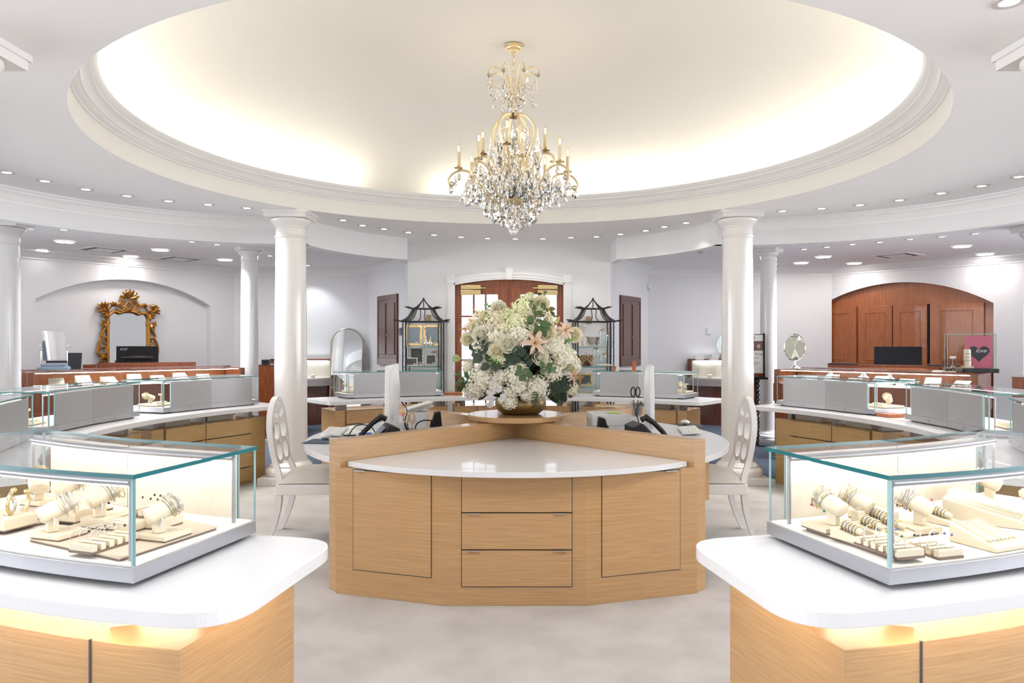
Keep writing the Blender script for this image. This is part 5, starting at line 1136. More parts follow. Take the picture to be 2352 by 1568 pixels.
# ---------------------------------------------------------------- half round cherry cases at the far walls
def bow_case(x, label, flip):
    r = thing('bow_front_case', label, 'display cabinet', (x, 12.94, 0)); A = lambda rr, n=14: [(rr * math.cos(R(180 + 180 * k / n)) * 1.05, rr * math.sin(R(180 + 180 * k / n))) for k in range(n + 1)]
    MB().prism(A(.53), .001, .06).build('plinth', CHERRY_D, r); MB().prism(A(.50), .06, .66).build('cabinet', CHERRY_D, r); MB().prism(A(.56), .66, .78).build('deck_rim', mat('taupe_rim', (.40, .36, .34), .3, .3), r)
    MB().prism(A(.52), .781, .80).build('deck', DECK, r)
    mb = MB(); o_, i_ = A(.535), A(.528); n = len(o_); mb.add([(*p, .80) for p in o_] + [(*p, 1.085) for p in o_], [(k, k + 1, n + k + 1, n + k) for k in range(n - 1)]); mb.build('bow_glass', GLASS, r, smooth=True)
    MB().prism(A(.55), 1.085, 1.10).build('glass_top', [GLASS], r)
    mb = MB()
    for s in (-1, 1): mb.box(s * .545 - .03, s * .545 + .03, -.06, 0, .06, 1.10)
    mb.box(-.57, .57, -.03, 0, .06, 1.115); mb.build('back_frame', CHERRY_D, r); mb = MB(); mb.box(-.5, .5, -.045, -.031, .80, 1.085); mb.build('inner_back', CREAM2, r)
    MB().box(-.45, .45, -.08, -.06, 1.07, 1.083).build('led_strip', LED_COOL, r)
    mb = MB()
    for k in range(4): mb.box(-.42 + k * .22, -.26 + k * .22, -.505 + .16 * abs(k - 1.5), -.49 + .16 * abs(k - 1.5), .15, .58)
    mb.build('carved_panels', CHERRY_D, r, bevel=.006)
    for k in range(3): o = at(MB().lathe([(0, 0), (.035, 0), (.055, .05), (.04, .055), (0, .012)], 10).build('trinket', SILVJ, None, smooth=True), (x - .26 + .26 * k, 12.62 - .04 * (k % 2), .801)); tag(o, 'bright %s trinket inside the %s bow front case' % (('left', 'middle', 'right')[k], flip), 'trinket')
bow_case(-3.68, 'dark bow front case at the far wall, behind the left tall column', 'left'); bow_case(3.66, 'dark bow front case at the far wall, behind the right tall column', 'right')
o = at(MB().box(-.075, .075, -.004, .004, 0, .095).build('card_sign', PAPER), (3.25, 12.72, 1.102)); tag(o, 'small cream card standing on the right bow front case', 'card')
for k in range(4): o = at(MB().box(-.07, .07, -.05, .05, 0, .022).build('white_box', WHITEP), (3.47 + .006 * k, 12.66, 1.102 + .0235 * k), 4 * k); tag(o, '%s white box from the bottom of stack on right bow case' % ORD[k], 'box', 'stacked white boxes')
r = thing('oval_mirror', 'oval table mirror half hidden behind the right tall column', 'mirror', (3.74, 12.75, 1.101)); MB().lathe([(0, 0), (.09, 0), (.09, .012), (.012, .02), (.012, .06), (0, .06)], 20).build('foot', CHROME, r, smooth=True); MB().lathe([(0, -.006), (.19, -.006), (.195, 0), (.19, .006), (0, .006)], 32, Matrix.Translation((0, 0, .26)) @ Matrix.Rotation(R(90), 4, 'X') @ Matrix.Diagonal((1, 1.1, 1, 1))).build('glass', MIRR, r, smooth=True)
# cherry pedestal behind the slim left column
r = thing('wood_pedestal', 'plain cherry cabinet side between the two left columns', 'cabinet', (-3.62, 11.0, 0)); MB().box(-.22, .30, 0, .7, .001, 1.065).build('body', CHERRY, r); MB().box(-.23, .31, -.01, .71, 1.066, 1.07).build('top', CHERRY_D, r)
o = at(MB().box(-.05, .05, -.05, .05, 0, .075).build('black_box', BLACK, bevel=.006), (-3.72, 11.1, 1.072)); tag(o, 'small black box on cherry cabinet behind the slim left column', 'box')
# ---------------------------------------------------------------- long cherry showcases
def showcase(A, B, label, dep=.62, zt=1.07, warm=True):
    A, B = Vector(A), Vector(B); t = (B - A).normalized(); ln = (B - A).length; ang = math.degrees(math.atan2(t.y, t.x)); r = thing('wood_showcase', label, 'showcase', (A.x, A.y, 0), ang)
    MB().box(.05, ln - .05, .05, dep - .05, .001, .10).build('plinth', CHERRY_D, r); MB().box(0, ln, .02, dep, .10, .66).build('cabinet', CHERRY, r)
    mb = MB(); n = 5
    for k in range(n): mb.box(ln * k / n + .06, ln * (k + 1) / n - .06, .008, .021, .18, .60)
    mb.build('door_panels', CHERRY, r, bevel=.006)
    MB().box(-.01, ln + .01, 0, dep, .66, .885).build('apron', CHERRY, r); MB().box(.07, ln - .07, .02, dep - .03, .886, .890).build('deck', DECK, r)
    for x0 in (0, ln - .06): MB().box(x0, x0 + .06, 0, dep, .885, zt - .005).build('end_post', CHERRY, r, bevel=.003)
    MB().box(.06, ln - .06, dep - .03, dep - .005, .885, zt - .02).build('back', CHERRY_L, r)
    MB().box(.06, ln - .06, .012, .020, .885, zt - .012).build('glass_front', GLASS, r); MB().box(-.005, ln + .005, -.005, dep, zt - .012, zt).build('glass_top', [GLASS], r); MB().box(-.005, ln + .005, dep - .10, dep + .01, zt + .0005, zt + .012).build('top_rail', CHERRY_D, r)
    MB().box(.08, ln - .08, .026, .034, zt - .022, zt - .014).build('led_strip', LED_COOL, r); 
    return r, A, t, Vector((-t.y, t.x))
SL = showcase((-5.50, 8.33), (-3.63, 9.98), 'long cherry showcase with lit glass front on the left'); SR = showcase((3.36, 9.42), (4.98, 7.85), 'long cherry showcase with lit glass front on the right')
r = thing('wood_showcase', 'end of another cherry showcase behind the far left column', 'showcase', (-5.92, 8.55, 0), 42); MB().box(-.35, .12, 0, .55, .001, 1.07).build('cabinet', CHERRY, r); MB().box(-.36, .13, -.01, .56, 1.071, 1.075).build('top', CHERRY_D, r)
r = thing('wood_showcase', 'end of another cherry showcase at the far right edge', 'showcase', (5.16, 7.58, 0), -44); MB().box(0, .4, 0, .5, .001, 1.05).build('cabinet', CHERRY, r); MB().box(-.01, .41, -.01, .51, 1.051, 1.055).build('top', CHERRY_D, r)
def ramp(w, d, h, rz, loc, label, m=None, grp=None, base=True):
    r = thing('display_ramp', label, 'jewellery stand', loc, rz, grp); mb = MB(); h0 = .012
    mb.add([(-w / 2, -d / 2, 0), (w / 2, -d / 2, 0), (w / 2, d / 2, 0), (-w / 2, d / 2, 0), (-w / 2, -d / 2, h0), (w / 2, -d / 2, h0), (w / 2, d / 2, h), (-w / 2, d / 2, h)], [(3, 2, 1, 0), (4, 5, 6, 7), (0, 1, 5, 4), (1, 2, 6, 5), (2, 3, 7, 6), (3, 0, 4, 7)]); mb.build('body', m or CREAM, r, bevel=.002)
    if base: MB().box(-w / 2 + .003, w / 2 - .003, -d / 2 + .003, d / 2 - .003, -.0005, .004).build('foot', BROWN, r)
    return r
for (r, A, t, n_), side, m_ in ((SL, 'left', CREAM), (SR, 'right', PAPER)):
    for k in range(7):
        p = A + t * (.33 + .285 * k) + n_ * .25; ramp(.16, .20, .09 + .025 * (k % 2), math.degrees(math.atan2(t.y, t.x)) + 6 * (k % 3 - 1), (p.x, p.y, .8905), '%s %s jewel ramp from the left in the %s cherry showcase' % (ORD[k], 'cream' if side == 'left' else 'white', side), m_, 'jewel ramps in the %s cherry showcase' % side, False)
# necklace busts
def bust(loc, rz, label, m, s=1.):
    r = thing('necklace_bust', label, 'jewellery stand', loc, rz); mb = MB(); N = 10; vs = []
    prof = [(.0, .055, .03), (.04, .085, .03), (.09, .10, .034), (.13, .095, .03), (.155, .05, .026), (.19, .035, .024), (.215, .034, .022)]
    for z, w, d in prof:
        for k in range(N): a = 2 * math.pi * k / N; vs.append((w * math.cos(a) * s, d * math.sin(a) * s + (z * .25) * s, z * s + .001))
    fs = [(i * N + k, i * N + (k + 1) % N, (i + 1) * N + (k + 1) % N, (i + 1) * N + k) for i in range(len(prof) - 1) for k in range(N)] + [tuple(range(N - 1, -1, -1)), tuple((len(prof) - 1) * N + k for k in range(N))]
    mb.add(vs, fs).build('bust', m, r, smooth=True); MB().tube([(math.sin(R(a)) * .055 * s, (-.035 + .02 * math.cos(R(a))) * s + .03 * s, (.135 - .05 * math.cos(R(a))) * s) for a in range(-140, 141, 20)], .0016, 5).build('chain', SILVJ, r); return r
for k, (f, s) in enumerate(((.55, .68), (.95, .70), (1.25, .64))):
    p = SR[1] + SR[2] * f + SR[3] * .40; bust((p.x, p.y, .8905), -44, '%s white necklace bust from the left in the right cherry showcase' % ORD[k], PAPER, s)
# ---------------------------------------------------------------- reception desks with black screens
def screen(loc, rz, w, h, label, back=True, bulge=True):
    r = thing('computer_monitor', label, 'monitor', loc, rz); MB().box(-w / 2, w / 2, -.018, .012, .045, .045 + h).build('panel', BLACK if back else SCREEN, r, bevel=.004)
    if bulge: MB().ball((0, -.018, .045 + h * .42), w * .42, 16, 8, (1, .10, .14)).build('back_shell', mat('black_gloss', (.03, .03, .032), .22), r, smooth=True)
    MB().box(-.03, .03, -.03, .0, .008, .09).build('neck', BLACK, r); MB().box(-.11, .11, -.08, .08, 0, .010).build('foot', BLACK, r, bevel=.003); return r
X, Y = (322 - CX) * 10.6 / F, 10.6; r = thing('reception_desk', 'cherry reception desk with raised ledge in front of the gilt mirror', 'desk', (X, Y, 0), 53 - 33)
MB().box(-.70, .74, -.05, .50, .001, 1.01).build('body', CHERRY, r); MB().box(-.54, .74, -.06, .03, 1.0105, 1.118).build('ledge', CHERRY, r); MB().box(-.72, -.56, -.04, .03, 1.011, 1.095).build('side_ledge', CHERRY, r)
sc = screen(((316 - CX) * 10.84 / F, 10.84, 1.0115), 8, .58, .295, 'black computer monitor seen from behind, in front of the gilt mirror')
add_text('logo', 'acer', .062, MW[sc.name] @ Matrix(((1, 0, 0, -.18), (0, 0, -1, -.0186), (0, 1, 0, .30), (0, 0, 0, 1))), PEWT, sc, .25)
X, Y = (2040 - CX) * 10.35 / F, 10.35; r = thing('reception_desk', 'cherry reception desk below the black screen in front of cupboards', 'desk', (X, Y, 0), -30)
MB().box(-.80, .80, -.05, .5, .001, 1.0).build('body', CHERRY, r); MB().box(-.78, .62, -.07, .09, 1.0005, 1.085).build('ledge', CHERRY_L, r); MB().box(-.80, .64, -.09, .10, 1.085, 1.092).build('ledge_top', CHERRY_D, r)
screen(((2062 - CX) * 10.62 / F, 10.62, 1.0015), -8, .645, .30, 'black computer screen in front of the cherry cupboards', False, False)
for x_, lab in ((1958, 'black keyboard tray left of the right black screen'), (2135, 'black keyboard lying right of the right black screen')):
    o = at(MB().box(-.19, .19, -.07, .07, 0, .016).build('keyboard', BLACK, bevel=.003), ((x_ - CX) * 10.28 / F, 10.28 - (x_ - 2040) * .0035, 1.094), -30); tag(o, lab, 'keyboard')
for x_, dz in ((2178, .05), (2202, .04)): o = at(MB().box(-.06, .06, -.004, .004, 0, .11 + dz).build('acrylic_holder', glass('acrylic', (.86, .82, .80), .2)), ((x_ - CX) * 7.95 / F, 7.95, 1.072), -30); tag(o, 'clear acrylic card holder %s on the right cherry showcase' % ('at left' if x_ < 2190 else 'nearer the lit box'), 'card holder')
# ---------------------------------------------------------------- cherry cupboards inside the right arch
def s_of(x, A, t): 
    s = (x - CX) / F; return (s * A.y - A.x) / (t.x - s * t.y)
A_ = Vector(RWc[:2]); tR = RWD; ang = math.degrees(math.atan2(tR.y, tR.x))
r = thing('built_in_cupboard', 'built-in cherry cupboards filling the arch on the right wall', 'cupboard', (*(A_ + tR * s_of(2070, A_, tR)), 0), ang); r_s0 = s_of(2070, A_, tR)
for x0, x1 in ((1880, 1964), (1968, 2046), (2047, 2127), (2132, 2258)):
    a, b = s_of(x0, A_, tR) - r_s0, s_of(x1, A_, tR) - r_s0; o = MB().box(a + .004, b - .004, .06, .10, 1.04, 2.03).build('door', CHERRY_L, r, bevel=.003)
    mb = MB(); q = (b - a) * .20
    for bx_ in ((a + q, b - q, .052, .061, 1.10, 1.115), (a + q, b - q, .052, .061, 1.905, 1.92), (a + q, a + q + .018, .052, .061, 1.115, 1.905), (b - q - .018, b - q, .052, .061, 1.115, 1.905)): mb.box(*bx_)
    mb.build('panel_moulding', CHERRY_L, o, bevel=.004)
a, b = s_of(1880, A_, tR) - r_s0, s_of(2275, A_, tR) - r_s0; MB().box(a, b, .04, .10, .001, 1.0).build('lower_cabinet', CHERRY_L, r); MB().box(a - .01, b, .02, .10, 1.0, 1.035).build('shelf_ledge', CHERRY_L, r, bevel=.004); MB().box(s_of(2130, A_, tR) - r_s0 - .008, s_of(2130, A_, tR) - r_s0 + .004, .055, .10, 1.04, 2.03).build('hinge_strip', BLACK, r)
# ---------------------------------------------------------------- things on the right showcase
X, Y, Z = pd(1831, 845, 9.25); r = thing('oval_mirror', 'oval chrome table mirror on the right cherry showcase', 'mirror', (X, 9.33, 1.0825), -8)
MB().lathe([(0, 0), (.085, 0), (.085, .01), (.06, .022), (.025, .03), (.012, .045), (.012, .10), (0, .10)], 24).build('foot', CHROME, r, smooth=True)
E = Matrix.Translation((0, 0, .262)) @ Matrix.Rotation(R(80), 4, 'X') @ Matrix.Diagonal((.126, .168, 1, 1)); MB().lathe([(0, -.004), (.97, -.004), (1, 0), (.97, .004), (0, .004)], 40, E).build('glass', MIRRW, r, smooth=True); MB().tube([(.128 * math.cos(R(a)), 0, .262 + .170 * math.sin(R(a))) for a in range(0, 360, 10)], .006, 6, closed=True).build('rim', CHROME, r, smooth=True)
X = (2268 - CX) * 7.75 / F; r = thing('display_box', 'clear acrylic display box with pink heart poster on black stand', 'display box', (X, 8.05, 1.0835), -24)
MB().box(-.245, .25, -.14, .13, 0, .045).build('stand', mat('black_croc', (.02, .02, .022), .35), r, bevel=.003)
mb = MB()
for k in range(14):
    for j in range(2): mb.ball((-.03 + k * .02 + .01 * j, -.141, .014 + j * .016), .008, 6, 4, (1, .2, 1))
mb.build('croc_scales', mat('black_scale', (.03, .03, .034), .25), r)
add_text('lettering', 'L AGOS', .036, MW[r.name] @ Matrix(((1, 0, 0, -.155), (0, 0, -1, -.1412), (0, 1, 0, .024), (0, 0, 0, 1))), GOLDJ, r)
mb = MB(); w_, d0_, d1_, h0, h1 = .225, -.12, .115, .046, .415
for bx_ in ((-w_, w_, d0_, d0_ + .004, h0, h1), (-w_, w_, d1_ - .004, d1_, h0, h1), (-w_, -w_ + .004, d0_ + .004, d1_ - .004, h0, h1), (w_ - .004, w_, d0_ + .004, d1_ - .004, h0, h1), (-w_, w_, d0_, d1_, h1, h1 + .004)): mb.box(*bx_)
mb.build('acrylic_cover', GLASS, r); mb = MB()
for sx_ in (-w_, w_):
    for y_ in (d0_, d1_): mb.box(sx_ - .003, sx_ + .003, y_ - .003, y_ + .003, h0, h1 + .004)
for y_ in (d0_, d1_): mb.box(-w_, w_, y_ - .003, y_ + .003, h1 - .002, h1 + .005)
mb.build('cover_edges', EDGEL, r)
MB().box(-.03, .215, .095, .105, .047, .395).build('poster', PINK, r)
hp = [(.016 * 16 / 16 * 6.2 * math.sin(R(a)) ** 3, .0062 * (13 * math.cos(R(a)) - 5 * math.cos(R(2 * a)) - 2 * math.cos(R(3 * a)) - math.cos(R(4 * a)))) for a in range(0, 360, 8)]
MB().prism([(p[0] + .10, p[1]) for p in hp], 0, .002, M=Matrix(((1, 0, 0, 0), (0, 0, -1, .0945), (0, 1, 0, .21), (0, 0, 0, 1)))).build('heart', HEART, r)
add_text('poster_word', 'love', .062, MW[r.name] @ Matrix(((1, 0, 0, .125), (0, 0, -1, .0915), (0, 1, 0, .235), (0, 0, 0, 1))), PAPER, r, .35)
o = at(MB().box(-.055, .055, -.05, .05, 0, .02).lathe([(.033, .02), (.036, .05), (.034, .19), (.03, .205), (0, .205)], 20).build('bracelet_post', CREAM, smooth=True), (X - .02, 8.06, 1.131), -24); tag(o, 'cream cylinder bracelet stand inside the heart display box', 'jewellery stand')
for k in range(3): o = at(MB().tube([(.0365 * math.cos(R(a)), .0365 * math.sin(R(a)), 0) for a in range(0, 360, 15)], .003, 6, closed=True).build('bracelet', SILVJ, smooth=True), (X - .02, 8.06, 1.131 + .085 + .035 * k)); tag(o, '%s silver bracelet from the bottom on cylinder in the heart box' % ORD[k], 'bracelet')
r2 = thing('earring_stand', 'small white earring stand left inside the heart display box', 'jewellery stand', (X - .155, 8.10, 1.131), -24); MB().box(-.02, .02, -.02, .02, 0, .022).build('base', CREAM, r2); MB().cyl((0, 0, .022), (0, 0, .10), .003).build('stem', SILVJ, r2); MB().box(-.03, .03, -.004, .004, .10, .128).build('head', PAPER, r2, bevel=.004)
o = at(MB().box(-.11, .11, -.08, .08, 0, .014).build('brochure', PAPER), ((2186 - CX) * 7.95 / F, 8.08, 1.0835), -40); tag(o, 'white brochures lying left of the heart display box', 'brochure')
# ---------------------------------------------------------------- things on the left showcase
lx = lambda x, d: (x - CX) * d / F
bx0 = lx(116, 8.62)
o = at(MB().box(-.155, .155, -.11, .11, 0, .036).build('flat_box', GREYP, bevel=.004), (bx0 - .02, 8.72, 1.0835), 22); tag(o, 'lower dark slate box under the left table mirror', 'box')
o = at(MB().box(-.125, .125, -.09, .09, 0, .034).build('flat_box', mat('slate', (.15, .18, .23), .4), bevel=.004), (bx0 - .015, 8.72, 1.1205), 20); tag(o, 'upper blue grey box directly under the left table mirror', 'box')
o['label'] = 'upper blue grey box directly under the left table mirror'
r = thing('table_mirror', 'small chrome framed tilting mirror standing on two boxes at left', 'mirror', (bx0 - .015, 8.72, 1.1555), 10)
mb = MB(); mb.tube([(-.142, 0, .15), (-.142, 0, .004), (.142, 0, .004), (.142, 0, .15)], .006, 6); mb.build('stand', CHROME, r); Mt = Matrix.Translation((0, 0, .215)) @ Matrix.Rotation(R(8), 4, 'X')
MB().box(-.118, .118, -.004, .004, -.165, .165, Mt).build('glass', MIRR, r); mb = MB()
for b in ((-.130, .130, -.008, .008, -.178, -.166), (-.130, .130, -.008, .008, .166, .178), (-.130, -.119, -.008, .008, -.166, .166), (.119, .130, -.008, .008, -.166, .166)): mb.box(*b, Mt)
mb.build('frame', CHROME, r); mb = MB(); mb.ball((-.15, 0, .215), .011, 8, 6); mb.ball((.15, 0, .215), .011, 8, 6); mb.build('pivot', CHROME, r, smooth=True)
o = at(MB().box(-.19, .19, -.012, .012, 0, .20, Matrix.Rotation(R(-12), 4, 'X')).build('card_terminal', BLACK), (bx0 - .02, 8.90, 1.0835), 14); tag(o, 'black slanted board behind the small chrome table mirror', 'board')
# ---------------------------------------------------------------- gilt mirror in the left arch
A_ = Vector(LWs[:2]); tL = LWD; nL = Vector((-tL.y, tL.x)); sc_ = s_of(293, A_ + nL * .12, tL); pm = A_ + tL * sc_ + nL * .12; k = pm.y / F
r = thing('gilt_mirror', 'ornate carved gilt mirror hanging in the arched niche', 'mirror', (pm.x, pm.y, H + (CY - 836) * k), math.degrees(math.atan2(tL.y, tL.x)))
fx = (s_of(303, A_ + nL * .12, tL) - s_of(283, A_ + nL * .12, tL)) / 20
def gp(x, y): return ((x - 293) * fx, 0, (836 - y) * k)
def g3(x, y, dy=-.03): a = gp(x, y); return (a[0], dy, a[2])
MB().prism([(gp(x, y)[0], gp(x, y)[2]) for x, y in ((248, 836), (248, 728), (252, 722), (262, 719), (272, 721), (282, 720), (294, 719), (306, 720), (316, 722), (326, 720), (334, 723), (338, 730), (338, 836))], 0, .006, M=Matrix(((1, 0, 0, 0), (0, 0, -1, -.006), (0, 1, 0, 0), (0, 0, 0, 1)))).build('glass', MIRR, r)
inner = [(247, 836), (247, 800), (247, 760), (247, 735), (250, 724), (258, 718), (266, 717), (272, 720), (280, 717), (294, 715), (308, 717), (316, 721), (322, 719), (332, 719), (338, 726), (340, 736), (340, 760), (340, 800), (340, 836)]
MB().tube(smooth_path([g3(*p) for p in inner], 3), .024, 8).build('inner_frame', GILT, r, smooth=True)
def scroll(pts, rad, name='scroll'):
    n = len(pts); MB().tube(smooth_path([g3(*p) for p in pts], 4), [rad * (.65 + .5 * math.sin(math.pi * i / ((n - 1) * 4))) for i in range((n - 1) * 4 + 1)], 7).build(name, GILT, r, smooth=True)
mir = lambda p: [(587 - x, y + .6) for x, y in p]
for pts, rad in (([(232, 728), (236, 726), (243, 730), (248, 738), (247, 746), (243, 750), (240, 756), (234, 764), (232, 772), (236, 776), (245, 774)], .022), ([(245, 776), (236, 776), (228, 786), (225, 800), (226, 812), (234, 815), (241, 810), (243, 800), (240, 795), (233, 797), (231, 804)], .022), ([(247, 792), (238, 786), (236, 780)], .016), ([(231, 836), (234, 826), (240, 818), (238, 815), (228, 812)], .02), ([(226, 700), (232, 704), (240, 712), (247, 722)], .026), ([(246, 716), (254, 706), (262, 702), (272, 698), (276, 690), (276, 682), (281, 682), (284, 688), (280, 692)], .018), ([(264, 708), (270, 714), (280, 712), (288, 704)], .014), ([(268, 702), (278, 706), (286, 700), (294, 690)], .014), ([(288, 718), (276, 700), (284, 694)], .013)):
    scroll(pts, rad); scroll(mir(pts), rad)
def leafcluster(x, y, n, a0, a1, L_, name='acanthus'):
    mb = MB()
    for i in range(n):
        a = R(a0 + (a1 - a0) * i / max(1, n - 1)); c_ = Vector(g3(x, y, -.04)); d = Vector((math.cos(a), -.25, math.sin(a))); ll = L_ * k
        mb.tube([c_, c_ + d * ll * .5, c_ + d * ll * .85 + Vector((0, -.01, 0)), c_ + d * ll + Vector((.01 * math.cos(a + 1.5), .0, .01 * math.sin(a + 1.5)))], [.012, .024, .020, .006], 6); mb.ball(c_ + d * ll, .017, 6, 5)
    mb.build(name, GILT, r, smooth=True)
leafcluster(293.5, 686, 7, 15, 165, 20, 'shell_crest'); leafcluster(238, 712, 6, 60, 200, 15); leafcluster(349, 713, 6, -20, 120, 15); leafcluster(246, 720, 5, 100, 260, 12); leafcluster(341, 721, 5, -80, 80, 12); leafcluster(258, 704, 4, 20, 140, 8); leafcluster(329, 705, 4, 40, 160, 8); leafcluster(240, 742, 4, 150, 280, 9); leafcluster(347, 743, 4, -100, 30, 9); leafcluster(294, 715, 5, 0, 180, 6); leafcluster(236, 826, 4, 60, 200, 9)
mb = MB()
for i in range(8): mb.ball(g3(293.5, 712 - i * 3, -.035), .010, 6, 5)
for s in (-1, 1):
    for i in range(6): mb.ball(g3(293.5 + s * i * 1.7, 696 + i * 3.4, -.035), .010, 6, 5)
for s in (235, 353):
    for i in range(8): mb.ball(g3(s, 752 + i * 3.2, -.03), .013, 6, 5)
mb.build('bead_string', GILT, r, smooth=True)
# ---------------------------------------------------------------- easel sign beside the right tall column
X, d = lx(1735, 10.0), 10.0; r = thing('easel_sign', 'portrait sign in black frame on a carved dark stand right of tall column', 'sign', (X, d, 0), -4)
kx = d / F; zt_, zb_ = H + (784 - 767) * kx, H + (784 - 866) * kx
MB().box(-.155, .125, -.008, .012, zb_, zt_).build('board', BLACK, r, bevel=.002); MB().box(-.148, .100, -.0095, -.008, zb_ + .01, zt_ - .01).build('poster', PAPER, r)
MB().box(-.148, .100, -.0110, -.0096, zt_ - .225, zt_ - .095).build('photo_strip', mat('sign_photo', (.16, .09, .075), .6), r); mb = MB(); mb.ball((-.035, -.011, zt_ - .15), .028, 10, 8, (.5, .1, 1.6)); mb.ball((-.09, -.011, zt_ - .16), .03, 8, 6, (.8, .1, 1)); mb.ball((.04, -.011, zt_ - .165), .03, 8, 6, (.8, .1, 1)); mb.build('photo_hands', mat('sign_hand', (.50, .34, .27), .6), r)
MB().ball((-.025, -.010, zt_ - .055), .02, 8, 6, (.5, .1, 1.3)).build('emblem', mat('sign_red', (.35, .06, .07), .6), r); MB().box(-.148, .100, -.0110, -.0096, zb_ + .012, zb_ + .055).build('wood_band', CHERRY, r)
SM = lambda x, z: MW[r.name] @ Matrix(((1, 0, 0, x), (0, 0, -1, -.0102), (0, 1, 0, z), (0, 0, 0, 1)))
INK = mat('sign_ink', (.12, .11, .12), .7); add_text('sign_heading', 'Repair | Design', .042, SM(-.025, zt_ - .27), INK, r)
mb = MB()
for i, (w_, z_) in enumerate(((.15, .315), (.12, .33), (.09, .375), (.17, .39), (.15, .405), (.10, .42))): mb.box(-.025 - w_ / 2, -.025 + w_ / 2, -.0102, -.0096, zt_ - z_, zt_ - z_ + .004)
mb.build('text_lines', INK, r); MB().box(-.165, .155, -.05, .03, zb_ - .028, zb_ - .001).build('ledge', BLACK, r, bevel=.003); MB().box(.101, .125, -.02, .015, zb_, zt_ + .01).build('side_bar', BLACK, r)
mb = MB(); 
for s in range(2): mb.tube([(.035 + .018 * math.cos(.75 * i + math.pi * s), .03 + .018 * math.sin(.75 * i + math.pi * s), .02 + i * (zb_ - .05) / 60) for i in range(61)], .014, 6)
mb.build('twisted_post', BLACKM, r, smooth=True); MB().box(-.10, .02, .02, .06, .001, zb_ - .028).build('back_board', CHERRY_D, r); MB().box(.0, .33, -.10, .12, .001, .014).build('foot', BLACK, r)
# ================================================================ THINGS ON THE ROUND DESK
def ondesk(x, y): X, Y = pz(x, y, ZD); return (X, Y, ZD + .001)
def imac(loc, rz, label):
    r = thing('desktop_computer', label, 'computer', loc, rz); h = .42; w = .54
    MB().prism([(-.012, .10), (.012, .10), (.02, .3), (.012, .10 + h), (-.010, .10 + h), (-.012, .3)], -w / 2, w / 2, M=Matrix(((1, 0, 0, 0), (0, 0, 1, 0), (0, 1, 0, 0), (0, 0, 0, 1)))).build('screen_case', WHITEP, r, bevel=.005)
    MB().ball((.012, 0, .32), .24, 18, 10, (.14, 1, .80)).build('back_shell', WHITEP, r, smooth=True)
    MB().box(-.0135, -.012, -w / 2 + .02, w / 2 - .02, .16, .10 + h - .02).build('screen', SCREEN, r); 
    mb = MB(); mb.prism([(-.015, 0), (.125, 0), (.125, .008), (.03, .02), (.035, .22), (.022, .22)], -.09, .09, M=Matrix(((1, 0, 0, 0), (0, 0, 1, 0), (0, 1, 0, 0), (0, 0, 0, 1)))); mb.build('foot', WHITEP, r, bevel=.003)
    mb = MB(); mb.tube(smooth_path([(.06, .02, .26), (.10, .03, .20), (.08, .05, .10), (.12, .10, .004)]), .004, 6); mb.build('cord', BLACK, r); return r
imac((-.83, 5.08, ZD + .001), 1.5, 'white all-in-one computer on the left of the round desk'); imac((.965, 5.13, ZD + .001), 173, 'white all-in-one computer on the right of the round desk')
def keyboard(loc, rz, label):
    r = thing('keyboard', label, 'keyboard', loc, rz); M = Matrix.Rotation(R(5), 4, 'X'); MB().box(-.21, .21, -.07, .07, .006, .016, M).build('body', WHITEP, r, bevel=.003); mb = MB()
    for i in range(5):
        for j in range(14): mb.box(-.203 + j * .029, -.203 + j * .029 + .025, -.062 + i * .025, -.062 + i * .025 + .021, .016, .020, M)
    mb.build('keys', PAPER, r); return r
def mouse(loc, rz, label): return tag(at(MB().ball((0, 0, .015), .055, 12, 8, (1, .6, .36)).build('mouse', WHITEP, smooth=True), (loc[0], loc[1], loc[2] + .008), rz), label, 'mouse')
keyboard((*ondesk(768, 995)[:2], ZD + .004), 96, 'white keyboard in front of the left white computer'); keyboard((*ondesk(1583, 992)[:2], ZD + .004), -98, 'white keyboard in front of the right white computer')
o = at(MB().box(-.11, .11, -.095, .095, 0, .004).build('mouse_pad', NAVYP), ondesk(738, 1014), 84); tag(o, 'navy blue mouse pad at the left edge of the round desk', 'mouse pad')
p = ondesk(748, 1010); mouse((p[0], p[1], p[2] + .003), 80, 'white mouse on the navy pad at left')
o = at(MB().box(-.11, .11, -.095, .095, 0, .004).build('mouse_pad', BLACK), ondesk(1585, 978), 84); tag(o, 'black mouse pad at the right side of the round desk', 'mouse pad'); p = ondesk(1574, 977); mouse((p[0], p[1], p[2] + .003), 100, 'white mouse on the black pad at right')
def phone(loc, rz, label, flip=1):
    r = thing('desk_phone', label, 'telephone', loc, rz); pr = [(-.10, 0), (.09, 0), (.10, .02), (-.04, .155), (-.10, .13)]
    YZ = Matrix(((1, 0, 0, 0), (0, 0, 1, 0), (0, 1, 0, 0), (0, 0, 0, 1))); MB().prism(pr, -.10, .10, M=YZ).build('body', BLACK, r, bevel=.006)
    Mt = Matrix.Translation((.02, 0, .10)) @ Matrix.Rotation(R(44), 4, 'Y'); MB().box(-.05, .02, -.03, .085, .006, .012, Mt).build('display', GREYP, r); mb = MB()
    for i in range(4):
        for j in range(3): mb.box(.03 + i * .018, .042 + i * .018, -.02 + j * .03, .0 + j * .03, .004, .010, Mt)
    mb.build('keys', GREYP, r)
    mb = MB(); mb.tube([Mt @ Vector(q) for q in ((-.095, -.075, .012), (-.085, -.075, .045), (-.02, -.075, .056), (.06, -.075, .056), (.105, -.075, .045), (.115, -.075, .012))], [.020, .022, .016, .016, .022, .020], 8); mb.build('handset', BLACK, r, smooth=True); return r
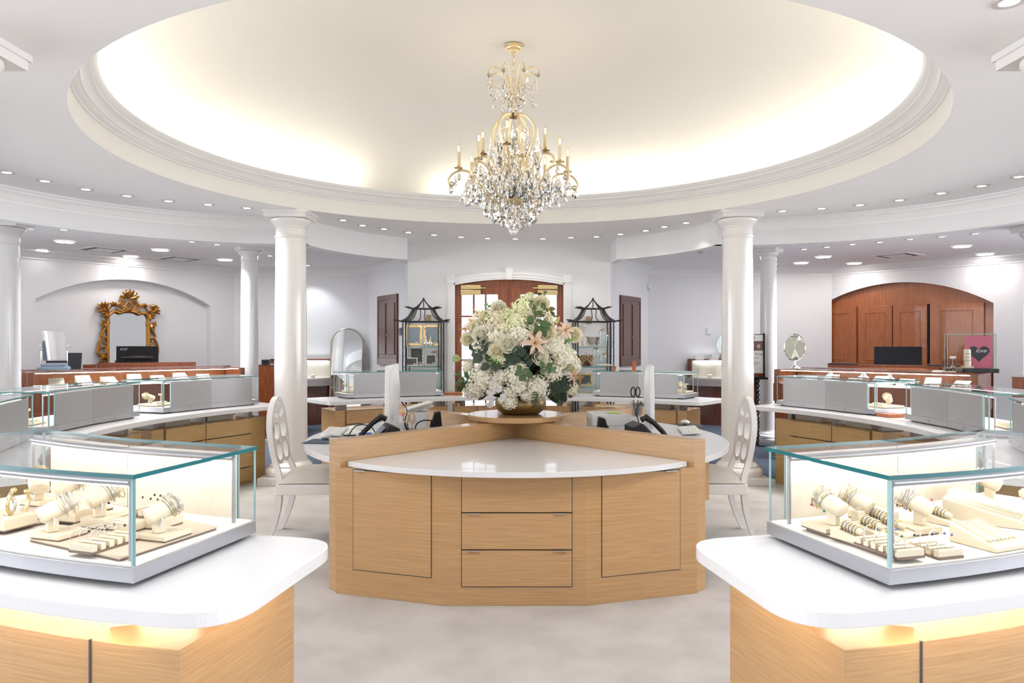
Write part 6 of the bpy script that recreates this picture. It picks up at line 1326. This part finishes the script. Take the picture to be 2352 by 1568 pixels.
p = pz(845, 1000, ZD); phone((-.83, 4.68, ZD + .001), 200, 'black office phone on the left of the round desk'); phone((.86, 4.80, ZD + .001), 8, 'black office phone on the right of the round desk')
def speaker(loc, rz, label):
    r = thing('speaker', label, 'speaker', loc, rz); mb = MB(); mb.prism([(-.045, 0), (.05, 0), (.015, .155), (-.03, .165)], -.045, .045, M=Matrix(((1, 0, 0, 0), (0, 0, 1, 0), (0, 1, 0, 0), (0, 0, 0, 1)))); mb.build('cabinet', BLACK, r, bevel=.008)
    M = Matrix.Translation((.036, 0, .075)) @ Matrix.Rotation(R(77), 4, 'Y'); MB().lathe([(0, .001), (.02, .002), (.032, .006), (.034, .003)], 16, M).build('cone', BLACKM, r, smooth=True); return r
p = ondesk(950, 975); speaker((-.56, 5.43, ZD + .001), 190, 'black speaker right of the left white computer'); speaker((.62, 5.02, ZD + .001), 0, 'black speaker left of the right white computer')
o = at(MB().tube(smooth_path([(0, 0, .003), (.03, -.02, .05), (.08, -.02, .03), (.10, .0, .003)]), .003, 5).build('speaker_cable', BLACK), (.685, 5.02, ZD + .001)); tag(o, 'thin black cable curling beside the right speaker', 'cable')
for k in range(3): o = at(MB().tube(smooth_path([(0, 0, .003), (.02, .02, .02 + .02 * k), (.09, .02, .05 + .02 * k), (.13, .0, .04)]), .003, 5).build('phone_cable', BLACK), (.70, 4.86 + .012 * k, ZD + .001)); tag(o, '%s black cable running to the right phone' % ('lowest', 'middle', 'highest')[k], 'cable')
o = at(MB().tube([(.03 * math.cos(.5 * i), .018 * math.sin(.5 * i), .006 + .0006 * i) for i in range(40)], .003, 5).build('cable_coil', mat('cable_blue', (.16, .24, .36), .5)), (.72, 4.92, ZD + .001)); tag(o, 'small coil of blue grey cable beside the right phone', 'cable')
def cup(loc, label, opts, m=None):
    r = thing('pen_cup', label, 'pen holder', loc); MB().lathe([(0, 0), (.038, 0), (.045, .10), (.042, .10), (.036, .006), (0, .006)], 18).build('cup', m or WHITEP, r, smooth=True); return r
def pens(loc, n, lab, cols, h=.05):
    for k in range(n):
        a = 2.4 * k; q = .018; o = MB().tube([(q * math.cos(a) * .5, q * math.sin(a) * .5, .0), (q * 1.7 * math.cos(a), q * 1.7 * math.sin(a), .10 + h * ((k * 7) % 5) / 5)], .004, 6).build('pen', cols[k % len(cols)]); at(o, (loc[0], loc[1], loc[2] + .008)); tag(o, lab, 'pen', lab)
def scissors(loc, rz, m, label):
    r = thing('scissors', label, 'scissors', loc, rz); mb = MB(); mb.tube([(-.004, 0, .008), (.008, 0, .11)], [.002, .005], 6); mb.tube([(.004, 0, .008), (-.008, 0, .11)], [.002, .005], 6); mb.build('blades', STEEL, r)
    for s in (-1, 1): MB().tube([(s * .020 + .017 * math.cos(R(a)), 0, .15 + .036 * math.sin(R(a))) for a in range(0, 360, 20)], .005, 6, closed=True).build('handle', m, r, smooth=True)
c1 = (-.68, 4.90, ZD + .001); cup(c1, 'ribbed clear cup of pens beside the left white computer', 0, glass('cup_glass', (.8, .82, .85), .4)); pens(c1, 6, 'pen in the clear cup beside the left white computer', [PEWT, BLACK, WHITEP])
scissors((c1[0] - .008, c1[1] + .006, c1[2] + .02), 20, mat('tan_grip', (.50, .27, .12), .5), 'tan handled scissors standing in the left pen cup')
c2 = (.94, 5.53, ZD + .12); cup(c2, 'clear cup of pens behind the right white computer', 0, glass('cup_glass2', (.8, .82, .85), .4)); pens(c2, 6, 'pen in the cup behind the right white computer', [mat('orange_pen', (.75, .16, .03), .5), GREYP, mat('green_pen', (.05, .3, .22), .5)], .02); scissors((c2[0] - .01, c2[1], c2[2] + .03), 15, BLACK, 'black handled scissors standing in the right pen cup')
o = at(MB().box(-.08, .12, -.08, .08, 0, .1175).build('white_holder', WHITEP, bevel=.005), (.94, 5.53, ZD + .001)); tag(o, 'white block holder under the right pen cup', 'desk organizer')
r = thing('drawer_tower', 'white two drawer plastic tower on the right of the round desk', 'desk organizer', (.69, 5.30, ZD + .001), 4); MB().box(-.13, .13, -.13, .13, 0, .165).build('case', WHITEP, r, bevel=.004)
for z_ in (.012, .082): o2 = MB().box(-.134, -.1285, -.115, .115, z_, z_ + .062).build('drawer', mat('frosted', (.72, .71, .68), .5), r, bevel=.002); MB().box(-.142, -.134, -.03, .03, z_ + .045, z_ + .055).build('lip', WHITEP, o2)
for q in (.085,): MB().box(-.128, .128, -.1312, -.1298, q, q + .002).build('seam', GREYP, r)
o = at(MB().box(-.04, .04, -.04, .04, 0, .006).build('sticky_notes', mat('sticky_green', (.55, .75, .22), .7)), (.73, 5.26, ZD + .168), 12); tag(o, 'yellow green sticky notes on top of the white drawer tower', 'sticky notes')
r = thing('letter_tray', 'white stepped paper tray behind the left white computer', 'desk organizer', (-.80, 5.52, ZD + .001), 6)
for k in range(3): MB().box(-.17 + .085 * k, -.17 + .085 * k + .17, -.11, .11, .002, .085 + .035 * k).build('tray_step', WHITEP, r, bevel=.003)
for k in range(5): o = at(MB().box(-.10, .10, -.07, .07, 0, .004, Matrix.Rotation(R(-14), 4, 'Y')).build('envelope', PAPER), (-.70, 5.52, ZD + .16 + .010 * k), 8 * k - 10); tag(o, 'envelope fanned in the white paper tray on the left', 'envelope', 'envelopes in the white paper tray')
o = at(MB().box(-.03, .03, -.02, .02, 0, .02).build('pink_eraser', mat('pink_rubber', (.75, .25, .32), .6), bevel=.004), (-.80, 5.50, ZD + .125)); tag(o, 'pink eraser in the white paper tray on the left', 'eraser')
r = thing('desk_pad', 'white and black desk calendar pad on the left of the desk', 'calendar', (-1.10, 5.38, ZD + .001), 4); MB().box(-.12, .12, -.10, .10, 0, .008).build('pad', BLACK, r); MB().box(-.115, .115, -.095, .095, .008, .018).build('pages', PAPER, r); MB().box(-.02, .05, .075, .09, .018, .024).build('clip', BRASS, r)
o = at(MB().box(-.045, .045, -.012, .012, 0, .018).build('stapler', mat('blue_plastic', (.03, .09, .45), .4), bevel=.005), (-1.02, 5.10, ZD + .03)); tag(o, 'small blue marker on a white pad at left', 'marker')
o = at(MB().box(-.06, .06, -.05, .05, 0, .028).build('note_pad', PAPER), (-1.02, 5.10, ZD + .001)); tag(o, 'small white note cube at the left of the desk', 'note pad')
o = at(MB().box(-.12, .12, -.08, .08, 0, .012).build('tablet', SCREEN, bevel=.003), (-.52, 5.26, ZD + .001), 5); tag(o, 'flat black tablet by the left speaker', 'tablet')
o = at(MB().tube(smooth_path([(0, 0, .004), (.03, 0, .10), (.12, 0, .12), (.18, .02, .06), (.19, .03, .004)]), .005, 6).build('speaker_cable', BLACK), (-.70, 5.20, ZD + .001)); tag(o, 'thick black cable arching beside the left speaker', 'cable')
o = at(MB().tube(smooth_path([(0, 0, .004), (.06, .02, .10), (.16, .02, .10), (.22, 0, .02)]), .004, 6).build('phone_cable', BLACK), (-1.13, 5.0, ZD + .001)); tag(o, 'black cable arching behind the left keyboard', 'cable')

# ================================================================ JEWELLERY IN THE CASES
ZK = ZT + .0565
def pl2(x, y, z=ZK): X, Y = pz(x, y, z); return (X, Y, z)
def riser(loc, rz, w, d, h, label, name='display_riser'):
    r = thing(name, label, 'jewellery stand', loc, rz); MB().box(-w / 2, w / 2, -d / 2, d / 2, .004, h).build('block', CREAM, r, bevel=.0015); MB().box(-w / 2 + .002, w / 2 - .002, -d / 2 + .002, d / 2 - .002, 0, .004).build('foot', BROWN, r); return r
TOR = {}
def torus_me(R_, r_, m, key, arcdeg=360, squash=1., nod=0):
    if key in TOR: return TOR[key]
    n = 30 if arcdeg == 360 else 22; mb = MB(); pts = [(R_ * math.cos(R(arcdeg * k / n + (360 - arcdeg) / 2)), R_ * squash * math.sin(R(arcdeg * k / n + (360 - arcdeg) / 2)), 0) for k in range(n if arcdeg == 360 else n + 1)]
    rs = [r_ * (1 + (.35 if nod and i % 2 else 0)) for i in range(len(pts))]; mb.tube(pts, rs, 6, closed=arcdeg == 360)
    if arcdeg != 360:
        for p in (pts[0], pts[-1]): mb.ball(p, r_ * 1.9, 6, 5)
    me = bpy.data.meshes.new(key); me.from_pydata(mb.v, [], mb.f); me.materials.append(m); me.polygons.foreach_set('use_smooth', [True] * len(me.polygons)); TOR[key] = me; return me
def pillow(loc, rz, label, nb, blabel, L_=.115, r_=.030, tilt=22, stand=.040, metal=None, seed=0, gems=0, Rb=None):
    """bullet shaped bracelet pillow on a small block; nb bracelets round it"""
    rn = random.Random(seed); r = thing('bracelet_pillow', label, 'jewellery stand', loc, rz)
    MB().box(-.014, .014, -.034, -.004, 0, stand + .004).build('stand', CREAM, r, bevel=.002)
    M = Matrix.Translation((0, 0, stand + r_ * .95)) @ Matrix.Rotation(R(tilt - 90), 4, 'X')
    MB().lathe([(0, -L_ * .5), (r_ * .75, -L_ * .495), (r_ * .92, -L_ * .46), (r_ * 1.0, -L_ * .2), (r_ * .97, L_ * .1), (r_ * .80, L_ * .32), (r_ * .45, L_ * .46), (0, L_ * .5)], 20, M @ Matrix.Diagonal((1.1, .86, 1, 1))).build('pillow', CREAM, r, smooth=True)
    Wm = MW[r.name]
    for k in range(nb):
        t = .02 + .30 * k / max(1, nb - 1) + rn.uniform(-.01, .01); rr_ = r_ * (1.09 if t < .12 else 1.0)
        me = torus_me(r_ * 1.20, .0013, metal or SILVJ, 'bracelet_%s_%d' % ((metal or SILVJ).name, k % 3), 360, .84, k % 3 == 1) if k % 3 != 2 else torus_me(r_ * 1.20, .0018, GOLDJ if rn.random() < .4 else (metal or SILVJ), 'bracelet_b%d' % int(rn.random() < .4))
        o = bpy.data.objects.new('bracelet', me); COL.objects.link(o); o.matrix_world = Wm @ M @ Matrix.Translation((0, 0, t * L_)) @ Matrix.Rotation(R(rn.uniform(-9, 9)), 4, 'X') @ Matrix.Rotation(R(rn.uniform(-8, 8)), 4, 'Y'); MW[o.name] = o.matrix_world.copy(); tag(o, blabel, 'bracelet', blabel)
    for k in range(gems):
        c_ = M @ Vector((rn.uniform(-.6, .6) * r_, r_ * 1.0, (-.05 + .34 * k / max(1, gems - 1)) * L_)); o = at(MB().ball((0, 0, 0), .0042, 8, 5).build('gemstone', GEMS[4 if seed < 10 else (k + seed) % 5], smooth=True), Wm @ c_); tag(o, 'coloured gemstone on the ' + blabel, 'gemstone', 'gemstones on the ' + blabel)
    MB().box(-.008, .008, -.001, .001, .0, .028, Matrix.Translation((.02, -.02, .02)) @ Matrix.Rotation(R(28), 4, 'Y')).build('price_tag', PAPER, r); return r
def bangle_rack(loc, rz, n, w, label, blabel, metal=SILVJ, seed=0, gem=None, step=.028):
    rn = random.Random(seed); r = thing('bangle_rack', label, 'jewellery stand', loc, rz); L_ = n * step
    MB().box(-w / 2, w / 2, -L_ / 2, L_ / 2, 0, .006).build('foot', BROWN, r)
    for k in range(n): MB().box(-w / 2, w / 2, -L_ / 2 + k * step + .002, -L_ / 2 + k * step + .019, .006, .024).build('bar', CREAM, r, bevel=.001)
    for k in range(n - 1):
        for j in (-.25, .22):
            if rn.random() < .15: continue
            o = bpy.data.objects.new('bangle', torus_me(.030, .0014, metal, 'bangle_%s' % metal.name, 250, .85)); COL.objects.link(o)
            o.matrix_world = MW[r.name] @ Matrix.Translation((j * w, -L_ / 2 + k * step + .024, .034)) @ Matrix.Rotation(R(90 + rn.uniform(-8, 8)), 4, 'Y') @ Matrix.Rotation(R(62 + rn.uniform(-14, 14)), 4, 'X') @ Matrix.Rotation(R(90), 4, 'Z'); MW[o.name] = o.matrix_world.copy(); tag(o, blabel, 'bangle', blabel)
            if gem and rn.random() < .8: c_ = o.matrix_world @ Vector((.030 * math.cos(R(55)), .0255 * math.sin(R(55)), 0)); g_ = at(MB().ball((0, 0, 0), .0042, 8, 5).build('gemstone', GEMS[4 if seed < 10 else rn.randrange(5)], smooth=True), c_); tag(g_, 'coloured gemstone tip on ' + blabel, 'gemstone', 'gemstones on ' + blabel)
    return r
def ring_wedge(loc, rz, label, rlabel, seed=0, w=.06, d=.11, h=.030):
    r = ramp(w, d, h, rz, loc, label, CREAM); rn = random.Random(seed); tl = math.atan2(h - .012, d); M = Matrix.Translation((0, 0, h * .5 + .019)) @ Matrix.Rotation(tl, 4, 'X') @ Matrix.Rotation(R(90), 4, 'X')
    MB().lathe([(0, -.040), (.010, -.038), (.012, -.03), (.0115, .02), (.008, .036), (0, .04)], 12, M).build('ring_finger', CREAM, r, smooth=True)
    for k in range(5):
        o = bpy.data.objects.new('ring', torus_me(.0148, .0020, SILVJ if k % 2 else GOLDJ, 'ring_%d' % (k % 2), 360, 1., 1)); COL.objects.link(o); o.matrix_world = MW[r.name] @ M @ Matrix.Translation((0, 0, -.028 + .011 * k)); MW[o.name] = o.matrix_world.copy(); tag(o, rlabel, 'ring', rlabel)
    return r
def chains(r, w, d, h, n, lab):
    tl = math.atan2(h - .012, d)
    for k in range(n):
        x = -w * .38 + w * .76 * k / (n - 1); mb = MB(); P = lambda y: (x, y, .012 + (h - .012) * (y + d / 2) / d + .0035)
        mb.tube([P(d * .46), P(d * .1), P(-d * .25)], .0011, 4); q = P(-d * .29); mb.tube([(q[0] + .007 * math.cos(a * .7), q[1] + .006 * math.sin(a * .7), q[2]) for a in range(9)], .0013, 4, closed=True)
        o = mb.build('necklace', SILVJ if k % 3 else GOLDJ); o.matrix_world = MW[r.name]; MW[o.name] = MW[r.name].copy(); tag(o, lab, 'necklace', lab)
def board(pts, label):
    P = [pz(x, y, ZK) for x, y in pts]; cx_, cy_ = sum(p[0] for p in P) / 4, sum(p[1] for p in P) / 4; r = thing('display_board', label, 'display board', (cx_, cy_, ZK + .0005)); Q = [(p[0] - cx_, p[1] - cy_) for p in P]
    MB().prism(Q, .006, .0095).build('cloth', mat('board_cloth', (.60, .50, .39), .8), r); MB().prism([(x * .985, y * .985) for x, y in Q], 0, .006).build('edge', BROWN, r)
# ---- left foreground case (frame of the case: turned by -19 degrees)
a = -19
board([(66, 1244), (275, 1290), (500, 1216), (290, 1172)], 'large beige display board at the front of the left foreground case')
board([(-40, 1232), (108, 1203), (262, 1170), (100, 1140)], 'beige display board at the back of the left foreground case')
zb = ZK + .0105
def at_b(x, y, z=zb): X, Y = pz(x, y, z); return (X, Y, z)
l = at_b(137, 1231); riser(l, a, .115, .10, .018, 'cream riser under the front left bracelet pillow, left case'); pillow((l[0] + .0, l[1], l[2] + .0185), a - 28, 'cream bracelet pillow front left in the left foreground case', 7, 'slim silver bracelet stacked on front left pillow, left case', seed=1)
l = at_b(380, 1233); riser(l, a, .10, .11, .018, 'cream riser under the front right bracelet pillow, left case'); pillow((l[0] + .0, l[1], l[2] + .0185), a - 26, 'cream bracelet pillow front right in the left foreground case', 8, 'slim silver bracelet stacked on front right pillow, left case', seed=2)
l = at_b(243, 1206); riser(l, a, .10, .10, .032, 'taller cream riser in the middle of the left case'); pillow((l[0], l[1], l[2] + .0325), a - 26, 'cream bracelet pillow in the middle of the left foreground case', 6, 'silver bracelet with dark tips on middle pillow, left case', seed=3, gems=3)
l = at_b(165, 1188); riser(l, a, .17, .12, .040, 'large cream riser at the back of the left case'); pillow((l[0] - .01, l[1] + .02, l[2] + .0405), a - 24, 'cream bracelet pillow on the large back riser, left case', 5, 'silver bracelet on the back riser pillow, left case', seed=4)
l = at_b(88, 1158); riser(l, a, .10, .07, .020, 'small cream riser far back in the left case'); pillow((l[0], l[1], l[2] + .0205), a + 55, 'cream pillow crossed by many bangles far back, left case', 9, 'gold and silver bangle on the far back pillow, left case', metal=GOLDJ, seed=5, L_=.13)
l = at_b(10, 1208); riser(l, a, .15, .11, .036, 'cream riser at the left photo edge in the left case')
for k, (dx, m_, sz, lab) in enumerate(((.0, SILVJ, .036, 'open silver cuff standing on the riser at the left photo edge'), (.03, GOLDJ, .045, 'tall gold cuff standing on the riser at the left photo edge'))):
    o = bpy.data.objects.new('cuff', torus_me(sz, .005, m_, 'cuff_%d' % k, 280, .9, 1)); COL.objects.link(o); o.matrix_world = Matrix.Translation((l[0] + dx, l[1] - .01 + .03 * k, l[2] + .037 + sz * .8)) @ Matrix.Rotation(R(30 + 50 * k), 4, 'Z') @ Matrix.Rotation(R(90), 4, 'X') @ Matrix.Rotation(R(75), 4, 'Z'); MW[o.name] = o.matrix_world.copy(); tag(o, lab, 'cuff')
l = at_b(243, 1253); bangle_rack(l, a, 6, .085, 'slotted cream bangle rack nearest the glass corner, left case', 'thin silver bangle on the front rack, left case', seed=6, gem=1)
l = at_b(352, 1205); riser(l, a, .15, .10, .030, 'low cream riser under the back bangle rack, left case'); bangle_rack((l[0], l[1], l[2] + .031), a + 90, 4, .085, 'slotted cream bangle rack on the back riser, left case', 'thin silver bangle on the back rack, left case', seed=8, gem=1)
l = at_b(290, 1215); riser(l, a, .11, .06, .028, 'cream block between the two bangle racks, left case')
# ---- right foreground case
a = 19
board([(1850, 1217), (2056, 1288), (2138, 1262), (1925, 1196)], 'beige display board along the glass of the right foreground case')
l = at_b(1900, 1215); riser(l, a, .11, .11, .018, 'cream riser at the far left of the right foreground case'); pillow((l[0], l[1], l[2] + .0185), a + 22, 'cream bracelet pillow farthest left in the right foreground case', 7, 'twisted silver bracelet on the leftmost pillow, right case', seed=11, gems=2)
l = at_b(1958, 1205); riser((l[0] + .02, l[1] + .03, ZK + .0005), a, .09, .09, .012, 'low cream riser behind the leftmost pillow, right case'); pillow((l[0] + .02, l[1] + .03, ZK + .013), a + 24, 'cream bracelet pillow second from left in the right case', 6, 'gold tipped silver bracelet on the second pillow, right case', seed=12, gems=2, stand=.045)
o = thing('ring_block', 'upright cream ring block between the two left pillows, right case', 'jewellery stand', (l[0] - .003, l[1] - .045, zb), a); MB().box(-.014, .014, -.014, .014, 0, .055).build('block', CREAM, o, bevel=.001); MB().tube([(.012 * math.cos(R(t)) , 0, .056 + .004 + .004 * math.sin(R(t))) for t in range(0, 360, 30)], .0014, 5, closed=True).build('ring', SILVJ, o)
for i, (x, y, lab) in enumerate(((1958, 1240, 'nearest the glass'), (2003, 1227, 'behind the nearest wedge'), (2022, 1208, 'third from the glass'))): l = at_b(x, y); ring_wedge(l, a + 8, 'cream ring wedge %s, right case' % lab, 'banded ring on the ring wedge %s, right case' % lab, i)
l = (at_b(2052, 1218)); ring_wedge((l[0], l[1], ZK + .0005), a + 8, 'cream ring wedge behind the glass corner, right case', 'banded ring on the wedge behind the glass corner, right case', 5)
l = at_b(2040, 1195); riser((l[0] - .02, l[1] + .06, ZK + .0005), a, .12, .10, .03, 'cream block far back behind the glass corner, right case')
l = at_b(2040, 1264); bangle_rack(l, a - 3, 6, .085, 'slotted bangle rack at the glass corner, right case', 'silver bangle with gem tips on corner rack, right case', seed=21, gem=1)
l = at_b(2147, 1262); bangle_rack((l[0], l[1], ZK + .0005), a - 3, 4, .085, 'slotted bangle rack right of the glass corner, right case', 'silver bangle with gem tips on the second rack, right case', seed=22, gem=1)
l = pl2(2097, 1218); riser((l[0], l[1], l[2] + .0005), a, .11, .12, .022, 'cream riser behind the bangle racks, right case'); pillow((l[0], l[1], l[2] + .023), a + 28, 'cream pillow with coloured stones behind the corner, right case', 7, 'silver bracelet on the coloured stone pillow, right case', seed=23, gems=7)
l = pl2(2160, 1200); ring_wedge((l[0], l[1], l[2] + .0005), a + 8, 'cream ring wedge behind the necklace ramp, right case', 'banded ring on the wedge behind the necklace ramp, right case', 7)
l = pl2(2230, 1250); r_ = ramp(.14, .14, .055, a + 4, (l[0] + .05, l[1], l[2] + .0005), 'cream necklace ramp at front of the right foreground case', CREAM); chains(r_, .14, .14, .055, 7, 'fine chain necklace on the front ramp, right case')
l = pl2(2270, 1205); r_ = ramp(.12, .28, .07, a + 30, (l[0] + .04, l[1] + .03, l[2] + .0005), 'long cream necklace ramp in the middle of the right case', CREAM); chains(r_, .12, .30, .07, 6, 'fine chain necklace on the long ramp, right case')
for x, y, lab in ((2140, 1182, 'back left'), (2182, 1190, 'middle')): l = pl2(x, y); o = thing('ring_block', 'small cream ring block at the %s with a red stone, right case' % lab, 'jewellery stand', (l[0], l[1], l[2] + .0005), a); MB().box(-.013, .013, -.013, .013, 0, .028).build('block', CREAM, o, bevel=.001); MB().tube([(.010 * math.cos(R(t)), 0, .030 + .009 * (1 + math.sin(R(t)))) for t in range(0, 360, 30)], .0013, 5, closed=True).build('ring', GOLDJ, o); MB().ball((0, 0, .052), .004, 8, 5).build('stone', GEMS[2], o)
l = pl2(2290, 1172); ramp(.13, .14, .055, a + 25, (l[0] - .03, l[1] + .08, l[2] + .0005), 'cream ramp at the back of the right foreground case', CREAM); pillow((l[0] + .05, l[1] + .15, l[2] + .0005), a + 25, 'cream bracelet pillow at the back of the right case', 5, 'silver bracelet on the back pillow, right case', seed=31, gems=2, stand=.055)
l = pl2(2325, 1215); pillow((l[0] + .17, l[1] + .08, l[2] + .0005), a + 40, 'large cream pillow cut by the photo edge, right case', 3, 'silver bracelet on the pillow at the photo edge, right case', seed=32, L_=.17, r_=.036, stand=.03)
# ---- cases farther along the ring
def fill(sg, a0, a1, name, ends):
    for j, f in enumerate(ends):
        an = a0 + (a1 - a0) * f; x, y = pol(an, 3.52); x *= sg; rz = -sg * an; nm = name + (', camera end' if (f > .5) else ', far end')
        t = thing('jewel_tray', 'cream jewel tray in the ' + nm, 'tray', (x, y, ZK + .0005), rz); MB().box(-.09, .09, -.13, .10, 0, .006).build('foot', BROWN, t); MB().box(-.088, .088, -.128, .098, .006, .022).build('tray', CREAM, t, bevel=.002)
        M = MW[t.name]; p = M @ Vector((-.035, .03, .0225)); pillow(tuple(p), rz + 60, 'cream pillow of gold bangles in the ' + nm, 5, 'gold bangle in the ' + nm, metal=GOLDJ, seed=int(an), stand=.035)
        p = M @ Vector((.05, -.03, .0225)); e = thing('earring_stand', 'small cream earring stand in the ' + nm, 'jewellery stand', p, rz); MB().box(-.012, .012, -.012, .012, 0, .008).build('base', CREAM, e); MB().cyl((0, 0, .008), (0, 0, .07), .003).build('stem', CREAM, e); MB().box(-.026, .026, -.004, .004, .07, .088).build('head', CREAM, e, bevel=.003)
        p = M @ Vector((-.01, -.085, .0225)); o = at(MB().box(-.06, .06, -.025, .025, 0, .02).build('ring_tray', CREAM2, bevel=.003), p, rz); tag(o, 'slotted ring tray in the ' + nm, 'tray')
fill(1, 55.2, 75.6, 'first case on right worktop', (.10, .90)); fill(1, 82, 101.6, 'second case on right worktop', (.90,)); fill(-1, 53, 72.6, 'first case on left worktop', (.88,)); fill(-1, 77.6, 98.2, 'second case on left worktop', (.12, .90)); fill(1, 17, 36.2, 'case right of bouquet', (.90,)); fill(-1, 14.5, 34.6, 'case left of bouquet', (.88,)); fill(-1, 102.4, 126.4, 'third case on left worktop', (.90,))
# small wooden easels on the back case right of the bouquet
for i, (an, h_) in enumerate(((20.5, .05), (24.5, .115), (28, .06))):
    x, y = pol(an, 3.52); o = at(MB().box(-.022, .022, -.012, .012, 0, h_, Matrix.Rotation(R((8, 4, -10)[i]), 4, 'Y')).build('wood_block', CHERRY_L), (x, y, 1.0715), -an + 10); tag(o, '%s of three orange wood pieces on case right of bouquet' % ('left', 'tall middle', 'right')[i], 'wood piece')
